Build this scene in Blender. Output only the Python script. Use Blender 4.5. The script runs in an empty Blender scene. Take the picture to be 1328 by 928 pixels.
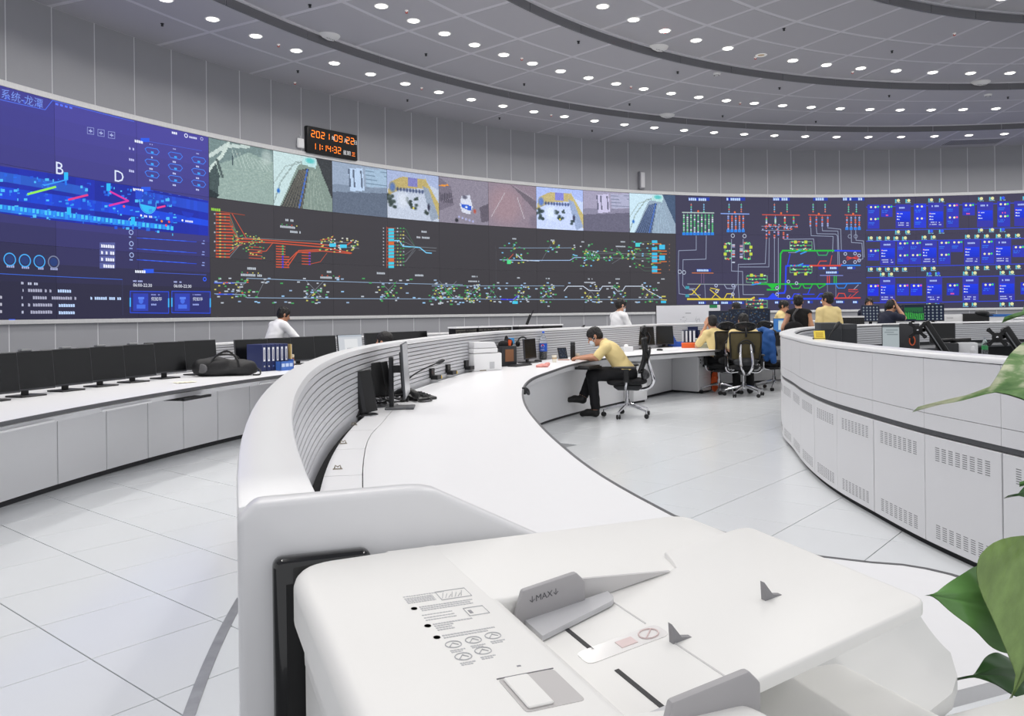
import bpy, bmesh, math, random
import numpy as np
from mathutils import Matrix, Vector
sc = bpy.context.scene
COL = sc.collection
R_ = math.radians
sin, cos, pi = math.sin, math.cos, math.pi

# ------------------------------------------------------------------ camera
HC = 1.40                      # lens height
F_, PX, PY, RO = 1050.0, 664.0, 406.6, 0.0125
cam = bpy.data.cameras.new('camera')
cam.lens = F_ / 1328 * 36
cam.sensor_width = 36
cam.sensor_fit = 'HORIZONTAL'
cam.shift_y = -(464 - PY) / 1328
cam.clip_start = 0.02
cam.clip_end = 200
camo = bpy.data.objects.new('camera', cam)
COL.objects.link(camo)
camo.matrix_world = Matrix(((cos(RO), sin(RO), 0, 0), (0, 0, -1, 0), (-sin(RO), cos(RO), 0, HC), (0, 0, 0, 1)))
sc.camera = camo

# ------------------------------------------------------------------ world, exposure
sc.view_settings.view_transform = 'Standard'
sc.view_settings.look = 'None'
sc.view_settings.exposure = 0.0
sc.view_settings.gamma = 1.0
sc.view_settings.use_curve_mapping = False
wld = bpy.data.worlds.new('world')
sc.world = wld
wld.use_nodes = True
wld.node_tree.nodes['Background'].inputs[0].default_value = (0.965, 0.975, 1.0, 1)
wld.node_tree.nodes['Background'].inputs[1].default_value = 0.86
LAMP_W = 11.0                   # watts of each ceiling downlight

# ------------------------------------------------------------------ plan: everything is laid out on arcs about one centre
CX, CY = 10.34, 4.77
RW = 18.42
def pol(r, a, z=0.0):
    a = R_(a)
    return Vector((CX - r * sin(a), CY + r * cos(a), z))
def uv(x, y):
    dx, dy = x - PX, y - PY
    return dx - RO * dy, dy + RO * dx
def G(x, y, z=0.0):            # where a sight line meets the height z
    u, v = uv(x, y)
    Y = (HC - z) * F_ / v
    return Vector((u / F_ * Y, Y, z))
def at(x, y, Y):
    u, v = uv(x, y)
    return Vector((u / F_ * Y, Y, HC - v / F_ * Y))
def onarc(x, y, R=RW):         # where a sight line meets the cylinder of radius R: angle, height, depth
    u, v = uv(x, y)
    dx, dy = u / F_, 1.0
    A = dx * dx + dy * dy
    B = -2 * (dx * CX + dy * CY)
    Cc = CX * CX + CY * CY - R * R
    t = (-B + math.sqrt(B * B - 4 * A * Cc)) / (2 * A)
    X, Y = dx * t, dy * t
    return math.degrees(math.atan2(CX - X, Y - CY)), HC - v / F_ * t, t

# ------------------------------------------------------------------ colours and materials
def lin(c):
    return tuple((x / 12.92 if x <= .04045 else ((x + .055) / 1.055) ** 2.4) for x in c)
def rgb(r, g, b):
    return lin((r / 255, g / 255, b / 255))
MATS = {}
def mat(name, col, rough=.5, metal=0.0, spec=.5, var=0.0, vscale=8.0, bump=0.0, bscale=60.0, emit=None, estr=1.0, trans=0.0, coat=0.0, ior=1.45, alpha=1.0, stretch=None):
    if name in MATS:
        return MATS[name]
    m = bpy.data.materials.new(name)
    m.use_nodes = True
    nt = m.node_tree
    b = nt.nodes['Principled BSDF']
    c = rgb(*col)
    b.inputs['Base Color'].default_value = (*c, 1)
    b.inputs['Roughness'].default_value = rough
    b.inputs['Metallic'].default_value = metal
    b.inputs['Specular IOR Level'].default_value = spec
    b.inputs['IOR'].default_value = ior
    b.inputs['Transmission Weight'].default_value = trans
    b.inputs['Coat Weight'].default_value = coat
    b.inputs['Alpha'].default_value = alpha
    if emit:
        b.inputs['Emission Color'].default_value = (*rgb(*emit), 1)
        b.inputs['Emission Strength'].default_value = estr
    tc = None
    if var or bump:
        tc = nt.nodes.new('ShaderNodeTexCoord')
        mp = nt.nodes.new('ShaderNodeMapping')
        nt.links.new(tc.outputs['Object'], mp.inputs[0])
        if stretch:
            mp.inputs['Scale'].default_value = stretch
    if var:
        n = nt.nodes.new('ShaderNodeTexNoise')
        n.inputs['Scale'].default_value = vscale
        n.inputs['Detail'].default_value = 5
        nt.links.new(mp.outputs[0], n.inputs['Vector'])
        r = nt.nodes.new('ShaderNodeMapRange')
        r.inputs[3].default_value = 1 - var
        r.inputs[4].default_value = 1 + var
        nt.links.new(n.outputs['Fac'], r.inputs[0])
        x = nt.nodes.new('ShaderNodeMix')
        x.data_type = 'RGBA'
        x.blend_type = 'MULTIPLY'
        x.inputs[0].default_value = 1
        x.inputs[6].default_value = (*c, 1)
        nt.links.new(r.outputs[0], x.inputs[7])
        nt.links.new(x.outputs[2], b.inputs['Base Color'])
    if bump:
        n = nt.nodes.new('ShaderNodeTexNoise')
        n.inputs['Scale'].default_value = bscale
        n.inputs['Detail'].default_value = 3
        nt.links.new(mp.outputs[0], n.inputs['Vector'])
        u = nt.nodes.new('ShaderNodeBump')
        u.inputs['Strength'].default_value = bump
        u.inputs['Distance'].default_value = .01
        nt.links.new(n.outputs['Fac'], u.inputs['Height'])
        nt.links.new(u.outputs[0], b.inputs['Normal'])
    MATS[name] = m
    return m
def screen_mat(name, strength=1.0, rough=.35, spec=.2):   # a lit display: its picture is stored per face corner
    if name in MATS:
        return MATS[name]
    m = bpy.data.materials.new(name)
    m.use_nodes = True
    nt = m.node_tree
    b = nt.nodes['Principled BSDF']
    b.inputs['Base Color'].default_value = (.01, .01, .012, 1)
    b.inputs['Roughness'].default_value = rough
    b.inputs['Specular IOR Level'].default_value = spec
    a = nt.nodes.new('ShaderNodeVertexColor')
    a.layer_name = 'picture'
    nt.links.new(a.outputs['Color'], b.inputs['Emission Color'])
    b.inputs['Emission Strength'].default_value = strength
    MATS[name] = m
    return m

# ------------------------------------------------------------------ mesh builder
class MB:
    def __init__(s):
        s.v = []; s.f = []; s.c = []
    def add(s, vs, fs, M=None, col=None):
        o = len(s.v)
        if M is not None:
            vs = [M @ Vector(p) for p in vs]
        s.v += [tuple(p) for p in vs]
        s.f += [tuple(i + o for i in f) for f in fs]
        s.c += [col] * len(fs)
        return s
    def box(s, x0, x1, y0, y1, z0, z1, M=None, col=None):
        vs = [(x, y, z) for z in (z0, z1) for y in (y0, y1) for x in (x0, x1)]
        return s.add(vs, [(0, 2, 3, 1), (4, 5, 7, 6), (0, 1, 5, 4), (2, 6, 7, 3), (0, 4, 6, 2), (1, 3, 7, 5)], M, col)
    def bx(s, c, d, M=None):
        return s.box(c[0] - d[0] / 2, c[0] + d[0] / 2, c[1] - d[1] / 2, c[1] + d[1] / 2, c[2] - d[2] / 2, c[2] + d[2] / 2, M)
    def prism(s, poly, z0, z1, M=None):
        n = len(poly)
        vs = [(x, y, z0) for x, y in poly] + [(x, y, z1) for x, y in poly]
        fs = [tuple(range(n - 1, -1, -1)), tuple(range(n, 2 * n))]
        fs += [(i, (i + 1) % n, n + (i + 1) % n, n + i) for i in range(n)]
        return s.add(vs, fs, M)
    def tube(s, pts, r, n=8, M=None, caps=True, closed=False):
        pts = [Vector(p) for p in pts]
        k = len(pts)
        rr = r if isinstance(r, (list, tuple)) else [r] * k
        vs, fs = [], []
        t0 = (pts[1] - pts[0]).normalized()
        ref = Vector((0, 0, 1)) if abs(t0.z) < .9 else Vector((1, 0, 0))
        nrm = t0.cross(ref).normalized()
        for i, p in enumerate(pts):
            a = pts[i - 1] if (i > 0 or closed) else p
            b = pts[(i + 1) % k] if (i < k - 1 or closed) else p
            t = (b - a).normalized()
            nrm = (nrm - t * nrm.dot(t))
            if nrm.length < 1e-6:
                nrm = t.orthogonal()
            nrm.normalize()
            bi = t.cross(nrm)
            for j in range(n):
                q = 2 * pi * j / n
                vs.append(p + (nrm * cos(q) + bi * sin(q)) * rr[i])
        m = k if closed else k - 1
        for i in range(m):
            for j in range(n):
                a, b = i * n + j, i * n + (j + 1) % n
                c, d = ((i + 1) % k) * n + (j + 1) % n, ((i + 1) % k) * n + j
                fs.append((a, b, c, d))
        if caps and not closed:
            fs.append(tuple(range(n - 1, -1, -1)))
            fs.append(tuple(range((k - 1) * n, k * n)))
        return s.add(vs, fs, M)
    def lathe(s, prof, n=24, M=None, a0=0.0, a1=2 * pi):
        full = abs(a1 - a0 - 2 * pi) < 1e-6
        m = n if full else n + 1
        vs = [(r * cos(a0 + (a1 - a0) * j / n), r * sin(a0 + (a1 - a0) * j / n), z) for r, z in prof for j in range(m)]
        fs = []
        for i in range(len(prof) - 1):
            for j in range(n):
                a, b = i * m + j, i * m + (j + 1) % m
                fs.append((a, b, b + m, a + m))
        if prof[0][0] > 1e-6 and full:
            fs.append(tuple(range(m - 1, -1, -1)))
        if prof[-1][0] > 1e-6 and full:
            fs.append(tuple(range((len(prof) - 1) * m, len(prof) * m)))
        return s.add(vs, fs, M)
    def sector(s, r0, r1, a0, a1, z0, z1, n=4):           # a block bent about the room's centre
        vs, fs = [], []
        for i in range(n + 1):
            a = a0 + (a1 - a0) * i / n
            vs += [pol(r0, a, z0), pol(r1, a, z0), pol(r1, a, z1), pol(r0, a, z1)]
        for i in range(n):
            o = i * 4
            for j in range(4):
                k = (j + 1) % 4
                fs.append((o + j, o + k, o + 4 + k, o + 4 + j))
        fs += [(3, 2, 1, 0), (n * 4, n * 4 + 1, n * 4 + 2, n * 4 + 3)]
        return s.add(vs, fs)
    def band(s, inner, outer, z0, z1):                    # a block between two plan curves of equal length
        vs, fs = [], []
        for (x0, y0), (x1, y1) in zip(inner, outer):
            vs += [(x0, y0, z0), (x1, y1, z0), (x1, y1, z1), (x0, y0, z1)]
        for i in range(len(inner) - 1):
            o = i * 4
            for j in range(4):
                k = (j + 1) % 4
                fs.append((o + j, o + k, o + 4 + k, o + 4 + j))
        o = (len(inner) - 1) * 4
        fs += [(3, 2, 1, 0), (o, o + 1, o + 2, o + 3)]
        return s.add(vs, fs)
    def loft(s, rings, caps=True, closed=True):
        n = len(rings[0])
        vs = [p for r in rings for p in r]
        fs = []
        for i in range(len(rings) - 1):
            for j in range(n if closed else n - 1):
                k = (j + 1) % n
                fs.append((i * n + j, i * n + k, (i + 1) * n + k, (i + 1) * n + j))
        if caps:
            fs.append(tuple(range(n - 1, -1, -1)))
            fs.append(tuple(range((len(rings) - 1) * n, len(rings) * n)))
        return s.add(vs, fs)
    def build(s, name, m, parent=None, smooth=False, bevel=0.0, seg=2, world=False, ang=35, sub=0, recalc=True):
        vs = s.v
        if world and parent is not None:
            inv = PM[parent.name].inverted()
            vs = [tuple(inv @ Vector(p)) for p in vs]
        me = bpy.data.meshes.new(name)
        me.from_pydata(vs, [], s.f)
        if any(c is not None for c in s.c):
            ca = me.color_attributes.new('picture', 'FLOAT_COLOR', 'CORNER')
            arr = np.ones((len(me.loops), 4), dtype=np.float32)
            li = 0
            for f, c in zip(s.f, s.c):
                for _ in f:
                    arr[li, :3] = c if c is not None else (0, 0, 0)
                    li += 1
            ca.data.foreach_set('color', arr.ravel())
        elif recalc or bevel:
            bm = bmesh.new()
            bm.from_mesh(me)
            bmesh.ops.recalc_face_normals(bm, faces=bm.faces)
            if bevel:
                es = [e for e in bm.edges if len(e.link_faces) == 2 and e.calc_face_angle(0) > R_(ang)]
                bmesh.ops.bevel(bm, geom=es, offset=bevel, segments=seg, affect='EDGES', profile=.5, clamp_overlap=True)
            bm.to_mesh(me)
            bm.free()
        if m is not None:
            me.materials.append(m)
        if smooth or bevel:
            me.shade_smooth()
            me.set_sharp_from_angle(angle=R_(ang if smooth else 32))
        o = bpy.data.objects.new(name, me)
        COL.objects.link(o)
        if parent is not None:
            o.parent = parent
        if sub:
            q = o.modifiers.new('smooth', 'SUBSURF')
            q.levels = q.render_levels = sub
        return o

PM = {}
def tag(o, label=None, cat=None, group=None, kind=None):
    if label: o['label'] = label
    if cat: o['category'] = cat
    if group: o['group'] = group
    if kind: o['kind'] = kind
    return o
def thing(name, label, cat, loc=(0, 0, 0), rotz=0.0, group=None, kind=None):
    o = bpy.data.objects.new(name, None)
    o.empty_display_size = .1
    COL.objects.link(o)
    o.location = loc
    o.rotation_euler = (0, 0, rotz)
    PM[o.name] = Matrix.Translation(Vector(loc)) @ Matrix.Rotation(rotz, 4, 'Z')
    return tag(o, label, cat, group, kind)
def link_copy(o, parent=None):
    c = o.copy()
    COL.objects.link(c)
    c.parent = parent
    return c
def dup(root, loc, rotz=0.0, label=None):
    r = link_copy(root)
    r.location = loc
    r.rotation_euler = (0, 0, rotz)
    PM[r.name] = Matrix.Translation(Vector(loc)) @ Matrix.Rotation(rotz, 4, 'Z')
    if label: r['label'] = label
    for ch in list(root.children):
        c = link_copy(ch, r)
        for g in list(ch.children):
            link_copy(g, c)
    return r
def T(x=0, y=0, z=0):
    return Matrix.Translation((x, y, z))
def RX(a): return Matrix.Rotation(R_(a), 4, 'X')
def RY(a): return Matrix.Rotation(R_(a), 4, 'Y')
def RZ(a): return Matrix.Rotation(R_(a), 4, 'Z')
def interp(tab, x):
    tab = sorted(tab)
    if x <= tab[0][0]: return tab[0][1]
    for (a, p), (b, q) in zip(tab, tab[1:]):
        if x <= b:
            return p + (q - p) * (x - a) / (b - a)
    return tab[-1][1]
def smooth_tab(tab):           # Catmull-Rom through a table
    tab = sorted(tab)
    xs = [t[0] for t in tab]; ys = [t[1] for t in tab]
    n = len(xs)
    m = []
    for i in range(n):
        a, b = max(i - 1, 0), min(i + 1, n - 1)
        m.append((ys[b] - ys[a]) / (xs[b] - xs[a]))
    def f(x):
        if x <= xs[0]: return ys[0]
        if x >= xs[-1]: return ys[-1]
        i = max(k for k in range(n - 1) if xs[k] <= x)
        h = xs[i + 1] - xs[i]; t = (x - xs[i]) / h
        return ((2 * t**3 - 3 * t**2 + 1) * ys[i] + (t**3 - 2 * t**2 + t) * h * m[i] + (-2 * t**3 + 3 * t**2) * ys[i + 1] + (t**3 - t**2) * h * m[i + 1])
    return f
# ------------------------------------------------------------------ materials of the room
M_WALL = mat('grey_wall_panel', (156, 157, 162), .3, spec=.5, var=.03, vscale=3, bump=.02, bscale=300)
M_SEAM = mat('pale_joint_strip', (208, 209, 213), .5)
M_CEIL = mat('grey_ceiling_panel', (186, 185, 191), .62, var=.02, vscale=2)
M_CSEAM = mat('ceiling_joint_strip', (214, 213, 219), .6)
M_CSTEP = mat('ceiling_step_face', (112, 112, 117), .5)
M_TILE = mat('floor_tile', (216, 219, 222), .2, spec=.5, var=.018, vscale=1.4, bump=.008, bscale=25)
M_JOINT = mat('floor_joint', (128, 130, 133), .7)
M_WHITE = mat('white_laminate', (232, 232, 234), .34, spec=.45, var=.01, vscale=30)
M_WHITE2 = mat('white_lacquer', (240, 240, 241), .28, spec=.5)
M_PANEL = mat('pale_grey_panel', (220, 220, 222), .42, var=.01, vscale=12)
M_EDGE = mat('dark_edge_band', (84, 85, 88), .5)
M_STEEL = mat('brushed_steel', (226, 226, 226), .36, metal=.55, var=.16, vscale=5, stretch=(30, 30, 2))
M_CHROME = mat('polished_chrome', (222, 222, 226), .12, metal=1.0)
M_BLACK = mat('black_plastic', (22, 22, 24), .42)
M_BLACKG = mat('glossy_black_plastic', (14, 14, 16), .12, coat=.5)
M_DARK = mat('charcoal_plastic', (44, 45, 48), .5)
M_SLAT = mat('silver_slat', (206, 207, 211), .36, metal=.15)
M_GAP = mat('dark_slat_core', (60, 61, 64), .7)  # dark grey core board behind the slats and in the counter wall

# ------------------------------------------------------------------ floor
fl = thing('floor', 'white square floor tiles laid on the diagonal', None, (0, 0, 0), kind='structure')
b = MB()
b.box(-9, 30, -3, 30, -.12, -.008)
b.build('floor_bed', M_JOINT, fl)
def tile_mesh(sz):
    b = MB()
    h = sz / 2 - .0026
    b.box(-h, h, -h, h, -.0085, 0)
    return b.build('floor_tile', M_TILE, fl, bevel=.0012, seg=1)
def lay(sz, p0, ang, keep):
    first = tile_mesh(sz)
    used = False
    d1 = Vector((cos(R_(ang)), sin(R_(ang)))); d2 = Vector((-d1.y, d1.x))
    for i in range(-26, 40):
        for j in range(-26, 40):
            q = Vector(p0) + d1 * (i + .5) * sz + d2 * (j + .5) * sz
            if not keep(q):
                continue
            o = link_copy(first, fl) if used else first
            used = True
            o.location = (q.x, q.y, 0)
            o.rotation_euler = (0, 0, R_(ang))
def rr(q): return math.hypot(q.x - CX, q.y - CY)
def aa(q): return math.degrees(math.atan2(CX - q.x, q.y - CY))
lay(.555, (-1.753, 3.337), -40.0, lambda q: q.y > 1.2 and 11.3 < rr(q) < 14.75 and 70.5 < aa(q) < 110)
lay(.6, (1.279, 6.518), -40.0, lambda q: 1.9 < q.y < 15.9 and 7.2 < rr(q) < 11.9 and 24 < aa(q) < 112 and (rr(q) < 10.5 or aa(q) < 67))
b = MB()
ip, op = [], []
for i in range(17):
    a = 93.6 + (106 - 93.6) * i / 16
    rr_ = 11.715 - (a - 94.7) * .0128
    ip.append(pol(rr_ - .022, a)[:2]); op.append(pol(rr_ + .022, a)[:2])
b.band(ip, op, .0, .004)
tag(b.build('trim_1', mat('worn_steel_strip', (150, 152, 156), .34, metal=.8, var=.35, vscale=9), None), 'worn grey metal strip set in the floor beside the white console', kind='structure')

# ------------------------------------------------------------------ curved wall of panels
TP = 4.4553                                   # angle of one display cube
A0 = 67.46                                    # a joint of the display wall
ZB, ZT = 1.40, 4.60
wl = thing('wall_back', 'curved wall of pale grey panels around the display', None, (CX - RW, CY, 0), kind='structure')
b = MB()
b.sector(RW + .005, RW + .25, A0 + 4 * TP, A0 - 22 * TP, 0, 6.0, 104)
b.build('wall_backing', M_SEAM, wl, world=True)
half = TP / 2
for k in range(-8, 44):
    a1 = A0 - k * half; a0 = a1 - half
    for z0, z1 in ((.02, 1.335), (4.69, 5.955)):
        b = MB()
        b.sector(RW, RW + .03, a1 - .035, a0 + .035, z0, z1, 3)
        b.build('wall_panel', M_WALL, wl, world=True, recalc=True)

# ------------------------------------------------------------------ stepped ring ceiling
cl = thing('ceiling', 'stepped ceiling of grey metal ring panels', None, (0, 4, 5.96), kind='structure')
RINGS = [(18.44, 16.1, 5.96, (17.2,), 1.55), (16.1, 12.7, 6.10, (14.78, 13.65), .2), (12.7, 9.15, 6.24, (11.35, 10.4), 1.9), (9.15, 4.6, 6.38, (8.3, 6.6), 3.1)]
for ri, (ro, rin, z, seams, ph) in enumerate(RINGS):
    b = MB()
    b.sector(rin, ro + .12, -38, 130, z + .005, z + .2, 168)
    b.build('ring_backing', M_CSEAM, cl, world=True)
    if ri:
        b = MB()
        n = 28
        for i in range(n):
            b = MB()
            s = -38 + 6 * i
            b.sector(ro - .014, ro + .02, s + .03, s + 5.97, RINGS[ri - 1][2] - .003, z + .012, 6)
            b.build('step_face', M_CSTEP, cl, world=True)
        b = MB()
        b.sector(ro - .06, ro - .012, -38, 130, z - .012, z + .01, 168)
        b.build('step_trim', M_CSEAM, cl, world=True)
    rads = [ro - (-.02 if ri == 0 else .06)] + list(seams) + [rin]
    for a in range(-6, 21):
        s0 = ph + 6 * a
        if s0 > (84 if ri < 2 else 100) or s0 < -26:
            continue
        for p, q in zip(rads, rads[1:]):
            b = MB()
            g = math.degrees(.045 / ((p + q) / 2))
            b.sector(q + .04, p - .04, s0 + g, s0 + 6 - g, z, z + .012, 5)
            b.build('ceiling_panel', M_CEIL, cl, world=True)

# ------------------------------------------------------------------ recessed downlights
M_LENS = mat('lit_downlight_lens', (255, 250, 240), .4, emit=(255, 251, 243), estr=7.0)
M_TRIMW = mat('glowing_lamp_trim', (235, 235, 235), .4, emit=(255, 250, 240), estr=.25)  # white trim with a faint added glow, not a light source
def make_downlight():
    t = thing('ceiling_downlight', '', 'downlight')
    b = MB()
    b.lathe([(.084, .002), (.09, -.006), (.104, -.008), (.110, -.002), (.110, .004), (.084, .012)], 20)
    b.build('trim_ring', M_TRIMW, t, smooth=True)
    b = MB()
    b.lathe([(.001, -.022), (.05, -.019), (.08, -.008), (.085, .004)], 20)
    b.build('lens', M_LENS, t, smooth=True)
    l = bpy.data.lights.new('downlight_beam', 'AREA')
    l.shape = 'DISK'
    l.size = .16
    l.energy = LAMP_W
    l.color = (1.0, .975, .94)
    l.spread = R_(150)
    lo = bpy.data.objects.new('downlight_beam', l)
    COL.objects.link(lo)
    lo.location = (0, 0, -.035)
    lo.parent = t
    return t
def ordinal(n):
    ones = ['first', 'second', 'third', 'fourth', 'fifth', 'sixth', 'seventh', 'eighth', 'ninth', 'tenth', 'eleventh', 'twelfth', 'thirteenth', 'fourteenth', 'fifteenth', 'sixteenth', 'seventeenth', 'eighteenth', 'nineteenth', 'twentieth']
    return ones[n] if n < 20 else ('twenty-' if n < 29 else 'thirty-') + ones[(n - 20) % 10] if n != 29 else 'thirtieth'
DL = make_downlight()
first = True
for r, z, s0, pitch, lo, hi, lab, grp in ((16.7, 5.96, 65.88, 3.0, -28, 84, 'lit downlight in the ceiling ring closest to the display wall', 'outer ring of downlights'),
                                          (14.4, 6.10, 58.42, 3.0, -28, 90, 'lit downlight in the second ceiling ring from the display wall', 'middle ring of downlights'),
                                          (11.95, 6.24, 47.74, 3.98, -24, 112, 'lit downlight in the third ceiling ring from the display wall', 'inner ring of downlights'),
                                          (8.6, 6.38, 46.0, 6.0, -20, 120, 'lit downlight in the innermost ceiling ring', 'innermost ring of downlights')):
    vis = []
    for k in range(-40, 60):
        a = s0 + k * pitch
        if not lo < a < hi:
            continue
        if r == 11.95 and k == -5:
            continue
        p = pol(r, a, z)
        if first:
            o = DL; o.location = p; first = False
        else:
            o = dup(DL, p)
        u, v = p.x / p.y * F_ if p.y > 1 else -9e9, (HC - p.z) / p.y * F_ if p.y > 1 else 0
        seen = p.y > 1 and -4 < PX + u + RO * v < 1332 and -4 < PY + v - RO * u < 930
        vis.append((o, PX + u + RO * v if seen else None))
    vis = [q for q in vis]
    k = 0
    for o, x in sorted((q for q in vis if q[1] is not None), key=lambda q: q[1]):
        o['label'] = lab + ', %s counting from the left' % ordinal(k); o['group'] = grp; k += 1
    for o, x in vis:
        if x is None: o['label'] = lab + ', beyond the picture edge'; o['group'] = grp
p = pol(11.95, 27.7, 6.24)
t = thing('ceiling_downlight', 'unlit amber recessed downlight in the inner ceiling ring', 'downlight', p)
b = MB(); b.lathe([(.062, .002), (.075, -.006), (.1, -.008), (.108, -.002), (.108, .004), (.062, .012)], 20); b.build('trim_ring', MATS['glowing_lamp_trim'], t, smooth=True)
b = MB(); b.lathe([(.001, -.006), (.06, -.004), (.063, .004)], 20); b.build('lens', mat('amber_unlit_lens', (214, 190, 160), .4), t, smooth=True)
# ------------------------------------------------------------------ consoles: plan curves (angle -> radius)
B_OUT = smooth_tab([(112, 11.33), (101, 11.33), (93.65, 11.38), (86.8, 11.46), (80, 11.56), (74, 11.66), (67, 11.85), (61, 12.0), (55, 12.09), (49, 12.2), (43, 12.45), (38, 12.75), (33, 12.9), (24, 13.05), (-20, 13.3)])
B_EDGE = smooth_tab([(102.5, 10.08), (98.9, 10.115), (93.7, 10.15), (88.1, 10.23), (80.6, 10.41), (71.6, 10.70), (65.8, 10.85), (60.1, 11.07), (54.9, 11.26), (51.2, 11.30), (47.4, 11.24), (43.6, 11.18), (35, 11.22), (28, 11.7), (20, 12.1), (-20, 12.3)])
B_SEAM = smooth_tab([(109, 11.0), (99.5, 11.04), (96, 11.07), (92, 11.12), (88.8, 11.14), (81.7, 11.28), (72.3, 11.5), (60, 11.8), (50, 11.98), (43, 12.25), (38, 12.5), (24, 12.85), (-20, 13.1)])
C_OUT = smooth_tab([(112, 7.85), (94, 7.89), (90, 7.92), (85, 7.955), (80.5, 8.02), (72, 8.14), (67, 8.24), (62, 8.42), (58, 8.56), (50, 8.88), (42.6, 9.28), (33, 9.8), (24, 10.15), (15, 10.5), (5, 10.8), (-20, 11.1)])
def B_IN(a): return B_OUT(a) - (.095 if a > 90 else .095 + min(.02, (90 - a) * .002))
def curve(f, a0, a1, n, off=0.0):
    return [pol(f(a0 + (a1 - a0) * i / n) + off, a0 + (a1 - a0) * i / n)[:2] for i in range(n + 1)]
M_FRONT = mat('console_front_panel', (236, 236, 238), .36, var=.008, vscale=10)
M_GAPSHADE = mat('dark_gap_shade', (30, 30, 32), .9, bump=.8, bscale=180)  # shade of the deep cable gap, put into the colour as black

# ---- front row console: worktop, cabinets, slatted fence
t = thing('front_desk', 'long white curved desk with dark edge carrying a row of black monitors', 'desk', pol(14.2, 80), 0)
b = MB(); b.sector(13.615, 15.02, 97, 22, .722, .75, 90); b.build('worktop', M_WHITE, t, world=True)
b = MB(); b.sector(13.6, 13.62, 97, 22, .724, .7505, 90); b.build('edge_band', M_EDGE, t, world=True)
b = MB(); b.sector(13.66, 13.74, 97, 22, .668, .708, 90); b.build('front_rail', M_PANEL, t, world=True)
for a0, a1 in ((93.5, 90.6), (88.6, 85.8), (83.4, 80.6), (73.2, 70.4)):
    b = MB(); b.sector(13.645, 13.68, a0, a1, .672, .686, 8); b.build('drawer_pull', M_WHITE2, t, world=True)
b = MB(); b.sector(14.24, 14.9, 97, 22, .05, .72, 60); b.build('base_frame', mat('console_base_grey', (120, 120, 122), .6), t, world=True)  # mid-grey frame behind the cabinet doors
b = MB(); b.sector(14.235, 14.3, 97, 22, .0, .05, 60); b.build('plinth', mat('dark_plinth', (40, 41, 44), .5), t, world=True)
M_KEYTRAY = mat('black_tray', (26, 26, 28), .45)
t = thing('keyboard_tray', 'black keyboard tray pulled out under the front desk edge', 'tray', pol(13.68, 78.2, .67))
b = MB(); b.sector(13.58, 13.95, 79.05, 77.35, .645, .656, 4); b.build('tray_board', M_KEYTRAY, t, world=True)
b = MB(); b.sector(13.56, 13.59, 79.1, 77.3, .645, .668, 4); b.build('front_lip', M_KEYTRAY, t, world=True)
angs = [95.6, 92.3, 89.0, 85.7, 82.45, 79.95, 77.6, 75.4, 73.1, 70.8, 68.4, 66.0, 63.6, 61.2, 58.8]
ordn = ['first', 'second', 'third', 'fourth', 'fifth', 'sixth', 'seventh', 'eighth', 'ninth', 'tenth', 'eleventh', 'twelfth', 'thirteenth', 'fourteenth', 'fifteenth', 'sixteenth']
for i in range(len(angs) - 1):
    a0, a1 = angs[i], angs[i + 1]
    t = thing('desk_cabinet', 'white cabinet door under the front desk, %s from the leftmost end' % ordn[i], 'cabinet', pol(14.22, (a0 + a1) / 2), 0, 'cabinet doors under the front desk')
    b = MB(); b.sector(14.2, 14.222, a0 - .02, a1 + .02, .05, .712, 4); b.build('door', M_FRONT, t, world=True, bevel=.002, seg=1)
    b = MB(); b.sector(14.222, 14.24, a0 - .012, a1 + .012, .05, .712, 4); b.build('carcass', M_EDGE, t, world=True)
def slat_fence(name, label, f0, f1, a0, a1, z0, z1, ns, n, cap=True, capw=.02, gap=.008, capz=.03):
    t = thing(name, label, 'partition', pol(f0((a0 + a1) / 2), (a0 + a1) / 2, z0), 0)
    i0 = curve(f0, a0, a1, n); o0 = curve(f1, a0, a1, n)
    b = MB(); b.band(curve(f0, a0, a1, n, .012), curve(f1, a0, a1, n, -.012), z0, z1); b.build('core', M_GAP, t, world=True)
    h = (z1 - z0) / ns
    for i in range(ns):
        b = MB(); b.band(i0, o0, z0 + h * i + gap / 2, z0 + h * (i + 1) - gap / 2); b.build('slat', M_SLAT, t, world=True)
    if cap:
        b = MB(); b.band(curve(f0, a0, a1, n, -capw), curve(f1, a0, a1, n, capw), z1, z1 + capz); b.build('cap_rail', M_WHITE2, t, world=True, bevel=.006)
    return t
slat_fence('slat_partition', 'low slatted silver fence behind the front desk monitors', lambda a: 15.06, lambda a: 15.12, 97, 22, .75, 1.05, 9, 70, capw=.012)

# ---- middle console: S-shaped desk, curved fence, slanted end panel
P0 = pol(B_OUT(109.8), 109.8); DE = Vector((.94, .342, 0)).normalized(); NE = Vector((DE.y, -DE.x, 0))
t = thing('middle_desk', 'wide white S-curved desk with dark edge line in the middle of the room', 'desk', pol(10.6, 90))
edge = [(1.13, 1.53), (1.14, 1.66), (1.128, 1.79), (1.084, 1.918), (1.057, 1.976), (1.023, 2.019), (.981, 2.051), (.912, 2.073), (.8, 2.13), (.68, 2.25), (.58, 2.42), (.499, 2.585)]
edge += curve(B_EDGE, 102, -20, 120)
back = curve(B_SEAM, -20, 108.5, 100)
b = MB()
def ngon_slab(b, poly, z0, z1): b.prism(poly, z0, z1)
ngon_slab(b, edge + back + [(-.02, 1.07)], .722, .75)
b.build('worktop', M_WHITE, t, world=True)
b = MB()
def offset(poly, d):
    out = []
    for i, p in enumerate(poly):
        a = Vector(poly[max(i - 1, 0)]); c = Vector(poly[min(i + 1, len(poly) - 1)])
        n = (c - a).normalized()
        out.append((p[0] + n.y * d, p[1] - n.x * d))
    return out
b.band(edge, offset(edge, .016), .726, .7505); b.build('edge_band', M_EDGE, t, world=True)
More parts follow.
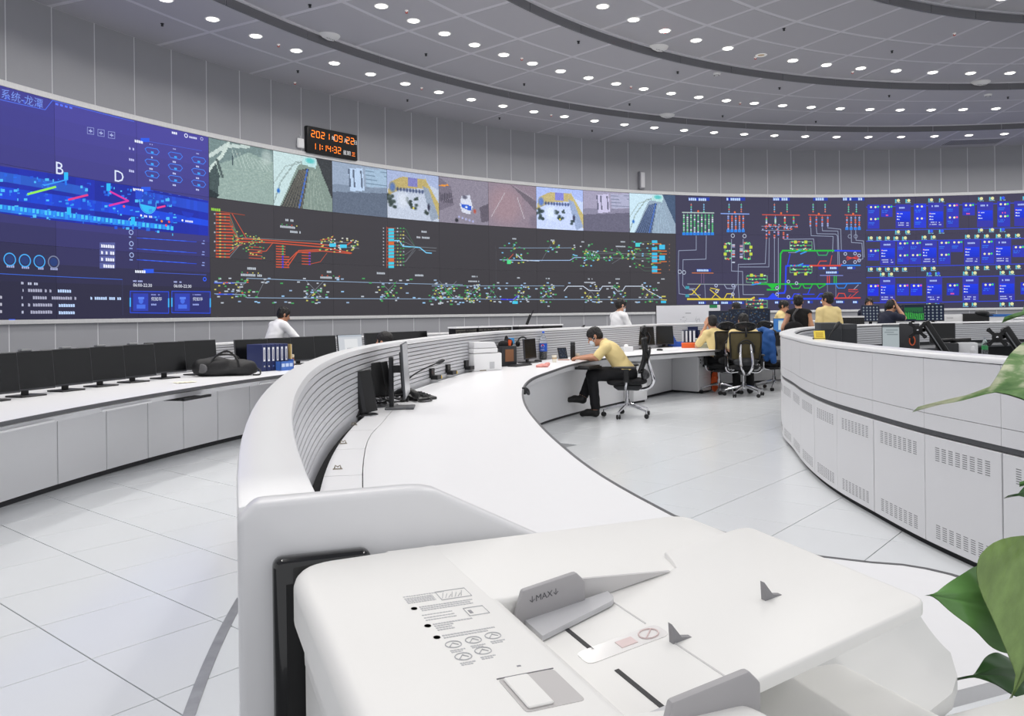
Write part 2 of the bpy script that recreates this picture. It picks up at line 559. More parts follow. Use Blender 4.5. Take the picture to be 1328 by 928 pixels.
b = MB(); b.band(curve(B_EDGE, 104, -20, 100, .05), curve(B_EDGE, 104, -20, 100, .12), .66, .72); b.build('front_rail', M_PANEL, t, world=True)
b = MB(); b.band(curve(lambda a: B_OUT(a) - .64 if a < 66 else max(B_EDGE(a) + .42, B_OUT(a) - .66), 107, -20, 80), curve(lambda a: B_OUT(a) - .6 if a < 66 else max(B_EDGE(a) + .46, B_OUT(a) - .62), 107, -20, 80), .03, .72); b.build('modesty_panel', M_FRONT, t, world=True)
b = MB(); b.band(curve(lambda a: B_OUT(a) - .63, 66, -20, 60), curve(lambda a: B_OUT(a) - .6, 66, -20, 60), .0, .03); b.build('plinth', MATS['dark_plinth'], t, world=True)
b = MB(); b.band(curve(B_SEAM, 108.5, -20, 100, -.01), curve(B_OUT, 108.5, -20, 100, -.03), .70, .712); b.build('cable_trough', M_GAPSHADE, t, world=True)
fl_a = [108.4, 104.6, 101.1, 97.6, 94.2, 90.9, 87.7, 84.5, 81.3, 78.1, 74.9, 71.7, 68.5, 65.3, 62.1, 58.9]
for a0, a1 in zip(fl_a, fl_a[1:]):
    b = MB(); b.band(curve(B_SEAM, a0 - .018, a1 + .018, 4, .004), curve(lambda a: max(B_IN(a) - .042, B_SEAM(a) + .03), a0 - .018, a1 + .018, 4), .722, .7495); b.build('cable_flap', M_WHITE, t, world=True)
# metal spring clips on the cable flaps
def clip(x, y, big):
    p = G(x, y, .75)
    q = thing('spring_clip', 'small brass-coloured spring clip on the white desk, %s' % big, 'clip', p, R_(8), 'spring clips along the desk flaps')
    m = mat('nickel_clip', (168, 160, 146), .3, metal=.9)
    b = MB(); b.box(-.02, .02, -.007, .007, 0, .003); b.build('plate', m, q)
    b = MB(); b.tube([(-.014, 0, .003), (-.010, 0, .016), (0, 0, .010), (.010, 0, .016), (.014, 0, .003)], .0028, 6); b.build('spring', m, q, smooth=True)
clip(438, 608, 'closest to the slanted end panel'); clip(445, 575, 'second from the slanted end panel'); clip(459, 551, 'just in front of the tall black speaker'); clip(535, 497, 'behind the desk telephone'); clip(556, 489, 'below the second black socket box')

t = thing('curved_fence', 'tall white curved fence with silver slats inside wrapping the middle desk', 'partition', pol(B_OUT(95), 95))
N = 130
b = MB(); b.band(curve(B_OUT, 109.6, -20, N, -.02), curve(B_OUT, 109.6, -20, N), 0, 1.145); b.build('outer_skin', M_WHITE2, t, world=True)
b = MB(); b.band(curve(B_IN, 109.6, -20, N, .03), curve(B_OUT, 109.6, -20, N, -.02), .70, 1.145); b.build('core', M_GAP, t, world=True)
b = MB(); b.band(curve(B_IN, 109.6, -20, N, .004), curve(B_IN, 109.6, -20, N, .03), .70, .795); b.build('bottom_rail', M_SLAT, t, world=True)
for i in range(10):
    z = .80 + i * .0345
    b = MB(); b.band(curve(B_IN, 109.6, -20, N, .008), curve(B_IN, 109.6, -20, N, .032), z, z + .0275); b.build('slat', M_SLAT, t, world=True)
b = MB(); b.band(curve(B_IN, 109.75, -20, N), curve(B_OUT, 109.75, -20, N), 1.145, 1.18); b.build('cap_rail', M_WHITE2, t, world=True, bevel=.006, ang=50)

ME = Matrix(((DE.x, 0, NE.x, P0.x), (DE.y, 0, NE.y, P0.y), (0, 1, 0, 0), (0, 0, 0, 1)))     # (d, z, out) -> world
t = thing('end_panel', 'white end panel with sloping top edge closing the middle desk', 'panel', P0)
b = MB()
b.prism([(0, 0), (1.5, 0), (1.5, .70), (1.16, .705), (.232, 1.184), (.215, 1.188), (.2, 1.189), (0.02, 1.189), (0, 1.17)], -.02, .018, ME)
b.build('panel', mat('white_end_lacquer', (226, 226, 228), .3), t, world=True, bevel=.008, seg=3)
t = thing('cover_box', 'tall glossy black rounded box fixed to the white end panel', 'box', P0 + DE * .09 + Vector((0, 0, .3)))
b = MB(); b.box(.036, .147, .3, 1.128, .018, .046, ME); b.build('housing', M_BLACKG, t, world=True, bevel=.0105, seg=4)
b = MB(); b.box(.05, .133, .31, 1.10, .0455, .047, ME); b.build('face_plate', mat('satin_black', (19, 19, 21), .35), t, world=True, bevel=.0006, seg=1)

# ---- right counter
t = thing('round_counter', 'high pale grey curved counter wall with white rim on the right side', 'counter', pol(C_OUT(85), 85))
NC = 150
b = MB(); b.band(curve(C_OUT, 112, -20, NC, -.15), curve(C_OUT, 112, -20, NC, -.03), .0, 1.10); b.build('core_wall', M_GAP, t, world=True)
b = MB(); b.band(curve(C_OUT, 112, -20, NC, -.16), curve(C_OUT, 112, -20, NC, .012), 1.112, 1.145); b.build('rim', M_WHITE2, t, world=True, bevel=.012, seg=3, ang=50)
c_seams = [112.4, 108, 103.6, 99.2, 94.75, 90.0, 85.2, 80.6, 76.0, 71.4, 66.8, 62.2, 57.6, 53, 48.4, 43.8, 39.2, 34.6, 30, 25.4, 20.8, 16.2]
for a0, a1 in zip(c_seams, c_seams[1:]):
    b = MB(); b.band(curve(C_OUT, a0 - .012, a1 + .012, 6, -.03), curve(C_OUT, a0 - .012, a1 + .012, 6), .79, 1.108); b.build('upper_panel', M_PANEL, t, world=True)
    b = MB(); b.band(curve(C_OUT, a0 - .012, a1 + .012, 6, -.03), curve(C_OUT, a0 - .012, a1 + .012, 6, .0005), .697, .787); b.build('lower_panel', M_PANEL, t, world=True)
b = MB(); b.band(curve(C_OUT, 112, -20, NC, -.04), curve(C_OUT, 112, -20, NC, -.012), .665, .697); b.build('recessed_groove', M_EDGE, t, world=True)  # dark band set back between panels and doors
b = MB(); b.band(curve(C_OUT, 112, -20, NC, -.06), curve(C_OUT, 112, -20, NC, -.03), 0, .04); b.build('plinth', MATS['dark_plinth'], t, world=True)
b = MB(); b.band(curve(C_OUT, 112, -20, NC, -.95), curve(C_OUT, 112, -20, NC, -.15), .715, .745); b.build('inner_worktop', mat('dark_grey_worktop', (74, 76, 80), .5), t, world=True)
sl_ = t
for i in range(8):
    z = .80 + i * .038
    b = MB(); b.band(curve(C_OUT, 75, -20, 100, -.185), curve(C_OUT, 75, -20, 100, -.155), z, z + .031); b.build('slat', M_SLAT, t, world=True)
M_DOOR = mat('vented_door', (220, 220, 222), .4)
M_SLOT = mat('vent_slot_dark', (120, 120, 122), .7)
cn = 0
for k, (a0, a1) in enumerate(zip(c_seams, c_seams[1:])):
    if a1 > 100 or a0 < 58:
        continue
    cn += 1
    am = (a0 + a1) / 2
    wide = .06 if k % 2 else .02
    t = thing('vented_cabinet', 'pale vented cabinet under the curved counter, %s counting from the frame\'s right edge' % ordn[cn - 1], 'cabinet', pol(C_OUT(am), am), 0, 'vented cabinets of the curved counter')
    d = MB(); d.band(curve(C_OUT, a0 - .02, a1 + wide, 6, -.03), curve(C_OUT, a0 - .02, a1 + wide, 6), .04, .66)
    dr = d.build('door', M_DOOR, t, world=True, bevel=.002, seg=1)
    for z0 in (.08, .525):
        b = MB()
        for c in range(8):
            s = a0 - (a0 - a1) * (.13 + .74 * c / 8); e = s - (a0 - a1) * .74 / 8 * .62
            for q in range(7):
                z = z0 + q * .012
                b.band(curve(C_OUT, s, e, 1, -.001), curve(C_OUT, s, e, 1, .0006), z, z + .0042)
        PM[dr.name] = PM[t.name]; tag(b.build('vent_grille', M_SLOT, dr, world=True), kind='stuff')
# ------------------------------------------------------------------ the curved display wall
RS = RW - .03
vw = thing('video_wall', 'huge curved video wall showing blue dashboards, camera views and line diagrams', 'video wall', (CX - RW, CY, 1.4))
M_SCR = screen_mat('lit_display', 1.0)
def wall_xyz(s, z, off=0.0):
    return pol(RS - off, A0 - math.degrees(s / RS), z)
def sz(px, py):
    a, z, _ = onarc(px, py, RS)
    return (R_(A0 - a) * RS, z)
W1 = lambda x, y: sz(x / 2.65, 80 + y / 2.65)
W2 = lambda x, y: sz(250 + x / 3.569, 160 + y / 3.569)
W3 = lambda x, y: sz(560 + x / 4.024, 200 + y / 4.024)
W4 = lambda x, y: sz(860 + x / 4.743, 230 + y / 4.743)
W5 = lambda x, y: sz(1100 + x / 4.886, 230 + y / 4.886)
TW = R_(TP) * RS
rnd = random.Random(7)
def lerp3(a, b, t): return tuple(p + (q - p) * t for p, q in zip(a, b))
def base_col(col, s, z):  # ground colours; the dark greys include the screen's surface haze
    t = (ZT - z) / (ZT - ZB)
    if col < 2:
        top = (74, 70, 160) if col >= 0 else (64, 62, 148)
        c = lerp3(top, (60, 58, 124), min(t / .55, 1)) if t < .55 else lerp3((60, 58, 124), (42, 41, 66), min((t - .55) / .3, 1))
        if col < 0: c = lerp3(c, (40, 40, 66), min(max(t - .4, 0) * 1.2, 1))
        return rgb(*c)
    if col < 11: return rgb(*lerp3((66, 64, 70), (58, 56, 60), t))
    if col < 15: return rgb(*lerp3((62, 60, 84), (58, 55, 84), t))
    return rgb(*lerp3((64, 60, 84), (56, 54, 78), t))
for c in range(-5, 22):
    for r in range(3):
        b = MB()
        s0, s1 = c * TW + .0016, (c + 1) * TW - .0016
        z1 = ZT - r * (ZT - ZB) / 3 - .0016; z0 = ZT - (r + 1) * (ZT - ZB) / 3 + .0016
        k = 1 + rnd.uniform(-.04, .04)
        nx, nz = 6, 4
        P = lambda i, j, o: tuple(wall_xyz(s0 + (s1 - s0) * i / nx, z0 + (z1 - z0) * j / nz, o))
        for i in range(nx):
            for j in range(nz):
                cc = tuple(v * k for v in base_col(c, (s0 + s1) / 2, z0 + (z1 - z0) * (j + .5) / nz))
                b.add([P(i, j, 0), P(i + 1, j, 0), P(i + 1, j + 1, 0), P(i, j + 1, 0)], [(0, 1, 2, 3)], None, cc)
        bk = (.004, .004, .005)
        e = [(i, 0) for i in range(nx + 1)] + [(nx, j) for j in range(1, nz + 1)] + [(i, nz) for i in range(nx - 1, -1, -1)] + [(0, j) for j in range(nz - 1, 0, -1)]
        for p, q in zip(e, e[1:] + e[:1]):
            b.add([P(*p, 0), P(*p, -.024), P(*q, -.024), P(*q, 0)], [(0, 1, 2, 3)], None, bk)
        b.build('display_panel', M_SCR, vw, world=True)
b = MB(); b.sector(RS - .012, RW - .002, A0 + 5 * TP, A0 - 22 * TP, ZT, ZT + .085, 130); b.build('top_trim', M_STEEL, vw, world=True, bevel=.004, seg=1, ang=60)
b = MB(); b.sector(RS - .012, RW - .002, A0 + 5 * TP, A0 - 22 * TP, ZB - .062, ZB, 130); b.build('bottom_trim', M_STEEL, vw, world=True, bevel=.004, seg=1, ang=60)

class Draw:                                  # flat drawing on the curved display, in metres along the wall and up
    def __init__(s, off): s.b = MB(); s.off = off; s.n = 0
    def quad(s, p, c, off=0):
        s.n += 1
        s.b.add([tuple(wall_xyz(q[0], q[1], s.off + off * 3)) for q in p], [tuple(range(len(p)))], None, c)
    def line(s, pts, w, c, px=None, off=0):
        c = rgb(*c)
        for a, d in zip(pts, pts[1:]):
            if px: a_, d_ = px(*a), px(*d)
            else: a_, d_ = a, d
            L = math.hypot(d_[0] - a_[0], d_[1] - a_[1])
            if L < 1e-6: continue
            ux, uy = (d_[0] - a_[0]) / L, (d_[1] - a_[1]) / L
            nx, ny = -uy * w / 2, ux * w / 2
            k = max(1, int(L / .14))
            for i in range(k):
                e = L * i / k - (w * .3 if i == 0 else 0); f = L * (i + 1) / k + (w * .3 if i == k - 1 else 0)
                p0 = (a_[0] + ux * e, a_[1] + uy * e); p1 = (a_[0] + ux * f, a_[1] + uy * f)
                s.quad([(p0[0] - nx, p0[1] - ny), (p1[0] - nx, p1[1] - ny), (p1[0] + nx, p1[1] + ny), (p0[0] + nx, p0[1] + ny)], c, off)
    def rect(s, x0, y0, x1, y1, c, px=None, off=0, c2=None):
        c = rgb(*c); c2 = rgb(*c2) if c2 else c
        k = 1
        a = (px(x0, y0), px(x1, y0), px(x1, y1), px(x0, y1)) if px else ((x0, y0), (x1, y0), (x1, y1), (x0, y1))
        L = abs(a[1][0] - a[0][0]); k = max(1, int(L / .12)); m = 1 if c == c2 else 5
        L_ = lambda p, q, t: (p[0] + (q[0] - p[0]) * t, p[1] + (q[1] - p[1]) * t)
        for i in range(k):
            for j in range(m):
                t0, t1, u0, u1 = i / k, (i + 1) / k, j / m, (j + 1) / m
                f = lambda t, u: L_(L_(a[0], a[1], t), L_(a[3], a[2], t), u)
                s.quad([f(t0, u1), f(t1, u1), f(t1, u0), f(t0, u0)], lerp3(c, c2, (j + .5) / m), off)
    def dash(s, x, y, w, h, c, px, off=.0004):  # a small block of illegible print
        p = px(x, y)
        n = max(2, int(w / h * 1.25))
        for i in range(n):
            if rnd.random() < .12: continue
            e = w / n
            s.quad([(p[0] + e * i, p[1] - h / 2), (p[0] + e * (i + .8), p[1] - h / 2), (p[0] + e * (i + .8), p[1] + h / 2 * rnd.uniform(.5, 1)), (p[0] + e * i, p[1] + h / 2)], rgb(*c), off)
    def ring(s, x, y, r, w, c, px, sq=1.0, n=20, off=.0004):
        p = px(x, y)
        pts = [(p[0] + r * cos(2 * pi * i / n) , p[1] + r * sq * sin(2 * pi * i / n)) for i in range(n + 1)]
        s.line(pts, w, c, off=off)
    def disc(s, x, y, r, c, px, off=.0004, n=14, a0=0, a1=2 * pi):
        p = px(x, y)
        s.quad([(p[0] + r * cos(a0 + (a1 - a0) * i / n), p[1] + r * sin(a0 + (a1 - a0) * i / n)) for i in range(n)], rgb(*c), off)
    def done(s, name): return s.b.build(name, M_SCR, vw, world=True, recalc=False)
def text_mesh(body, size):
    cu = bpy.data.curves.new('lettering', 'FONT')
    cu.body = body; cu.size = size; cu.resolution_u = 2
    o = bpy.data.objects.new('lettering', cu)
    COL.objects.link(o)
    dg = bpy.context.evaluated_depsgraph_get()
    me = o.evaluated_get(dg).to_mesh()
    vs = [tuple(v.co) for v in me.vertices]; fs = [tuple(p.vertices) for p in me.polygons]
    o.evaluated_get(dg).to_mesh_clear()
    bpy.data.objects.remove(o); bpy.data.curves.remove(cu)
    return vs, fs
def wall_text(d, body, size, p, c, off=.0012):
    vs, fs = text_mesh(body, size)
    d.b.add([tuple(wall_xyz(p[0] + x, p[1] + y, d.off + off)) for x, y, _ in vs], fs, None, rgb(*c))

# ---- left: blue station dashboard
D = Draw(.003)
L1 = lambda pts, w, c, off=0: D.line(pts, w, c, W1, off)
L1([(0, 130), (155, 165), (180, 133), (460, 205)], .012, (80, 110, 230)); L1([(0, 118), (150, 152)], .05, (66, 84, 200), -.001)
wall_text(D, '系统-龙潭', .15, W1(2, 122), (120, 150, 235))
for i in range(4): L1([(192 + i * 16, 145 + i * 4), (198 + i * 16, 147 + i * 4)], .03, (90, 120, 255))
for x in (311, 347, 383):
    y = 237 + (x - 311) * .2
    L1([(x - 11, y - 12), (x + 11, y - 9), (x + 11, y + 13), (x - 11, y + 10), (x - 11, y - 12)], .008, (150, 160, 220)); L1([(x - 5, y), (x + 5, y + 2)], .02, (170, 180, 230)); L1([(x, y - 5), (x, y + 6)], .012, (170, 180, 230))
poly = [(-260, 330), (0, 358), (180, 384), (460, 428), (715, 478), (716, 600), (455, 566), (180, 528), (0, 500), (-260, 475)]
def strip(top, bot, c, off, n=22):
    def at_(l, x):
        for (a, p), (b_, q) in zip(l, l[1:]):
            if a <= x <= b_: return p + (q - p) * (x - a) / (b_ - a)
        return l[-1][1]
    x0, x1 = top[0][0], top[-1][0]
    for i in range(n):
        u, v = x0 + (x1 - x0) * i / n, x0 + (x1 - x0) * (i + 1) / n
        k = rnd.uniform(.85, 1.15)
        D.quad([W1(u, at_(bot, u)), W1(v, at_(bot, v)), W1(v, at_(top, v)), W1(u, at_(top, u))], tuple(min(1, q * k) for q in rgb(*c)), off)
strip([(-260, 330), (0, 358), (180, 384), (460, 428), (715, 478)], [(-260, 475), (0, 520), (180, 545), (460, 575), (715, 598)], (24, 42, 168), 0, 30)
strip([(-260, 350), (0, 378), (180, 408), (300, 432)], [(-260, 380), (0, 410), (180, 440), (300, 462)], (40, 96, 214), .0003)
strip([(-260, 405), (0, 428), (180, 455), (465, 498), (715, 545)], [(-260, 440), (0, 470), (180, 495), (465, 530), (715, 565)], (22, 70, 220), .0003, 40)
strip([(-260, 470), (0, 490), (180, 512), (440, 545), (590, 562)], [(-260, 490), (0, 515), (180, 538), (440, 565), (590, 578)], (36, 120, 235), .0006, 60)
strip([(465, 440), (715, 485)], [(465, 470), (715, 520)], (34, 74, 205), .0004, 20)
for i in range(260):
    x = rnd.uniform(-250, 600); k = rnd.random()
    y = (382 if k < .3 else 440 if k < .65 else 497) + x * (.155 if k < .65 else .13) + rnd.uniform(-14, 22)
    w = rnd.uniform(3, 14); h = rnd.uniform(3, 11)
    D.rect(x, y, x + w, y + h, rnd.choice([(50, 150, 245), (36, 110, 235), (80, 190, 250), (30, 84, 220), (34, 100, 225)]), W1, .0009)
for i in range(60):
    x = -240 + i * 14; y = 500 + x * .125
    if x < 590: D.rect(x, y - 8, x + 9, y + 6, (70, 200, 250) if i % 3 else (40, 150, 245), W1, .0011)
for x, y in ((226, 392), (372, 430), (236, 512), (456, 545)): D.rect(x - 7, y - 12, x + 7, y + 14, (40, 190, 255), W1, .0013); D.rect(x - 3, y + 14, x + 3, y + 32, (30, 120, 240), W1, .0013)
L1([(95, 455), (190, 430)], .03, (150, 240, 90), .0015); L1([(150, 425), (230, 405)], .02, (60, 160, 255), .0015)
L1([(235, 474), (300, 458)], .03, (230, 60, 140), .0015); L1([(378, 446), (440, 478), (375, 494)], .03, (220, 50, 170), .0015); L1([(540, 502), (566, 496)], .03, (240, 60, 150), .0015)
for x, y, c in ((555, 548, (255, 150, 40)), (580, 550, (255, 90, 60)), (570, 562, (255, 60, 90)), (425, 497, (255, 80, 80))): D.disc(x, y, .02, c, W1, .0016)
wall_text(D, 'B', .26, W1(188, 384), (222, 232, 255)); wall_text(D, 'D', .26, W1(390, 410), (222, 232, 255))
# right column of the dashboard
D.dash(590, 243, .11, .04, (235, 238, 255), W1); D.ring(639, 254, .03, .014, (230, 235, 255), W1); D.dash(650, 258, .16, .035, (210, 215, 245), W1); D.ring(693, 265, .025, .008, (210, 215, 245), W1)
for (x, y, w) in ((453, 266, 60), (455, 434, 62), (462, 716, 66)):
    D.rect(x + 30, y - 4, x + w, y + 10, (40, 90, 235), W1, .0003); D.dash(x + 2, y + 4, .2, .045, (235, 240, 255), W1); L1([(x + w, y + 8), (x + w + 180, y + 40 if y < 600 else y + 16)], .008, (70, 100, 220))
for x, y in ((443, 297), (443, 335), (443, 374)): D.dash(x, y, .1, .04, (190, 195, 240), W1)
for r in range(3):
    for c in range(3):
        x, y = 522 + c * 80, 307 + r * 40 + c * 16
        pts = [(x - 24, y - 8), (x - 16, y - 13), (x + 18, y - 7), (x + 25, y + 3), (x + 17, y + 13), (x - 16, y + 6), (x - 24, y - 8)]
        L1(pts, .012, (66, 130, 245)); D.dash(x - 9, y + 20, .07, .03, (190, 200, 245), W1); L1([(x - 2, y + 4), (x + 4, y + 5)], .03, (60, 170, 255))
        if r == 0: D.dash(x - 8, y - 24, .06, .02, (170, 180, 235), W1)
D.ring(508, 489, .155, .014, (80, 190, 255), W1, n=28); D.disc(508, 489, .15, (30, 70, 190), W1, .0005, 28); D.disc(508, 489, .145, (50, 190, 250), W1, .0008, 20, pi + .1, 2 * pi - .1); D.disc(508, 479, .03, (90, 200, 255), W1)
D.disc(645, 510, .13, (26, 52, 190), W1, .0006, 20, pi + .2, 2 * pi - .2); D.disc(646, 496, .025, (170, 200, 255), W1)
for x, y in ((484, 528), (626, 545)): D.disc(x, y, .018, (255, 255, 255), W1, .0017); D.dash(x + 10, y + 2, .16, .035, (225, 230, 255), W1, .0017)
for x, y in ((449, 545), (450, 586), (451, 625), (452, 664)): D.ring(x, y, .035, .012, (170, 190, 240), W1); D.dash(x - 7, y + 16, .06, .022, (150, 170, 230), W1)
for y in (607, 645, 682): L1([(470, y - 2), (675, y + 12)], .01, (40, 80, 230)); L1([(490, y - 1), (640, y + 9)], .012, (60, 110, 255)); D.dash(695, y + 8, .05, .02, (150, 170, 240), W1); D.dash(693, y + 17, .06, .02, (150, 170, 240), W1)
D.ring(703, 747, .03, .016, (50, 100, 255), W1)
for x, sx, y in ((457, 447, 770), (597, 590, 773)):
    D.dash(x, y - 17, .18, .028, (170, 180, 230), W1); wall_text(D, '06:00-22:30', .075, W1(x, y + 2), (235, 240, 255))
    D.rect(sx, 788, sx + 132, 864, (40, 44, 110), W1, .0001); D.rect(sx + 10, 796, sx + 62, 856, (44, 62, 176), W1, .0003)
    L1([(sx, 788), (sx + 132, 790), (sx + 132, 864), (sx, 862), (sx, 788)], .012, (40, 80, 230), .0005); L1([(sx, 812), (sx, 840)], .025, (60, 180, 255), .0007); L1([(sx + 132, 814), (sx + 132, 842)], .025, (60, 180, 255), .0007)
    D.disc(sx + 37, 822, .045, (70, 110, 230), W1, .0006); D.rect(sx + 22, 834, sx + 52, 848, (70, 110, 230), W1, .0006); D.rect(sx + 27, 808, sx + 48, 816, (90, 130, 240), W1, .0008)
    D.dash(sx + 72, 800, .17, .022, (140, 150, 220), W1); wall_text(D, '何如华', .07, W1(sx + 72, 820), (225, 235, 255)); D.dash(sx + 72, 834, .13, .03, (150, 165, 230), W1)
for i, (x, y) in enumerate(((33, 679), (85, 683), (135, 686), (184, 688))):
    D.ring(x, y, .085, .016, (70, 170, 245) if i < 3 else (120, 130, 160), W1, n=24); D.disc(x, y, .062, (34, 60, 120), W1, .0003, 18)
    L1([(x - 9, y + 5), (x + 9, y - 4)], .035, (90, 200, 255) if i < 3 else (150, 155, 180)); D.dash(x - 11, y + 23, .12, .035, (160, 170, 215), W1)
for i in range(4):
    y = 631 + i * 23
    D.rect(342, y - 10, 395, y + 10, (88, 96, 160), W1, .0003); D.dash(347, y + 1, .24, .05, (235, 238, 255), W1, .0006)
L1([(-200, 715), (0, 728), (420, 748)], .008, (60, 110, 230)); L1([(420, 748), (422, 870)], .004, (70, 75, 120))
D.dash(72, 760, .04, .035, (190, 195, 220), W1); D.dash(95, 762, .16, .035, (190, 195, 220), W1)
for y, n in ((785, .62), (810, 1.3), (835, .64), (860, .64)): D.dash(-40, y - 2, .2, .04, (190, 190, 205), W1); D.dash(74, y, .03, .04, (200, 205, 230), W1); D.dash(96, y, n * .6, .045, (170, 172, 196), W1); D.dash(96 + n * 165, y + 2, n * .42, .045, (190, 215, 255), W1)
D.rect(30, 884, 52, 890, (40, 90, 240), W1)
D.done('station_dashboard')

# ---- nine camera views along the top row
class Pic:
    def __init__(s, w, h, c): s.w, s.h = w, h; s.a = np.zeros((h, w, 3)); s.a[:] = c; s.yy, s.xx = np.mgrid[0:h, 0:w]; s.xx = (s.xx + .5) / w; s.yy = (s.yy + .5) / h
    def poly(s, pts, c, k=1.0):
        m = np.zeros((s.h, s.w), bool)
        j = len(pts) - 1
        for i in range(len(pts)):
            (xi, yi), (xj, yj) = pts[i], pts[j]
            if yi != yj: m ^= ((yi > s.yy) != (yj > s.yy)) & (s.xx < (xj - xi) * (s.yy - yi) / (yj - yi) + xi)
            j = i
        s.a[m] = s.a[m] * (1 - k) + np.array(c) * k
    def ln(s, pts, w, c, k=1.0):
        for (x0, y0), (x1, y1) in zip(pts, pts[1:]):
            dx, dy = x1 - x0, y1 - y0
            t = np.clip(((s.xx - x0) * dx + (s.yy - y0) * dy) / (dx * dx + dy * dy + 1e-9), 0, 1)
            m = np.hypot(s.xx - x0 - t * dx, s.yy - y0 - t * dy) < w
            s.a[m] = s.a[m] * (1 - k) + np.array(c) * k
    def blob(s, x, y, rx, ry, c, k=1.0):
        d = ((s.xx - x) / rx) ** 2 + ((s.yy - y) / ry) ** 2
        f = (np.clip(1.2 - d, 0, 1) * k)[..., None]
        s.a = s.a * (1 - f) + np.array(c) * f
    def noise(s, n): s.a += np.random.RandomState(3).normal(0, n, (s.h, s.w, 1))
    def tint(s, c): s.a *= np.array(c)
    def put(s, name, s0, s1, z0, z1, off=.004):
        b = MB()
        a = np.clip(s.a, 0, 255) / 255
        a = np.where(a <= .04045, a / 12.92, ((a + .055) / 1.055) ** 2.4)
        g = [[tuple(wall_xyz(s0 + (s1 - s0) * i / s.w, z1 + (z0 - z1) * j / s.h, off)) for i in range(s.w + 1)] for j in range(s.h + 1)]
        b.v = [p for r in g for p in r]; n = s.w + 1
        b.f = [(j * n + i, (j + 1) * n + i, (j + 1) * n + i + 1, j * n + i + 1) for j in range(s.h) for i in range(s.w)]
        b.c = [tuple(a[j, i]) for j in range(s.h) for i in range(s.w)]
        return b.build(name, M_SCR, vw, world=True, recalc=False)
RR = np.random.RandomState(11)
def f_hall():
    p = Pic(60, 48, (150, 172, 166)); p.poly([(0, 0), (1, 0), (1, .22), (.6, .12), (.35, .3), (0, .5)], (118, 140, 140)); p.ln([(.02, .3), (.25, .08), (.6, .02)], .03, (196, 212, 208)); p.ln([(.0, .55), (.2, .25), (.3, .02)], .025, (204, 220, 214))
    for i in range(9): p.ln([(.35 + i * .06, .12 + i * .015), (.42 + i * .07, .4)], .008, (184, 202, 196), .7)
    for i in range(6): p.ln([(.15, .95 - i * .09), (.98, .55 - i * .03)], .006, (170, 190, 180), .5)
    p.poly([(0, .6), (.1, .4), (.16, .62), (.12, 1), (0, 1)], (70, 86, 88)); p.ln([(.12, .35), (.2, .62)], .02, (80, 96, 96)); p.ln([(.36, .25), (.36, .38)], .012, (60, 76, 84)); p.poly([(0, .86), (.15, .95), (.1, 1), (0, 1)], (40, 52, 56)); p.blob(.9, .15, .1, .15, (200, 214, 210), .6); p.noise(5); return p
def f_platform(cool=0):
    p = Pic(60, 48, (132, 150, 142) if not cool else (150, 170, 190)); p.poly([(0, 0), (.75, 0), (.42, .18), (.1, 1), (0, 1)], (200, 224, 226) if not cool else (205, 232, 246)); p.ln([(0, .95), (.12, .55), (.36, .15), (.7, .05)], .01, (150, 170, 170)); p.ln([(.0, .6), (.2, .25), (.6, .08)], .008, (160, 180, 180))
    p.poly([(.12, 1), (.42, .28), (.6, .22), (.48, 1)], (70, 72, 72) if not cool else (64, 80, 110)); 
    for i in range(7): p.ln([(.16 + i * .05, 1), (.45 + i * .02, .28)], .008, (108, 106, 98) if not cool else (100, 120, 160))
    p.ln([(.42, 1), (.57, .25)], .012, (70, 110, 190)); p.poly([(.72, 0), (1, 0), (1, .75), (.85, .35)], (58, 62, 66) if not cool else (70, 90, 120))
    for i in range(6): p.ln([(.55 + i * .07, 1), (.62 + i * .02, .25)], .005, (160, 176, 166) if not cool else (170, 195, 215), .7)
    p.poly([(.5, .02), (.74, .02), (.72, .2), (.48, .16)], (190, 226, 228)); p.blob(.62, .07, .09, .06, (70, 190, 190), .8); p.blob(.08, .72, .03, .05, (40, 110, 200)); p.noise(5); return p
def f_steps(t):
    p = Pic(60, 48, (128, 138, 150)); p.poly([(0, 0), (1, 0), (1, .4), (0, .45)], (150, 160, 172)); p.poly([(.28, .1), (.55, .05), (.58, .5), (.32, .55)], (186, 200, 214)); p.poly([(.6, .05), (1, .02), (1, .38), (.62, .42)], (160, 178, 190))
    for i in range(4): p.ln([(.6, .1 + i * .08), (1, .07 + i * .09)], .006, (120, 138, 152))
    for x in (.3, .38, .52): p.ln([(x, .12), (x + .02, .45)], .014, (70, 78, 92), .8)
    p.poly([(0, .6), (1, .5), (1, 1), (0, 1)], (96, 104, 116)); p.noise(4); p.tint(t); return p
def f_office(t):
    p = Pic(60, 48, (196, 206, 220)); p.poly([(0, 0), (1, 0), (1, .3), (.6, .12), (.2, .2), (0, .4)], (168, 182, 214)); p.poly([(.05, .25), (.3, .1), (.72, .1), (.8, .3), (.3, .35), (0, .55)], (190, 172, 110)); p.poly([(.72, .05), (1, .6), (1, .95), (.8, .4)], (196, 178, 110)); p.poly([(.4, .1), (.58, .1), (.58, .3), (.4, .3)], (130, 130, 190)); p.poly([(.68, .25), (.8, .3), (1, .9), (.85, 1)], (150, 164, 180))
    for i in range(9): p.blob(.2 + i * .06, .38, .03, .05, (60, 74, 110), .9)
    for x, y, r in ((.06, .6, .12), (.1, .72, .1), (.42, .6, .09), (.5, .7, .1), (.56, .55, .06), (.75, .8, .08)): 
        for k in range(6): p.blob(x + RR.uniform(-.6, .6) * r, y + RR.uniform(-.6, .6) * r, r * .4, r * .4, (52, 66, 62), .9)
    p.blob(.3, .6, .12, .2, (220, 228, 236), .8); p.blob(.1, .35, .07, .12, (70, 110, 190), .8); p.blob(.8, .7, .03, .09, (40, 40, 60), .9); p.blob(.5, .75, .02, .03, (240, 220, 60), .9); p.noise(6); p.tint(t); return p
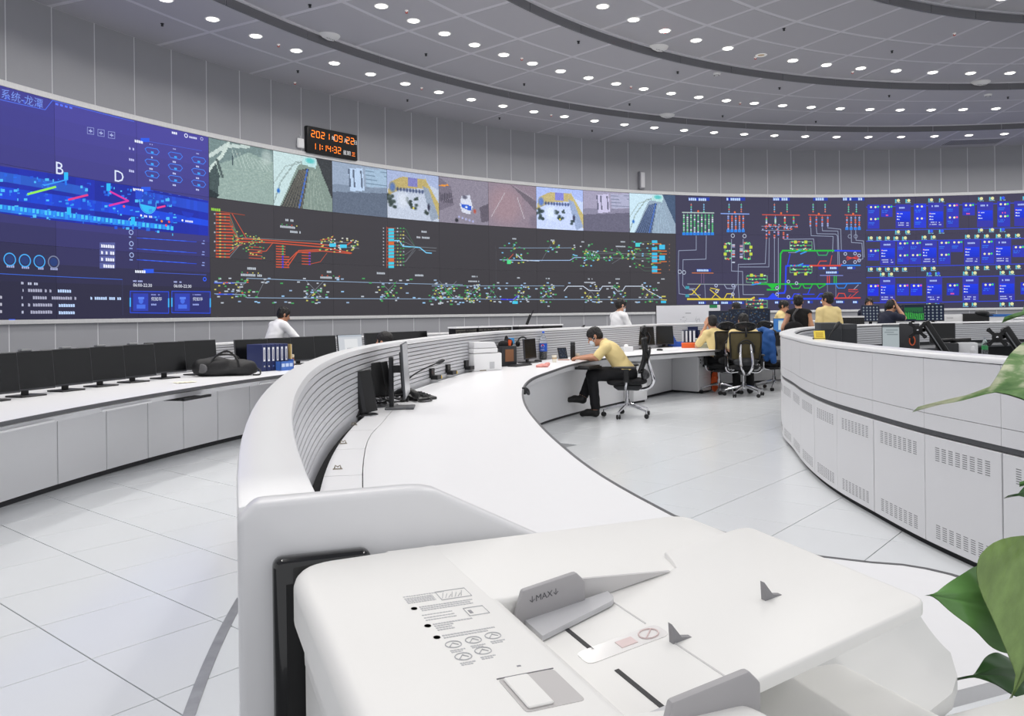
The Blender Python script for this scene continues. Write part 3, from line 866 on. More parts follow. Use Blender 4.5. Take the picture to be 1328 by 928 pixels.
def f_kiosk():
    p = Pic(60, 48, (142, 136, 152)); p.poly([(0, .0), (.25, .2), (.3, .6), (0, .75)], (120, 114, 130))
    for i in range(7): p.ln([(.03 + i * .035, .35), (.05 + i * .035, .55)], .008, (62, 60, 74))
    p.ln([(.02, .2), (.18, .17)], .018, (230, 150, 60)); p.poly([(.45, .38), (.62, .34), (.68, .6), (.62, .78), (.46, .74), (.42, .58)], (216, 220, 236)); p.poly([(.44, .55), (.66, .58), (.64, .7), (.46, .64)], (50, 96, 210)); p.blob(.55, .62, .03, .03, (230, 240, 255)); p.blob(.52, .4, .06, .05, (70, 70, 90), .8)
    for i in range(5): p.blob(.4 + i * .07, .85 + i * .02, .025, .03, (190, 196, 250), .8)
    p.blob(.72, .7, .03, .06, (190, 80, 60), .9); p.poly([(.82, .6), (1, .5), (1, .9), (.85, .95)], (100, 94, 108)); p.blob(.35, .93, .04, .05, (40, 40, 48)); p.noise(5); return p
def f_mauve():
    p = Pic(60, 48, (146, 132, 146)); p.blob(.35, .5, .4, .5, (168, 140, 148), .7); p.poly([(.45, 0), (1, .35), (1, .6), (.6, .15)], (112, 104, 116)); p.ln([(.05, .8), (.35, .2)], .008, (190, 180, 190)); p.ln([(.6, .3), (.75, .8)], .008, (190, 182, 192)); p.ln([(.55, .05), (.95, .3)], .006, (180, 172, 182)); p.blob(.95, .85, .12, .2, (120, 112, 130), .7); p.noise(4); return p
feeds = [f_hall(), f_platform(), f_steps((1.02, 1.06, 1.12)), f_office((1, 1, 1.02)), f_kiosk(), f_mauve(), f_office((1.04, 1.06, 1.16)), f_steps((1.1, 1.0, 1.08)), f_platform(1)]
for i, p in enumerate(feeds):
    p.put('camera_view', (2 + i) * TW + .004, (3 + i) * TW - .004, ZT - (ZT - ZB) / 3 + .006, ZT - .008)

# ---- centre: rail line diagrams
D = Draw(.003)
RED, GRN, YEL, WHT, CYN, GRY, BLU = (204, 84, 56), (70, 164, 92), (196, 190, 96), (186, 194, 204), (70, 200, 236), (128, 134, 142), (60, 60, 230)
PB = (150, 176, 206)
def L2(pts, w, c, off=0): D.line(pts, w * .72, c, W2, off)
D.dash(85, 396, .2, .05, (150, 210, 70), W2)
L2([(108, 404), (108, 612)], .012, (150, 70, 50))
for i in range(15):
    y = 418 + i * 14.2
    x1 = 185 if 3 < i < 12 else 170
    L2([(108, y), (x1, y + 2)], .034, RED); D.rect(122, y - 3, 130, y + 3, YEL, W2, .0006); D.dash(98 if i % 3 == 0 else 145, y, .03, .03, WHT if i % 3 == 0 else (90, 170, 120), W2)
    if i < 6: L2([(x1, y + 2), (x1 + 45 - i * 4, 540)], .014, RED if i % 2 else (110, 140, 120))
    elif i > 9: L2([(x1, y + 2), (x1 + 50 - (14 - i) * 2, 560)], .014, RED if i % 2 else GRY)
L2([(110, 405), (240, 424)], .02, (150, 70, 50)); L2([(180, 415), (250, 535)], .02, RED); L2([(205, 532), (320, 538), (560, 556), (700, 570), (735, 548)], .03, RED); L2([(190, 545), (370, 552), (600, 572), (735, 600)], .03, RED); L2([(230, 528), (730, 552)], .012, GRY)
L2([(370, 552), (340, 590), (270, 600)], .02, RED); L2([(590, 540), (640, 532), (650, 520)], .02, RED)
for i in range(9):
    y = 568 + i * 12
    L2([(386, y), (415 + (12 if i < 4 else 30), y + 2)], .03, RED); D.rect(412, y - 4, 420, y + 4, (70, 70, 220) if i > 3 else (90, 180, 110), W2, .0006)
L2([(440, 660), (490, 588), (590, 584)], .03, RED); L2([(430, 648), (480, 596), (600, 590), (730, 602)], .026, RED)
for i in range(5): L2([(260, 570 + i * 13), (320, 574 + i * 13)], .02, (190, 80, 60)); L2([(505, 598 + i * 13), (545, 600 + i * 13)], .024, RED); D.rect(536, 596 + i * 13, 544, 602 + i * 13, (110, 60, 200), W2, .0006)
L2([(545, 650), (590, 640), (620, 600)], .014, RED)
for i in range(70): x = rnd.uniform(180, 330); y = 520 + (x - 180) * .3 + rnd.uniform(-35, 60); D.rect(x, y, x + 7, y + 5, rnd.choice([YEL, GRN, YEL, (90, 150, 110)]), W2, .0008)
for i in range(60): x = rnd.uniform(580, 760); y = 560 + rnd.uniform(-45, 45) * (1 - abs(x - 660) / 160); D.rect(x, y, x + 8, y + 5, rnd.choice([YEL, GRN, (210, 210, 200), YEL]), W2, .0008)
D.rect(632, 555, 662, 571, CYN, W2, .001); D.rect(680, 560, 712, 576, CYN, W2, .001); L2([(600, 560), (770, 578)], .012, GRY)
for x, y, w in ((428, 446, .2), (404, 476, .36), (450, 500, .26), (252, 670, .2), (222, 700, .48), (620, 686, .2), (590, 712, .48), (845, 692, .26), (1028, 702, .24), (1058, 500, .15), (1036, 526, .4)): D.dash(x, y, w, .045, WHT, W2)
for x, y in ((410, 464), (432, 467), (455, 469), (478, 472), (225, 686), (250, 688), (275, 689), (300, 690), (595, 700), (620, 702), (648, 703), (675, 705)): D.rect(x, y, x + 6, y + 5, rnd.choice([RED, GRN, YEL, WHT]), W2)
# second diagram with cyan blocks
L2([(898, 478), (898, 668)], .014, RED)
for i in range(12):
    y = 484 + i * 15.5
    L2([(898, y), (936, y + 1)], .018, (190, 90, 60)); 
    if i not in (4, 9): D.rect(905, y + 2, 931, y + 14, (60, 204, 232), W2, .0006)
    else: D.rect(905, y + 2, 931, y + 14, (214, 110, 60), W2, .0006)
    L2([(936, y + 1), (985, y + (4 if i < 6 else -2)), (1030, 572)] if i % 2 == 0 else [(936, y + 1), (975, y)], .01, GRY if i % 3 else (70, 130, 90)); D.dash(880, y, .03, .025, WHT, W2)
    for k in range(3): D.rect(944 + k * 14 + rnd.uniform(-3, 3), y - 2, 950 + k * 14, y + 4, rnd.choice([YEL, GRN, GRN, WHT]), W2, .0008)
L2([(933, 542), (955, 542), (972, 568), (1050, 574), (1080, 598), (1105, 600)], .035, (120, 200, 240)); L2([(1030, 570), (1128, 577)], .014, GRY); L2([(1045, 585), (1125, 590)], .014, GRY); L2([(1030, 585), (985, 640), (950, 645)], .01, GRY)
# long double line along the bottom row
def W23(x, y): return W2(x, y)
for y0, y1 in ((738, 746), (800, 826)): pass
L2([(100, 735), (245, 738), (250, 716), (1249, 746)], .016, PB); L2([(100, 788), (240, 792), (250, 806), (1249, 812)], .016, PB)
L2([(195, 738), (245, 806)], .014, GRY); L2([(240, 738), (195, 792)], .014, GRY); L2([(335, 722), (292, 808)], .012, GRY); L2([(100, 737), (190, 738)], .03, (60, 90, 230)); L2([(110, 790), (190, 790)], .03, (60, 90, 230))
for cx in (565, 905, 1180):
    L2([(cx - 40, 728), (cx + 40, 812)], .014, GRY); L2([(cx + 40, 730), (cx - 40, 812)], .014, GRY)
    for i in range(26): x = cx + rnd.uniform(-55, 55); y = rnd.uniform(735, 820); D.rect(x, y, x + 9, y + 6, rnd.choice([GRN, GRN, YEL, WHT, PB]), W2, .0006)
for i in range(80):
    x = rnd.uniform(100, 1240); y = rnd.choice([712, 730, 770, 795, 822]) + x * .008 + rnd.uniform(-4, 4); D.rect(x, y, x + 13, y + 6, rnd.choice([WHT, PB, (150, 196, 236), WHT, GRN]), W2, .0006)
for i in range(30): x = rnd.uniform(95, 260); y = rnd.uniform(715, 812); D.rect(x, y, x + 9, y + 6, rnd.choice([YEL, RED, WHT, GRN, GRN]), W2, .0006)
def L3(pts, w, c, off=0): D.line(pts, w * .75, c, W3, off)
L3([(330, 480), (335, 500), (335, 720), (355, 688)], .006, (90, 94, 100)); L3([(350, 488), (730, 488)], .013, PB); L3([(355, 550), (470, 553), (720, 553), (745, 538), (800, 538)], .024, (160, 190, 230)); L3([(440, 520), (475, 552), (560, 556)], .03, (190, 210, 235)); L3([(620, 470), (570, 560)], .01, GRY); L3([(400, 548), (425, 520)], .02, RED)
L3([(800, 500), (1150, 530)], .012, GRY); L3([(800, 538), (1150, 545)], .012, GRY); L3([(800, 518), (1160, 518)], .01, GRY)
D.rect(392, 552, 412, 572, (80, 220, 140), W3, .0008)
for cx, cy, n, sx, sy in ((430, 510, 34, 70, 55), (630, 480, 16, 40, 30), (785, 525, 30, 55, 60), (830, 525, 30, 45, 24), (920, 520, 14, 30, 34), (1005, 525, 24, 50, 24), (1100, 520, 50, 90, 70)):
    for i in range(n): x = cx + rnd.uniform(-1, 1) * sx; y = cy + rnd.uniform(-1, 1) * sy; D.rect(x, y, x + 9, y + 6, rnd.choice([GRN, GRN, YEL, (120, 190, 230), WHT, (60, 150, 100)]), W3, .0006)
for i in range(5):
    L3([(800 + i * 13, 508), (822 + i * 11, 548)], .02, (50, 170, 90)); 
for i, y in enumerate((456, 492, 520, 538, 556, 590, 608)): D.rect(1148, y - 7, 1176, y + 7, (64, 190, 232), W3, .001); L3([(1150, y + 11), (1195, y + 11)], .028, (222, 120, 60)); L3([(1060, 480 + i * 16), (1110, y), (1150, y)], .01, (90, 120, 100))
for y in (484, 540): D.rect(1186, y - 12, 1216, y + 12, (64, 190, 232), W3, .001)
for y in (505, 520, 560): L3([(1190, y), (1225, y)], .03, (222, 120, 60))
D.rect(1062, 462, 1086, 482, (70, 210, 210), W3, .001); L3([(1060, 492), (1086, 494)], .02, YEL); L3([(965, 490), (990, 520)], .01, GRY); L3([(940, 570), (990, 540)], .01, GRY)
for i in range(7): D.dash(1238, 470 + i * 22, .02, .03, (190, 130, 100), W3)
for x, y, w in ((420, 440, .12), (620, 448, .12), (775, 456, .12), (985, 456, .14), (960, 480, .3), (208, 637, .17), (190, 662, .35), (445, 644, .17), (595, 648, .12), (815, 650, .14), (795, 668, .35), (958, 650, .14), (1192, 650, .14), (604, 792, .1)): D.dash(x, y, w, .035, WHT, W3)
L3([(0, 686), (340, 686), (690, 686)], .016, PB); L3([(0, 748), (340, 756), (1190, 756)], .016, PB); L3([(690, 712), (710, 688), (790, 688), (820, 710), (875, 712), (890, 688), (945, 688), (970, 714), (995, 712), (1010, 688), (1100, 688), (1130, 712), (1200, 750)], .026, (206, 216, 232)); L3([(360, 756), (425, 758), (445, 740)], .04, BLU)
D.rect(420, 766, 448, 780, CYN, W3, .001); D.rect(1195, 764, 1222, 776, (60, 190, 230), W3, .001); D.rect(1198, 738, 1220, 745, YEL, W3, .001); L3([(1195, 758), (1225, 760)], .03, YEL)
for cx, n in ((20, 16), (80, 16), (205, 60), (460, 34), (605, 34), (830, 26), (970, 22), (1130, 24), (315, 16)):
    for i in range(n): x = cx + rnd.uniform(-42, 42); y = rnd.uniform(676, 770); D.rect(x, y, x + 9, y + 6, rnd.choice([GRN, (60, 150, 100), YEL, (150, 190, 230), WHT]), W3, .0006)
    L3([(cx - 35, 760), (cx + 10, 700)], .01, GRY); L3([(cx + 35, 760), (cx - 10, 700)], .01, GRY)
for i in range(60): x = rnd.uniform(0, 1190); y = rnd.choice([668, 696, 742, 768]) + rnd.uniform(-3, 3); D.rect(x, y, x + 12, y + 6, rnd.choice([WHT, PB, (150, 196, 236)]), W3, .0006)
for k in range(5): L3([(68, 696 + 8 * k), (95, 740 - 8 * k)], .012, (50, 180, 90))
D.done('rail_diagram')

# ---- right of centre: power network diagram
D = Draw(.003)
def L4(pts, w, c, off=0): D.line(pts, w * .85, c, W4, off)
LG, BR, DB, OR = (150, 160, 186), (196, 80, 70), (40, 130, 230), (230, 110, 60)
for x, w in ((155, 130), (388, 116), (675, 104), (922, 90), (1104, 134)): D.rect(x, 123, x + w, 143, (34, 60, 170), W4, .0002); D.dash(x + 2, 133, w / 4.743 / 48.5 * .97, .075, (190, 215, 250), W4, .0006)
def bank(x0, x1, ybar, cbar, xs, y1, lines, cblk, yblk, cl):
    L4([(x0, ybar), (x1, ybar + 3)], .035, cbar)
    for x in xs:
        L4([(x, ybar), (x, y1)], .012, LG)
        for i in range(lines): y = ybar + 14 + i * (y1 - ybar - 20) / lines; D.rect(x - 5, y, x + 5, y + 9, rnd.choice(cl), W4, .0006)
        if cblk: D.rect(x - 10, yblk, x + 9, yblk + 17, cblk, W4, .001)
GL = [(90, 200, 120), (70, 170, 110), (160, 210, 180), (210, 220, 230)]
RL = [(226, 110, 80), (160, 170, 220), (120, 150, 220), (220, 90, 70)]
bank(118, 312, 215, (170, 190, 186), [127 + i * 22 for i in range(9)], 350, 9, DB, 338, GL)
bank(355, 528, 222, (130, 160, 230), [400 + i * 23 for i in range(5)], 330, 7, DB, 320, RL)
bank(610, 838, 229, BR, [635, 690, 748, 802], 290, 4, None, 0, RL + GL)
bank(895, 1030, 230, BR, [905, 942, 978, 1012], 310, 5, None, 0, RL)
bank(1118, 1215, 230, BR, [1130, 1156, 1182, 1206], 320, 5, DB, 306, RL)
for x in (172, 250, 405, 480, 684, 762, 922, 996, 1140, 1188): L4([(x, 158), (x, 215)], .012, LG); [D.rect(x - 4, 165 + k * 14, x + 4, 172 + k * 14, rnd.choice([(90, 210, 160), (226, 120, 90), (120, 190, 230)]), W4, .0006) for k in range(4)]
for x, y in ((215, 208), (440, 214), (725, 220), (957, 224), (1168, 224)): D.disc(x, y, .03, OR, W4, .001)
for x0, x1 in ((605, 825), (625, 770)): L4([(x0, 300), (x1, 300)], .015, LG); L4([(x0, 325), (x1 - 40, 325)], .015, LG)
for i in range(46): x = rnd.uniform(605, 820); y = rnd.uniform(285, 318); D.rect(x, y, x + 8, y + 7, rnd.choice(RL + [(130, 180, 230)]), W4, .0008)
for i in range(26): x = rnd.choice([635, 652, 684, 708, 740, 764]); y = rnd.uniform(325, 372); D.rect(x - 5, y, x + 5, y + 8, rnd.choice(RL), W4, .0008)
wr = .02
L4([(203, 358), (203, 446), (95, 450), (93, 570), (98, 715), (140, 720), (230, 722)], wr, LG); L4([(265, 358), (263, 502), (122, 506), (120, 660), (135, 682), (200, 684)], wr, LG)
L4([(420, 380), (420, 575), (488, 578), (490, 655), (492, 720), (620, 720)], wr, LG); L4([(492, 380), (492, 470)], wr, LG); L4([(635, 372), (628, 530), (462, 534), (460, 655), (468, 745)], wr, LG); L4([(652, 372), (650, 550), (468, 550)], wr, LG); L4([(684, 372), (684, 645)], wr, LG); L4([(708, 372), (708, 742)], wr, LG); L4([(735, 372), (745, 380), (925, 378), (932, 450)], wr, LG)
L4([(908, 310), (910, 358), (1045, 362), (1042, 460)], wr, LG); L4([(942, 310), (945, 346), (1062, 348), (1072, 360), (1075, 540)], wr, LG); L4([(978, 310), (980, 328), (1075, 330), (1085, 540)], wr, LG); L4([(1012, 310), (1092, 318), (1096, 450)], wr, LG)
L4([(1156, 325), (1158, 400), (1222, 404), (1228, 500), (1200, 510)], wr, LG); L4([(1184, 325), (1186, 386), (1232, 390), (1236, 490)], wr, LG)
for x in (1148, 1184): D.ring(x, 362, .05, .014, LG, W4)
for x, y in ((102, 580), (128, 584), (428, 358), (500, 360)): D.ring(x, y, .05, .016, (190, 200, 220), W4)
# feeder cells
def cell(x0, y0, x1, y1, yl=True):
    L4([(x0, y0), (x1, y0), (x1, y1), (x0, y1), (x0, y0)], .014, (130, 190, 150)); L4([(x0, (y0 + y1) / 2), (x1, (y0 + y1) / 2)], .02, (70, 180, 110))
    for i in range(24): t = rnd.random(); x = x0 + (x1 - x0) * t; y = rnd.choice([y0, (y0 + y1) / 2, y1]) + rnd.uniform(-4, 4); D.rect(x - 5, y - 4, x + 5, y + 4, rnd.choice([(90, 220, 130), (70, 180, 110), (190, 230, 190), (220, 110, 80)]), W4, .0006)
cell(380, 405, 418, 500); cell(498, 405, 536, 500); cell(780, 395, 915, 440); cell(780, 545, 915, 585); cell(512, 605, 640, 645); cell(512, 755, 640, 800)
for x, y in ((372, 418), (372, 462), (530, 420), (530, 462), (804, 388), (868, 388), (804, 584), (868, 584), (534, 592), (596, 592), (596, 788)): D.rect(x, y, x + 18, y + 18, (196, 214, 70), W4, .0012)
for i in range(22): x = rnd.choice([432, 480]); y = rnd.uniform(380, 520); D.rect(x - 9, y, x + 9, y + 8, rnd.choice([(190, 200, 220), (226, 110, 80), (150, 160, 200)]), W4, .0008)
L4([(770, 462), (815, 462)], .02, LG); L4([(845, 470), (882, 455)], .04, (60, 150, 240)); L4([(815, 460), (850, 445)], .04, (60, 150, 240)); L4([(815, 545), (860, 530)], .04, (60, 150, 240)); L4([(545, 660), (600, 650)], .04, (60, 150, 240))
G2, B2, Y2, R2 = (30, 190, 60), (36, 70, 240), (222, 200, 60), (214, 70, 60)
L4([(640, 690), (700, 690), (718, 680), (722, 470), (735, 450), (1050, 450)], .055, G2); L4([(1055, 450), (1212, 452)], .055, B2); L4([(700, 712), (745, 710), (752, 690), (755, 545), (780, 542), (900, 542)], .055, B2); L4([(900, 542), (1090, 542), (1098, 535)], .05, R2); L4([(1095, 540), (1212, 540)], .045, DB)
L4([(765, 540), (780, 470)], .03, B2); L4([(945, 455), (955, 478), (1005, 478), (1015, 455)], .026, (50, 180, 110)); L4([(950, 540), (965, 514), (1005, 514)], .03, R2); L4([(1038, 480), (1025, 540)], .026, R2); L4([(1128, 495), (1200, 495)], .035, R2); L4([(1130, 485), (1195, 505)], .02, R2); L4([(1195, 482), (1130, 508)], .02, R2)
for x, y in ((1120, 470), (1180, 468), (1115, 520), (1180, 520), (1205, 480), (1205, 510), (700, 680), (700, 718), (770, 640), (770, 735), (325, 665), (330, 700), (430, 665), (428, 718), (820, 650)): D.ring(x, y, .04, .018, (190, 200, 230), W4)
L4([(150, 655), (460, 658), (545, 660)], wr * 1.4, (140, 150, 160)); L4([(580, 655), (1000, 655)], .045, G2); L4([(1000, 655), (1215, 650)], .045, DB)
L4([(150, 748), (540, 748), (560, 738)], .06, Y2); L4([(590, 745), (1055, 745)], .06, B2); L4([(1055, 742), (1212, 740)], .045, R2)
L4([(155, 720), (178, 718), (230, 655)], .03, Y2); L4([(178, 690), (230, 745)], .035, Y2); L4([(160, 690), (185, 690)], .03, LG); L4([(288, 690), (355, 745)], .03, Y2); L4([(300, 742), (345, 690), (290, 680)], .026, Y2); L4([(255, 655), (260, 745)], .016, LG); L4([(375, 745), (392, 715), (425, 715), (435, 745)], .03, Y2); L4([(375, 658), (390, 682), (435, 684), (450, 658)], .026, LG); L4([(450, 660), (415, 740)], .022, LG)
for k in range(6): L4([(640 + k * 6, 658 + k * 5), (705 - k * 6, 658 + k * 5)], .03, G2); L4([(640 + k * 6, 745 - k * 6), (710 - k * 6, 745 - k * 6)], .03, B2)
L4([(780, 658), (795, 682), (835, 682), (850, 658)], .03, G2); L4([(858, 658), (870, 680), (905, 680), (918, 658)], .03, G2); L4([(945, 658), (960, 682), (1000, 658)], .03, G2); L4([(1060, 655), (1075, 680), (1115, 680), (1130, 655)], .03, DB); L4([(790, 745), (805, 716), (840, 716)], .03, B2); L4([(860, 718), (930, 718)], .03, B2); L4([(905, 680), (890, 715)], .03, B2); L4([(940, 745), (965, 715), (1000, 715)], .03, B2); L4([(1065, 742), (1080, 712), (1115, 714), (1125, 742)], .03, R2); L4([(1140, 690), (1195, 690)], .03, R2); L4([(1140, 700), (1190, 705)], .02, R2); L4([(1150, 742), (1200, 700)], .02, R2); L4([(1200, 660), (1170, 690)], .024, LG); L4([(1135, 742), (1155, 720)], .02, R2)
L4([(178, 587), (308, 588)], .03, (190, 110, 70)); L4([(965, 602), (1105, 603)], .03, (120, 130, 200))
for x in (235, 250): L4([(x, 588), (x, 650)], .016, (130, 100, 140))
for x, c in ((1010, R2), (1022, R2), (1052, G2), (1064, G2)): L4([(x, 605), (x, 650)], .03, c)
L4([(1010, 650), (1010, 740)], .012, LG); L4([(1062, 650), (1062, 740)], .012, LG)
D.rect(136, 668, 160, 686, (60, 150, 170), W4, .001); D.rect(136, 718, 160, 736, (60, 150, 170), W4, .001)
for x, y, w in ((208, 571, .36), (1002, 584, .32), (218, 770, .18), (310, 770, .12), (358, 770, .26), (430, 770, .28), (688, 768, .1), (788, 768, .1), (890, 766, .12), (968, 766, .1), (1065, 765, .2), (1168, 766, .12), (958, 557, .18), (1026, 557, .2), (1133, 556, .2)): D.rect(x - 3, y - 8, x + w * 230 + 3, y + 8, (34, 60, 170), W4, .0002); D.dash(x, y, w, .06, (190, 220, 250), W4, .0006)
for x in (1120, 1242): pass
D.done('power_diagram')

# ---- far right: blue status boards
D = Draw(.003)
def L5(pts, w, c, off=0): D.line(pts, w, c, W5, off)
def card(x0, y0, x1, y1, c, pts, red=None, c2=None):
    D.rect(x0, y0, x1, y1, c, W5, .0002, c2)
    for i, (x, y, col) in enumerate(pts): D.disc(x, y, .028, col, W5, .001); D.dash(x - 6, y + 11, .05, .018, (120, 150, 230), W5, .001)
WH, GR, PK, YL = (238, 240, 245), (70, 220, 110), (240, 90, 150), (240, 236, 190)
CB = (44, 52, 186)
def small(x0, y0, x1, y1, rows, dot=GR, red=False, c=CB):
    D.rect(x0, y0, x1, y1, c, W5, .0002)
    for y in rows:
        for x in (x0 + 22, x0 + 50): D.disc(x, y, .03, YL, W5, .001)
        D.disc(x0 + 66, y - 2, .028, dot, W5, .001); D.dash(x0 + 7, y + 24, .17, .03, (50, 120, 240), W5, .0008); D.dash(x0 + 7, y + 35, .14, .025, (50, 120, 240), W5, .0008)
    if red: D.dash(x0 + 24, y1 - 10, .1, .04, PK, W5, .001)
def big(x0, y0, x1, y1, split, bar=True):
    D.rect(x0, y0, x1, y1, (50, 52, 170), W5, .0002); D.rect(x0 + 4, split, x1 - 4, split + 64, (16, 56, 236), W5, .0005, (10, 44, 200))
    D.dash(x0 + 22, y0 + 22, .2, .05, (170, 190, 245), W5, .001)
    for i in range(3): D.disc(x0 + 12, split + 14 + i * 18, .018, (255, 170, 150) if i == 0 else WH, W5, .001); D.dash(x0 + 18, split + 15 + i * 18, .12 if i == 0 else .07, .03, (190, 205, 255), W5, .001)
    if bar: 
        for k in (0, 14): D.dash(x0 + 10, y1 - 34 + k, .19, .03, (190, 200, 245), W5, .001); D.dash(x0 + 68, y1 - 33 + k, .07, .03, (190, 200, 245), W5, .001)
for y0, y1 in ((188, 158), (334, 318), (404, 386), (566, 548), (634, 624), (794, 782)): L5([(115, y0), (500, (y0 * 2 + y1) / 3 + 1), (1300, y1 - 6)], .022, (44, 70, 220))
small(122, 172, 197, 325, (188, 264)); small(207, 172, 280, 250, (187,), red=True); big(300, 170, 396, 322, 215); small(416, 166, 494, 320, (184, 260), dot=(40, 60, 255), c=(36, 56, 214)); big(506, 160, 604, 318, 215); small(622, 162, 700, 318, (178, 254), dot=PK); small(724, 160, 802, 240, (176,), red=True); big(816, 156, 918, 315, 208, False); small(944, 152, 1026, 312, (170, 246), red=False); D.dash(974, 224, .1, .04, PK, W5, .001); big(1052, 150, 1160, 308, 192, False)
small(122, 452, 196, 526, (465,)); big(202, 404, 298, 556, 448); small(308, 404, 385, 550, (418, 494)); small(388, 404, 462, 550, (416, 492)); big(466, 402, 562, 552, 444); small(570, 398, 648, 550, (414, 490)); small(650, 396, 726, 472, (411,)); big(734, 394, 834, 550, 440); small(842, 392, 925, 545, (408, 484)); big(930, 390, 1032, 548, 436); small(1040, 430, 1120, 504, (442,))
small(122, 676, 192, 750, (688,), dot=PK, c=(24, 44, 224)); big(200, 634, 298, 792, 680); small(308, 674, 384, 748, (686,), dot=PK, c=(34, 50, 205)); small(394, 674, 468, 748, (686,), dot=PK, c=(24, 44, 224)); big(494, 632, 595, 792, 678); small(624, 670, 702, 746, (684,), red=True, c=(30, 46, 190)); big(724, 630, 826, 790, 674); small(848, 668, 928, 742, (680,), c=(30, 46, 200)); big(952, 628, 1055, 788, 672); small(1092, 664, 1160, 740, (678,), c=(30, 46, 200))
for x, y, bl in [(x, y, 0) for x, y in ((312, 148), (378, 148), (522, 144), (590, 143), (838, 136), (908, 134))] + [(976, 132, 1)] + [(312, 346, 0), (376, 346, 0), (522, 342, 1), (590, 341, 1), (838, 335, 0), (908, 333, 0), (976, 332, 1)] + [(140 + i * 54, 385, 0) for i in range(5)] + [(480, 380, 0), (538, 379, 0), (755, 374, 0), (815, 373, 0), (875, 372, 0), (950, 370, 0), (1010, 369, 0), (1072, 368, 0)] + [(140 + i * 54, 582, 0) for i in range(5)] + [(478, 578, 0), (538, 577, 0), (755, 574, 0), (812, 573, 0), (875, 572, 0), (950, 569, 0), (1010, 568, 0), (1075, 566, 0), (216, 614, 0), (268, 614, 0), (512, 611, 1), (566, 610, 1), (742, 606, 0), (798, 606, 0), (975, 603, 0), (1034, 602, 0), (510, 808, 0), (566, 807, 1), (742, 805, 0), (798, 804, 0), (975, 803, 0), (1032, 802, 0), (1120, 130, 0), (1180, 366, 0)]:
    D.rect(x - 15, y - 10, x - 7, y + 8, (90, 200, 220), W5, .0008); D.disc(x + 5, y - 2, .045, (50, 90, 240) if bl else (226, 226, 170), W5, .001); D.dash(x - 16, y + 12, .15, .022, (140, 200, 230), W5, .0008)
D.done('status_board')

# ---- things on the wall above the display
def wall_frame(px, py):
    a, z, _ = onarc(px, py, RW)
    n = Vector((sin(R_(a)), -cos(R_(a)), 0))
    return pol(RW, a, z), -R_(90) + math.atan2(n.y, n.x) + pi, a
p0, rz, a = wall_frame(428, 187)
t = thing('led_clock', 'black wall clock with glowing orange date and time above the display wall', 'clock', p0 + Vector((0, 0, -.27)), R_(a))
# local axes: x to the viewer's right, y into the wall
b = MB(); b.box(-.63, .63, -.10, -.0, 0, .54); b.build('case', M_BLACK, t, bevel=.01)
b = MB(); b.box(-.60, .60, -.102, -.098, .03, .51); b.build('face', mat('black_clock_face', (12, 11, 13), .3), t)
SEG = {'0': 'abcdef', '1': 'bc', '2': 'abged', '3': 'abgcd', '4': 'fgbc', '5': 'afgcd', '6': 'afgedc', '7': 'abc', '8': 'abcdefg', '9': 'abcdfg'}
def digits(b, s, x, z, w, h, gap):
    for ch in s:
        if ch == ':':
            for k in (.3, .7): b.box(x + .006, x + .026, -.105, -.1025, z + h * k - .01, z + h * k + .01)
            x += .045; continue
        t_ = w * .17
        S = {'a': (0, h, w, h), 'd': (0, 0, w, 0), 'g': (0, h / 2, w, h / 2), 'f': (0, h / 2, 0, h), 'b': (w, h / 2, w, h), 'e': (0, 0, 0, h / 2), 'c': (w, 0, w, h / 2)}
        for k in SEG[ch]:
            x0, z0, x1, z1 = S[k]
            if x0 == x1: b.box(x + x0 - t_ / 2, x + x0 + t_ / 2, -.105, -.1025, z + z0 + t_ * .4, z + z1 - t_ * .4)
            else: b.box(x + x0 + t_ * .3, x + x1 - t_ * .3, -.105, -.1025, z + z0 - t_ / 2, z + z0 + t_ / 2)
        x += w + gap
    return x
M_LED = mat('orange_led', (255, 120, 20), .4, emit=(255, 128, 30), estr=1.6)
b = MB(); digits(b, '2021', -.53, .33, .075, .125, .045); digits(b, '09', .035, .33, .075, .125, .045); digits(b, '22', .34, .33, .075, .125, .045)
digits(b, '11:14:32', -.5, .085, .065, .125, .042); b.build('led_digits', M_LED, t)
for body, x, z, c in (('年', -.04, .34, 'w'), ('月', .28, .34, 'w'), ('日', .53, .34, 'w'), ('星期', .25, .09, 'w'), ('三', .475, .085, 'o')):
    vs, fs = text_mesh(body, .1)
    b = MB(); b.add([(x + p, -.1035, z + q) for p, q, _ in vs], fs)
    b.build('printed_character', M_LED if c == 'o' else mat('glowing_white_print', (225, 225, 225), .5, emit=(200, 200, 205), estr=.5), t, recalc=False)  # white characters carry a weak added glow
p0, rz, a = wall_frame(388.5, 186)
t = thing('wall_sensor', 'small white rounded sensor box mounted beside the orange clock', 'sensor', p0 + Vector((0, 0, -.1)), R_(a))
b = MB(); b.box(-.085, .085, -.06, 0, 0, .2); b.build('case', M_WHITE2, t, bevel=.03, seg=3)
b = MB(); b.tube([(0, -.02, .2), (0, -.015, .25), (0, 0, .27)], .007, 6); b.build('cable', M_PANEL, t)
p0, rz, a = wall_frame(830.5, 234)
t = thing('column_speaker', 'slim white column loudspeaker on the wall just above the display', 'speaker', p0 + Vector((0, 0, -.23)), R_(a))
b = MB(); b.box(-.075, .075, -.12, 0, 0, .46); b.build('cabinet', mat('speaker_grey', (150, 150, 156), .5), t, bevel=.012)
b = MB(); b.box(-.05, .065, -.126, -.119, .03, .43); b.build('grille', mat('speaker_grille', (214, 214, 218), .6, bump=.4, bscale=400), t)
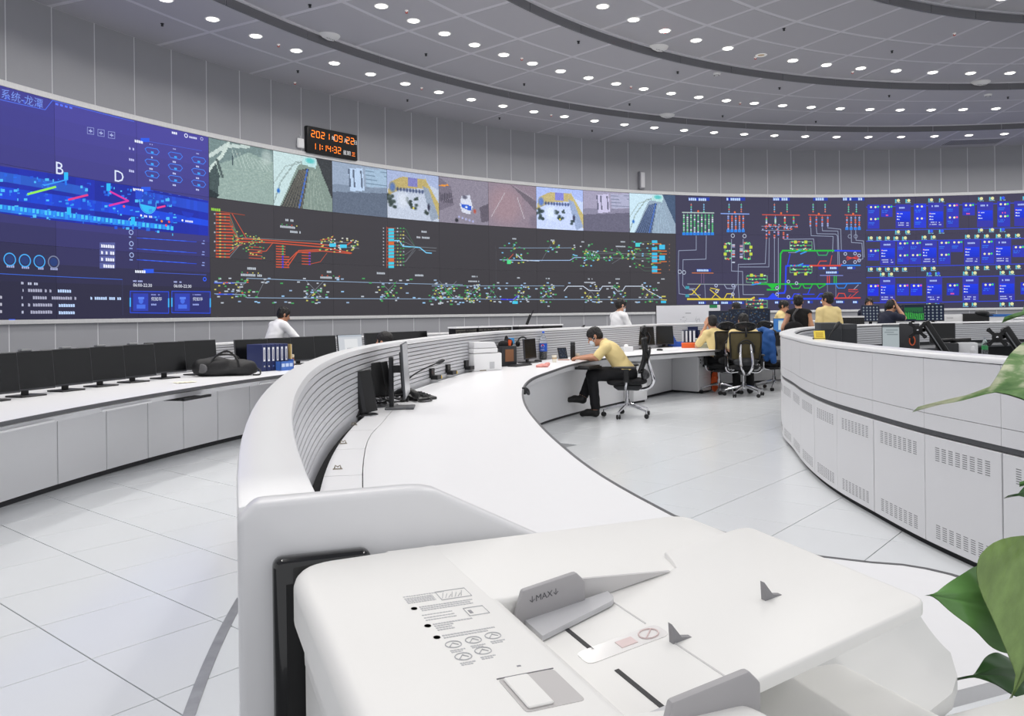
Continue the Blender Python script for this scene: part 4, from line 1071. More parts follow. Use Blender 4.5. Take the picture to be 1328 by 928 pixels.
# ------------------------------------------------------------------ soft bodies: blended shapes turned into one skin
def V(*a): return np.array(a, float)
class Blob:
    def __init__(s): s.p = []
    def cap(s, a, b, r0, r1=None, t='skin', k=None):
        s.p.append(('c', np.array(a, float), np.array(b, float), r0, r0 if r1 is None else r1, t, k)); return s
    def chain(s, pts, rs, t='skin', k=None):
        for i in range(len(pts) - 1): s.cap(pts[i], pts[i + 1], rs[i], rs[i + 1], t, k)
        return s
    def ell(s, c, r, M=None, t='skin', k=None):
        s.p.append(('e', np.array(c, float), np.array(r, float), np.eye(3) if M is None else np.array(M, float), None, t, k)); return s
    def cut(s, c, r, M=None):
        s.p.append(('x', np.array(c, float), np.array(r, float), np.eye(3) if M is None else np.array(M, float), None, 'cut', None)); return s
    @staticmethod
    def dist(q, P):
        if q[0] == 'c':
            a, b = q[1], q[2]
            ab = b - a
            h = np.clip(((P - a) @ ab) / max(ab @ ab, 1e-9), 0, 1)
            return np.linalg.norm(P - a - h[..., None] * ab, axis=-1) - (q[3] + (q[4] - q[3]) * h)
        L = (P - q[1]) @ q[3]
        k0 = np.linalg.norm(L / q[2], axis=-1); k1 = np.linalg.norm(L / (q[2] ** 2), axis=-1)
        return k0 * (k0 - 1) / np.maximum(k1, 1e-6)
    def mesh(s, vox, k=.02):
        lo, hi = [], []
        for q in s.p:
            if q[0] == 'x': continue
            if q[0] == 'c': r = max(q[3], q[4]); lo.append(np.minimum(q[1], q[2]) - r); hi.append(np.maximum(q[1], q[2]) + r)
            else: r = max(q[2]); lo.append(q[1] - r); hi.append(q[1] + r)
        lo = np.min(lo, 0) - 3 * vox; hi = np.max(hi, 0) + 3 * vox
        n = np.ceil((hi - lo) / vox).astype(int) + 1
        D = np.full(n, .2)
        ax = [lo[i] + np.arange(n[i]) * vox for i in range(3)]
        for q in s.p:
            kk = q[6] if q[6] is not None else k
            m = kk + 2.5 * vox
            if q[0] == 'c': r = max(q[3], q[4]); a = np.minimum(q[1], q[2]) - r - m; b_ = np.maximum(q[1], q[2]) + r + m
            else: r = max(q[2]); a = q[1] - r - m; b_ = q[1] + r + m
            i0 = np.clip(((a - lo) / vox).astype(int), 0, n - 1); i1 = np.clip(((b_ - lo) / vox).astype(int) + 2, 1, n)
            sl = tuple(slice(i0[i], i1[i]) for i in range(3))
            if any(i1[i] <= i0[i] for i in range(3)): continue
            P = np.stack(np.meshgrid(*[ax[i][sl[i]] for i in range(3)], indexing='ij'), -1)
            d = s.dist(q, P); c = D[sl]
            if q[0] == 'x': D[sl] = np.maximum(c, -d); continue
            h = np.clip(.5 + .5 * (c - d) / max(kk, 1e-6), 0, 1)
            D[sl] = c * (1 - h) + d * h - kk * h * (1 - h)
        S = D < 0
        cs = [(0, 0, 0), (1, 0, 0), (0, 1, 0), (1, 1, 0), (0, 0, 1), (1, 0, 1), (0, 1, 1), (1, 1, 1)]
        sh = tuple(n - 1)
        def corner(A, o): return A[o[0]:o[0] + sh[0], o[1]:o[1] + sh[1], o[2]:o[2] + sh[2]]
        cnt = sum(corner(S, o).astype(int) for o in cs)
        mix = (cnt > 0) & (cnt < 8)
        idx = np.argwhere(mix)
        vid = np.full(sh, -1); vid[mix] = np.arange(len(idx))
        acc = np.zeros((len(idx), 3)); num = np.zeros(len(idx))
        for a in cs:
            for ax_ in range(3):
                if a[ax_]: continue
                b_ = list(a); b_[ax_] = 1
                da = D[idx[:, 0] + a[0], idx[:, 1] + a[1], idx[:, 2] + a[2]]; db = D[idx[:, 0] + b_[0], idx[:, 1] + b_[1], idx[:, 2] + b_[2]]
                m = (da < 0) != (db < 0)
                t = np.where(m, da / np.where(m, da - db, 1), 0)
                p = np.tile(np.array(a, float), (len(idx), 1)); p[:, ax_] += t
                acc[m] += p[m]; num[m] += 1
        v = lo + (idx + acc / num[:, None]) * vox
        F = []
        for ax_ in range(3):
            u, w = [(1, 2), (2, 0), (0, 1)][ax_]
            sl0 = [slice(0, None)] * 3; sl1 = [slice(0, None)] * 3
            sl0[ax_] = slice(0, n[ax_] - 1); sl1[ax_] = slice(1, n[ax_])
            A, B_ = S[tuple(sl0)], S[tuple(sl1)]
            e = np.argwhere(A != B_)
            e = e[(e[:, u] > 0) & (e[:, w] > 0) & (e[:, u] < n[u] - 1) & (e[:, w] < n[w] - 1)]
            fl_ = A[e[:, 0], e[:, 1], e[:, 2]]
            q = []
            for du, dw in ((1, 1), (0, 1), (0, 0), (1, 0)):
                g = e.copy(); g[:, u] -= du; g[:, w] -= dw
                q.append(vid[g[:, 0], g[:, 1], g[:, 2]])
            q = np.stack(q, 1)
            q[~fl_] = q[~fl_][:, ::-1]
            F.append(q)
        F = np.concatenate(F)
        best = np.full(len(v), 9.); tg = np.zeros(len(v), int)
        names = sorted({q[5] for q in s.p if q[5] != 'cut'})
        for q in s.p:
            if q[0] == 'x': continue
            d = s.dist(q, v)
            m = d < best
            best[m] = d[m]; tg[m] = names.index(q[5])
        return v, F, np.array(names)[tg]
def relax(v, F, it=2, lam=.5):
    e = np.concatenate([F[:, [0, 1]], F[:, [1, 2]], F[:, [2, 3]], F[:, [3, 0]]])
    for _ in range(it):
        a = np.zeros_like(v); c = np.zeros(len(v))
        np.add.at(a, e[:, 0], v[e[:, 1]]); np.add.at(a, e[:, 1], v[e[:, 0]]); np.add.at(c, e[:, 0], 1); np.add.at(c, e[:, 1], 1)
        v = v + lam * (a / np.maximum(c, 1)[:, None] - v)
    return v
def vnormals(v, F):
    fn = np.cross(v[F[:, 2]] - v[F[:, 0]], v[F[:, 3]] - v[F[:, 1]])
    n = np.zeros_like(v)
    for i in range(4): np.add.at(n, F[:, i], fn)
    return n / np.maximum(np.linalg.norm(n, axis=1), 1e-9)[:, None]
def mesh_obj(name, v, F, m, parent=None):
    used = np.unique(F); re = np.full(len(v), -1); re[used] = np.arange(len(used))
    me = bpy.data.meshes.new(name)
    me.from_pydata(v[used].tolist(), [], re[F].tolist())
    me.materials.append(m)
    me.shade_smooth()
    o = bpy.data.objects.new(name, me)
    COL.objects.link(o)
    if parent is not None: o.parent = parent
    return o
def soft(name, blob, vox, m, parent=None, k=.02, it=2):
    v, F, _ = blob.mesh(vox, k)
    return mesh_obj(name, relax(v, F, it), F, m, parent)
def wrinkle(v, n, amp, f=28):
    return v + n * (amp * (np.sin(v[:, 0] * f + 2.2 * np.sin(v[:, 2] * f * .7)) * np.sin(v[:, 2] * f * .9 + 1.7 * np.sin(v[:, 1] * f * .8))))[:, None]

# ------------------------------------------------------------------ people (face +Y, feet at z = 0)
M_SKIN = mat('skin', (206, 156, 128), .5, var=.04, vscale=20)
M_SKIN2 = mat('tanned_skin', (190, 138, 110), .5, var=.04, vscale=20)
M_HAIR = mat('black_hair', (22, 19, 19), .42, bump=.6, bscale=220)
M_YSH = mat('pale_yellow_cotton', (232, 210, 150), .85, var=.04, vscale=30, bump=.25, bscale=40)
M_WSH = mat('white_cotton', (232, 232, 234), .85, var=.03, vscale=30, bump=.25, bscale=40)
M_BSH = mat('black_cotton', (24, 23, 25), .9, bump=.2, bscale=40)
M_NSH = mat('navy_cotton', (34, 38, 56), .9, bump=.2, bscale=40)
M_TRS = mat('black_trousers', (22, 22, 26), .85, bump=.25, bscale=30)
M_SHOE = mat('black_shoe', (28, 28, 29), .6)
M_SOLE = mat('shoe_sole', (52, 48, 44), .7)
M_MASK = mat('pale_blue_mask', (214, 226, 236), .8)
M_EYE = mat('dark_eye', (18, 15, 14), .2)
def rotm(yaw=0, pitch=0, roll=0):    # columns: right, forward, up
    M = RZ(yaw) @ RX(pitch) @ RY(roll)
    return np.array(M.to_3x3())
def hand(B, w, d, palm_n, side, curl=.5, s=1.0, spread=.1):   # wrist, pointing direction, palm normal
    w, d, n = V(*w), V(*d) / np.linalg.norm(d), V(*palm_n)
    n = n - d * (n @ d); n /= np.linalg.norm(n); x = np.cross(d, n) * side      # x toward the thumb
    c = w + d * .045 * s
    M = np.stack([x, d, n], 1)
    B.ell(c, (.038 * s, .052 * s, .016 * s), M, 'skin', .008)
    for i, (o, L) in enumerate(((.027, .07), (.009, .078), (-.009, .073), (-.026, .058))):
        p0 = w + d * .082 * s + x * o * s
        f1 = d * cos(curl * .5) + n * sin(curl * .5) + x * spread * (o / .03) * .4
        f2 = d * cos(curl * 1.6) + n * sin(curl * 1.6)
        p1 = p0 + f1 * L * .5 * s; p2 = p1 + f2 * L * .55 * s
        B.chain([p0 - d * .02, p0, p1, p2], [.010 * s, .0095 * s, .009 * s, .0078 * s], 'skin', .003)
    p0 = w + d * .02 * s + x * .026 * s
    p1 = p0 + (x * .75 + d * .65) * .034 * s; p2 = p1 + (d * .9 + x * .2 + n * .35) * .034 * s
    B.chain([p0, p1, p2], [.013 * s, .0115 * s, .009 * s], 'skin', .004)
def head_parts(hc, M, t, skin, hair='short', mask=False, glasses=False, vox=.007):
    c = V(*hc); R, U, Fw = M[:, 0], M[:, 2], M[:, 1]
    P = lambda x, y, z: c + R * x + Fw * y + U * z
    H = Blob()
    H.ell(P(0, -.012, .052), (.083, .104, .083), M)                 # hair shell
    H.ell(P(0, -.045, .0), (.077, .066, .078), M)
    for s in (-1, 1): H.ell(P(s * .070, .012, .012), (.016, .03, .045), M)
    if hair == 'long': H.ell(P(0, -.05, -.045), (.07, .05, .07), M)
    H.cut(P(0, .115, -.02), (.085, .072, .085), M); H.cut(P(0, .06, -.105), (.09, .09, .085), M)
    for s in (-1, 1): H.cut(P(s * .09, .0, -.035), (.03, .022, .04), M)
    v, F, _ = H.mesh(vox, .02)
    v = relax(v, F, 1)
    n = vnormals(v, F)
    v = v + n * (.004 * np.sin(v[:, 0:1] * 160 + 3 * np.sin(v[:, 2:3] * 90)) * np.sin(v[:, 1:2] * 140))
    mesh_obj('hair', v, F, M_HAIR, t)
    b = MB()
    for s in (-1, 1):
        q = P(s * .031, .083, .012)
        b.lathe([(.001, -.007), (.008, -.004), (.011, 0), (.008, .004), (.001, .007)], 10, Matrix.Translation(Vector(q)))
    b.build('eyes', M_EYE, t, smooth=True)
    b = MB()
    for s in (-1, 1):
        b.tube([P(s * .016, .094, .032), P(s * .032, .092, .037), P(s * .05, .078, .032)], [.004, .0045, .003], 6)
    b.build('eyebrows', M_HAIR, t, smooth=True)
    if mask:
        K = Blob(); K.ell(P(0, .068, -.055), (.064, .048, .056), M)
        K.cut(P(0, .03, -.05), (.058, .052, .075), M)
        mk = soft('face_mask', K, .006, M_MASK, t, .01)
        b = MB()
        for s in (-1, 1):
            b.tube([P(s * .056, .075, -.035), P(s * .078, .03, -.01), P(s * .083, -.01, .012)], .0022, 5); b.tube([P(s * .052, .07, -.08), P(s * .074, .03, -.05), P(s * .083, -.01, -.015)], .0022, 5)
        b.build('ear_loops', M_MASK, t)
    if glasses:
        b = MB()
        for s in (-1, 1):
            b.tube([P(s * .031 + .023 * cos(q), .104 + .0 * q, .010 + .019 * sin(q)) for q in [2 * pi * i / 16 for i in range(16)]], .0028, 6, closed=True)
            b.tube([P(s * .054, .1, .014), P(s * .078, .05, .016), P(s * .083, -.015, .012)], .0026, 6)
        b.tube([P(-.009, .105, .012), P(.009, .105, .012)], .0026, 6)
        b.build('glasses', M_BLACK, t)
def person(label, loc, rotz, J, skin=None, top=None, sleeve='short', mask=False, glasses=False, hair='short', vox=.010, head=(0, 0, 0), build=1.0, shoes=True, hands=None):
    skin = skin or M_SKIN; top = top or M_YSH
    t = thing('person', label, 'person', loc, rotz)
    B = Blob()
    g = lambda n: V(*J[n])
    pel, che, nec, hd = g('pelvis'), g('chest'), g('neck'), g('head')
    sl, sr, hl, hr = g('sl'), g('sr'), g('hl'), g('hr')
    ax = (sr - sl) / np.linalg.norm(sr - sl)
    up = (che - pel) / np.linalg.norm(che - pel)
    fw = np.cross(up, ax); fw /= np.linalg.norm(fw); ax2 = np.cross(fw, up)
    M = np.stack([ax2, fw, up], 1)
    bw = build
    B.ell(che + up * .01, (.168 * bw, .112 * bw, .175), M, 'top', .05); B.ell((pel + che) / 2, (.148 * bw, .112 * bw, .17), M, 'top', .06); B.ell(pel + up * .05, (.158 * bw, .118 * bw, .12), M, 'top', .05)
    B.ell(pel - up * .03, (.162 * bw, .122 * bw, .115), M, 'leg', .05)
    B.cap(sl, sr, .052, .052, 'top', .05)
    for s in (sl, sr): B.cap(nec, s, .048, .045, 'top', .04)
    B.cap(nec - up * .05, nec, .062, .054, 'top', .03); B.cap(nec, hd - V(0, 0, .03), .052, .05, 'skin', .02)
    for s, e, w in (('sl', 'el', 'wl'), ('sr', 'er', 'wr')):
        a, b_, c = g(s), g(e), g(w)
        mid = a + (b_ - a) * .8
        if sleeve == 'none': B.chain([a, mid, b_], [.05, .044, .04], 'skin', .02)
        else: B.chain([a, mid], [.058, .054], 'top', .03); B.chain([a, b_], [.045, .039], 'skin', .01)
        B.chain([b_, b_ + (c - b_) * .35, c], [.039, .038, .026], 'skin' if sleeve != 'long' else 'top', .012)
        if sleeve == 'long': B.chain([a, b_, c], [.055, .046, .036], 'top', .02)
    for i, (e, w) in enumerate((('el', 'wl'), ('er', 'wr'))):
        c, d = g(w), g(w) - g(e)
        hs = (hands or {}).get(w, {})
        hand(B, c, hs.get('d', d), hs.get('n', (0, 0, -1) if abs(d[2]) < .7 * np.linalg.norm(d) else (1 if i == 0 else -1, 0, 0)), 1 if i == 0 else -1, hs.get('curl', .5))
    for h, kn, an in (('hl', 'kl', 'al'), ('hr', 'kr', 'ar')):
        a, b_, c = g(h), g(kn), g(an)
        B.chain([a, b_], [.092, .07], 'leg', .03); B.chain([b_, c + (b_ - c) * .12], [.068, .058], 'leg', .03); B.cap(c + (b_ - c) * .15, c, .036, .036, 'skin', .01)
    for an, tn in (('al', 'tl'), ('ar', 'tr')):
        a, b_ = g(an), g(tn)
        B.chain([a - V(0, 0, .03), a * .4 + b_ * .6, b_], [.046, .042, .032], 'shoe', .015); B.cap(a + V(0, 0, .01), a - V(0, 0, .03), .046, .046, 'shoe', .015)
    Mh = rotm(*head)
    P = lambda x, y, z: hd + Mh[:, 0] * x + Mh[:, 1] * y + Mh[:, 2] * z
    B.ell(P(0, -.008, .035), (.076, .096, .085), Mh, 'skin', .02); B.ell(P(0, .03, -.03), (.062, .066, .082), Mh, 'skin', .02); B.ell(P(0, .05, -.09), (.036, .036, .026), Mh, 'skin', .02)
    B.chain([P(0, .09, .015), P(0, .112, -.022)], [.009, .014], 'skin', .01); B.ell(P(0, .088, -.055), (.026, .014, .008), Mh, 'skin', .006)
    for s in (-1, 1): B.ell(P(s * .078, -.012, 0), (.011, .022, .032), Mh, 'skin', .008)
    v, F, tg = B.mesh(vox, .02)
    v = relax(v, F, 2)
    n = vnormals(v, F)
    mesh_obj('body', v, F, skin, t)
    vm = {'top': top, 'leg': M_TRS, 'shoe': M_SHOE}
    for key, nm, am, wr in (('top', 'shirt', .008, .004), ('leg', 'trousers', .007, .004), ('shoe', 'shoes', .006, 0)):
        m = tg == key
        sel = m[F].sum(1) >= 3
        if not sel.any(): continue
        w = v + n * am
        if wr: w = wrinkle(w, n, wr)
        mesh_obj(nm, w, F[sel], vm[key], t)
    if top in (M_YSH, M_WSH) and sleeve == 'short':
        K = Blob(); q = nec - up * .012
        ring = [q + (ax2 * cos(2 * pi * i / 14) * .064 + fw * sin(2 * pi * i / 14) * .062) + up * (.012 - .012 * sin(2 * pi * i / 14)) for i in range(15)]
        b = MB(); b.tube(ring[:-1], .014, 6, closed=True); b.build('collar', top, t, smooth=True)
    head_parts(hd, Mh, t, skin, hair, mask, glasses)
    return t
def stand_pose(h=1.70, lean=0.0, tw=0.0):
    s = h / 1.70
    J = dict(pelvis=(0, 0, .93), chest=(0, .0, 1.25), neck=(0, .0, 1.43), head=(0, .02, 1.575), sl=(-.165, 0, 1.375), sr=(.165, 0, 1.375), el=(-.22, -.03, 1.09), er=(.22, -.03, 1.09), wl=(-.225, .06, .85), wr=(.225, .06, .85), hl=(-.09, 0, .90), hr=(.09, 0, .90), kl=(-.095, .02, .48), kr=(.095, .02, .48), al=(-.10, -.02, .085), ar=(.10, -.02, .085), tl=(-.115, .16, .035), tr=(.115, .16, .035))
    out = {}
    for k, (x, y, z) in J.items():
        if z > .93 and lean:
            dz = z - .93
            y, z = y * cos(R_(lean)) + dz * sin(R_(lean)), .93 + dz * cos(R_(lean)) - y * sin(R_(lean))
        out[k] = (x * s, y * s, z * s)
    return out
def sit_pose(lean=5, seat=.47):
    J = dict(pelvis=(0, 0, seat + .09), chest=(0, .0, seat + .41), neck=(0, .0, seat + .59), head=(0, .02, seat + .735), sl=(-.165, 0, seat + .535), sr=(.165, 0, seat + .535), el=(-.22, .06, seat + .26), er=(.22, .06, seat + .26), wl=(-.17, .29, seat + .29), wr=(.17, .29, seat + .29), hl=(-.09, .02, seat + .08), hr=(.09, .02, seat + .08), kl=(-.11, .43, seat + .07), kr=(.11, .43, seat + .07), al=(-.11, .40, .085), ar=(.11, .40, .085), tl=(-.12, .57, .035), tr=(.12, .57, .035))
    out = {}
    z0 = seat + .09
    for k, (x, y, z) in J.items():
        if k[0] in 'cnhsew' and k not in ('hl', 'hr') and lean:
            dz = z - z0
            y, z = y * cos(R_(lean)) + dz * sin(R_(lean)), z0 + dz * cos(R_(lean)) - y * sin(R_(lean))
        out[k] = (x, y, z)
    return out
# ---- office chair (faces +Y)
M_MESHB = mat('black_mesh_fabric', (30, 30, 32), .85, alpha=.8)
M_SEATF = mat('black_seat_fabric', (26, 26, 29), .9, bump=.3, bscale=120)
def office_chair(label, loc, rotz, mesh_m=None, group=None):
    t = thing('office_chair', label, 'chair', loc, rotz, group)
    cb = MB()
    for k in range(5):
        a = R_(18 + 72 * k)
        d = Vector((cos(a), sin(a), 0))
        b = MB(); b.tube([d * .03 + Vector((0, 0, .16)), d * .13 + Vector((0, 0, .145)), d * .31 + Vector((0, 0, .095))], [.026, .022, .014], 8)
        b.build('base_leg', M_CHROME, t, smooth=True)
        M = T(d.x * .32, d.y * .32, 0) @ Matrix.Rotation(a + .7, 4, 'Z')
        c = MB()
        for s in (-1, 1): c.lathe([(.006, -.009), (.026, -.009), (.031, -.004), (.031, .004), (.026, .009), (.006, .009)], 16, M @ T(0, s * .016, .031) @ RX(90))
        cs = c.build('caster', M_BLACK, t, smooth=True)
        c = MB(); c.tube([M @ Vector((0, 0, .03)), M @ Vector((0, 0, .10))], .009, 8); c.build('caster_stem', M_CHROME, cs)
    b = MB(); b.lathe([(.03, .12), (.034, .2), (.028, .24), (.022, .24), (.022, .40)], 16); b.build('gas_column', M_CHROME, t, smooth=True)
    b = MB(); b.prism([(-.16, .36), (.12, .36), (.18, .40), (.18, .43), (-.18, .43), (-.2, .40)], -.09, .09, Matrix(((0, 0, 1, 0), (1, 0, 0, 0), (0, 1, 0, 0), (0, 0, 0, 1)))); b.build('tilt_mechanism', M_DARK, t, bevel=.012)
    B = Blob()
    B.ell((0, .0, .475), (.245, .25, .045), None, 's', .03); B.ell((0, .17, .465), (.235, .1, .042), None, 's', .04); B.ell((0, -.16, .48), (.215, .1, .04), None, 's', .04)
    soft('seat', B, .012, M_SEATF, t, .03)
    # twin chrome back spine
    for s in (-1, 1):
        pts = [(s * .02, -.06, .375), (s * .028, -.20, .37), (s * .045, -.31, .41), (s * .085, -.35, .50), (s * .095, -.32, .62), (s * .085, -.28, .76), (s * .078, -.27, .86)]
        b = MB(); b.tube(smooth_path(pts, 4), .021, 10); b.build('back_spine', M_CHROME, t, smooth=True)
    b = MB(); b.tube(smooth_path([(-.07, -.27, .86), (0, -.272, .885), (.07, -.27, .86)], 4), .0165, 8); b.build('spine_bridge', M_BLACK, t, smooth=True)
    # back frame and mesh
    def back_pt(u, v):      # u -1..1 across, v 0..1 up
        w = .225 + .03 * v - .05 * max(0, v - .8)
        return Vector((u * w, -.215 - .05 * v + .05 * u * u - .04 * sin(v * pi), .62 + .42 * v))
    ring = [back_pt(-1, i / 8) for i in range(9)] + [back_pt(-.9 + 1.8 * i / 8, 1.03) for i in range(9)] + [back_pt(1, 1 - i / 8) for i in range(9)] + [back_pt(.9 - 1.8 * i / 8, -.03) for i in range(9)]
    b = MB(); b.tube(ring, .015, 8, closed=True); b.build('back_frame', M_BLACK, t, smooth=True)
    b = MB(); n = 10
    vs = [back_pt(-1 + 2 * i / n, j / n) for j in range(n + 1) for i in range(n + 1)]; vs += [p + Vector((0, .006, 0)) for p in vs]
    o = (n + 1) ** 2; fs = []
    for j in range(n):
        for i in range(n):
            q = (j * (n + 1) + i, j * (n + 1) + i + 1, (j + 1) * (n + 1) + i + 1, (j + 1) * (n + 1) + i); fs += [q, tuple(k + o for k in q[::-1])]
    b.add(vs, fs); b.build('back_mesh', mesh_m or M_MESHB, t, smooth=True)
    b = MB(); b.tube(smooth_path([(-.12, -.272, .72), (-.11, -.30, .86), (0, -.305, .93), (.11, -.30, .86), (.12, -.272, .72)], 4), .012, 8); b.build('back_yoke', M_BLACK, t, smooth=True)
    B = Blob(); B.ell((0, -.225, .57), (.2, .045, .075), None, 's', .03); B.ell((0, -.26, .56), (.08, .04, .05), None, 's', .03); soft('lumbar_pad', B, .012, M_DARK, t, .03)
    b = MB(); b.tube([(0, -.285, .98), (0, -.31, 1.06), (0, -.275, 1.13)], [.018, .016, .016], 8); b.build('headrest_post', M_BLACK, t, smooth=True)
    h = MB(); ring = [(.15 * cos(q) * (1 + .1 * abs(cos(q))), -.235 - .035 * cos(q) ** 2 * -1, 1.145 + .06 * sin(q)) for q in [2 * pi * i / 20 for i in range(20)]]
    h.tube(ring, .02, 8, closed=True); hr = h.build('headrest', M_BLACK, t, smooth=True)
    h = MB(); h.loft([[(x, -.225 - .03 * (1 - abs(x) / .14), 1.10), (x, -.237 - .03 * (1 - abs(x) / .14), 1.10), (x, -.237 - .03 * (1 - abs(x) / .14), 1.19), (x, -.225 - .03 * (1 - abs(x) / .14), 1.19)] for x in (-.14, -.07, 0, .07, .14)]); h.build('headrest_mesh', M_MESHB, hr)
    for s in (-1, 1):
        b = MB(); b.tube(smooth_path([(s * .05, .0, .41), (s * .2, .01, .39), (s * .275, .0, .43), (s * .285, -.01, .52)], 4), .017, 8); b.build('arm_bracket', M_CHROME, t, smooth=True)
        b = MB(); b.box(s * .285 - .02, s * .285 + .02, -.045, .03, .48, .655); ar = b.build('arm_post', M_BLACK, t, bevel=.01)
        B = Blob(); B.cap((s * .285, -.11, .675), (s * .275, .14, .675), .036, .03, 'a'); v, F, _ = B.mesh(.01, .02); v[:, 2] = .675 + (v[:, 2] - .675) * .5; mesh_obj('arm_pad', relax(v, F, 2), F, M_DARK, t)
    return t
def smooth_path(pts, k=4):
    P = [Vector(p) for p in pts]
    out = []
    for i in range(len(P) - 1):
        p0, p1, p2, p3 = P[max(i - 1, 0)], P[i], P[i + 1], P[min(i + 2, len(P) - 1)]
        for j in range(k):
            t = j / k
            out.append(.5 * ((2 * p1) + (p2 - p0) * t + (2 * p0 - 5 * p1 + 4 * p2 - p3) * t * t + (3 * p1 - p0 - 3 * p2 + p3) * t ** 3))
    out.append(P[-1])
    return out

# ---- the man in yellow at the near desk curve, seen from his left side
ch = G(814, 540, 0)
face_a = R_(90) - R_(-12)                      # he faces the desk, to the photo's left and slightly away
MAN_RZ = R_(78)
office_chair('black ergonomic chair with chrome spine under the masked man in yellow', ch, MAN_RZ - R_(0))
J = sit_pose(0, .49)
J.update(pelvis=(0, .0, .585), chest=(0, .18, .85), neck=(0, .31, .985), head=(0, .425, 1.075), sl=(-.17, .27, .935), sr=(.17, .27, .935), el=(-.24, .39, .80), er=(.22, .42, .80), wl=(-.12, .60, .79), wr=(.16, .64, .79),
         hl=(-.09, .03, .575), hr=(.09, .03, .575), kl=(-.10, .46, .56), kr=(.10, .47, .58), al=(-.08, .42, .085), ar=(-.02, .60, .255), tl=(-.08, .60, .04), tr=(-.06, .775, .225))
person('man in pale yellow shirt and mask sitting hunched over the desk with crossed legs', ch + Vector((cos(MAN_RZ + pi / 2) * .0, sin(MAN_RZ + pi / 2) * .0, 0)), MAN_RZ, J, M_SKIN2, M_YSH, mask=True, vox=.008, head=(0, -34, 0), hands={'wl': {'n': (0, 0, -1), 'curl': .5}, 'wr': {'n': (0, 0, -1), 'curl': .7}})
# ------------------------------------------------------------------ the rest of the staff
c2 = at(964, 430, 13.3); c2.z = 0
chair2 = office_chair('black mesh office chair seen from behind with chrome Y spine and headrest', c2, R_(-8), mat('olive_mesh_fabric', (84, 76, 52), .85, alpha=.82))
J = sit_pose(-2, .49)
person('person with black hair sitting in the mesh chair with chrome Y spine', c2 + Vector((.02, .06, 0)), R_(-14), J, M_SKIN, M_YSH, head=(10, -12, 0))
c5 = at(932, 430, 13.85); c5.z = 0
office_chair('black office chair mostly hidden under the yellow-shirted man resting his cheek', c5, R_(24))
J = sit_pose(14, .49)
hd = V(*J['head'])
J.update(wl=tuple(hd + V(-.085, .06, -.045)), el=(-.20, .34, .80), er=(.24, .30, .80), wr=(.12, .5, .79))
person('man in yellow shirt sitting with cheek propped on his hand by the food boxes', c5, R_(24), J, M_SKIN, M_YSH, head=(-20, -14, 6), hands={'wl': {'d': (.1, -.1, 1), 'n': (1, 0, 0), 'curl': .4}})
c3 = at(1003, 430, 14.35); c3.z = 0
office_chair('black office chair with a blue jacket hung on its back', c3, R_(-60))
J = stand_pose(1.60, 24); J.update(er=(.27, .36, 1.02), wr=(.15, .58, .98), el=(-.27, .34, 1.02), wl=(-.13, .56, .98))
a, z, Y = onarc(349, 420, 16.35); p = pol(16.35, a, 0)
person('man in white polo shirt bending over behind the front desk monitors', p, R_(-42), J, M_SKIN2, M_WSH, head=(-12, -22, 0))
a, z, Y = onarc(500, 437, 13.0); p = pol(13.0, a, 0)
J = sit_pose(0, .335)
person('person whose dark hair just shows above the curved fence', p, R_(a), J, M_SKIN, M_WSH, head=(0, 0, 0))
p = at(799, 400, 14.75); p.z = 0
J = stand_pose(1.65, 8); J.update(er=(.25, .16, 1.02), wr=(.12, .36, 1.03), el=(-.25, .14, 1.02), wl=(-.12, .34, 1.03))
person('man in white T-shirt and mask standing with head bowed beside the whiteboard', p, R_(-62), J, M_SKIN, M_WSH, mask=True, head=(0, -24, 0))
p = at(955, 400, 17.0); p.z = 0
person('black-haired person half hidden behind the dark monitors left of the whiteboard corner', p, R_(10), stand_pose(1.57), M_SKIN, M_YSH)
p = at(973, 400, 17.2); p.z = 0
person('person of whom only a low crown of black hair shows over the monitors', p, R_(0), stand_pose(1.50), M_SKIN, M_NSH)
p = at(1007, 400, 17.2); p.z = 0
J = stand_pose(1.62, 12); J.update(er=(.26, .16, 1.02), wr=(.14, .38, 1.06), el=(-.26, .16, 1.02), wl=(-.14, .38, 1.06))
person('man with glasses and yellow shirt looking down at the blue laptop', p, R_(-118), J, M_SKIN2, M_YSH, glasses=True, head=(0, -24, 0))
p = at(1036, 400, 14.4); p.z = 0
J = stand_pose(1.665, 3); J.update(el=(-.27, .02, 1.08), wl=(-.24, .20, .93))
pw = person('person in black sleeveless top with a black shoulder bag, back turned', p, R_(-10), J, M_SKIN, M_BSH, sleeve='none', head=(-12, -10, 0))
t = thing('shoulder_bag', 'black shoulder bag slung on the back of the sleeveless person', 'bag', p + Vector((-.1, -.02, .92)), R_(-10))
B = Blob(); B.ell((-.03, -.19, .14), (.17, .055, .15), None, 'a'); soft('bag_body', B, .012, M_BSH, t)
b = MB(); b.tube(smooth_path([(-.02, -.2, .26), (-.04, -.17, .36), (.0, -.135, .44), (.05, -.06, .49), (.06, .03, .49)], 4), .02, 8); b.build('strap', M_DARK, t, smooth=True)
p = at(1074, 400, 14.0); p.z = 0
J = stand_pose(1.70, 0)
person('tall man in long pale yellow shirt standing with his back turned', p, R_(14), J, M_SKIN, M_YSH, sleeve='short', head=(22, 0, 0))
p = at(1127, 400, 18.0); p.z = 0
person('black-haired person peeking over the tilted dark blue monitors', p, R_(160), stand_pose(1.64), M_SKIN2, M_NSH)
p = at(1143, 400, 14.95); p.z = 0
J = stand_pose(1.60, 20)
hd = V(*J['head'])
J.update(er=(.17, .36, 1.23), wr=tuple(hd + V(.075, .05, .02)), el=(-.22, .32, 1.07), wl=(-.10, .52, 1.02))
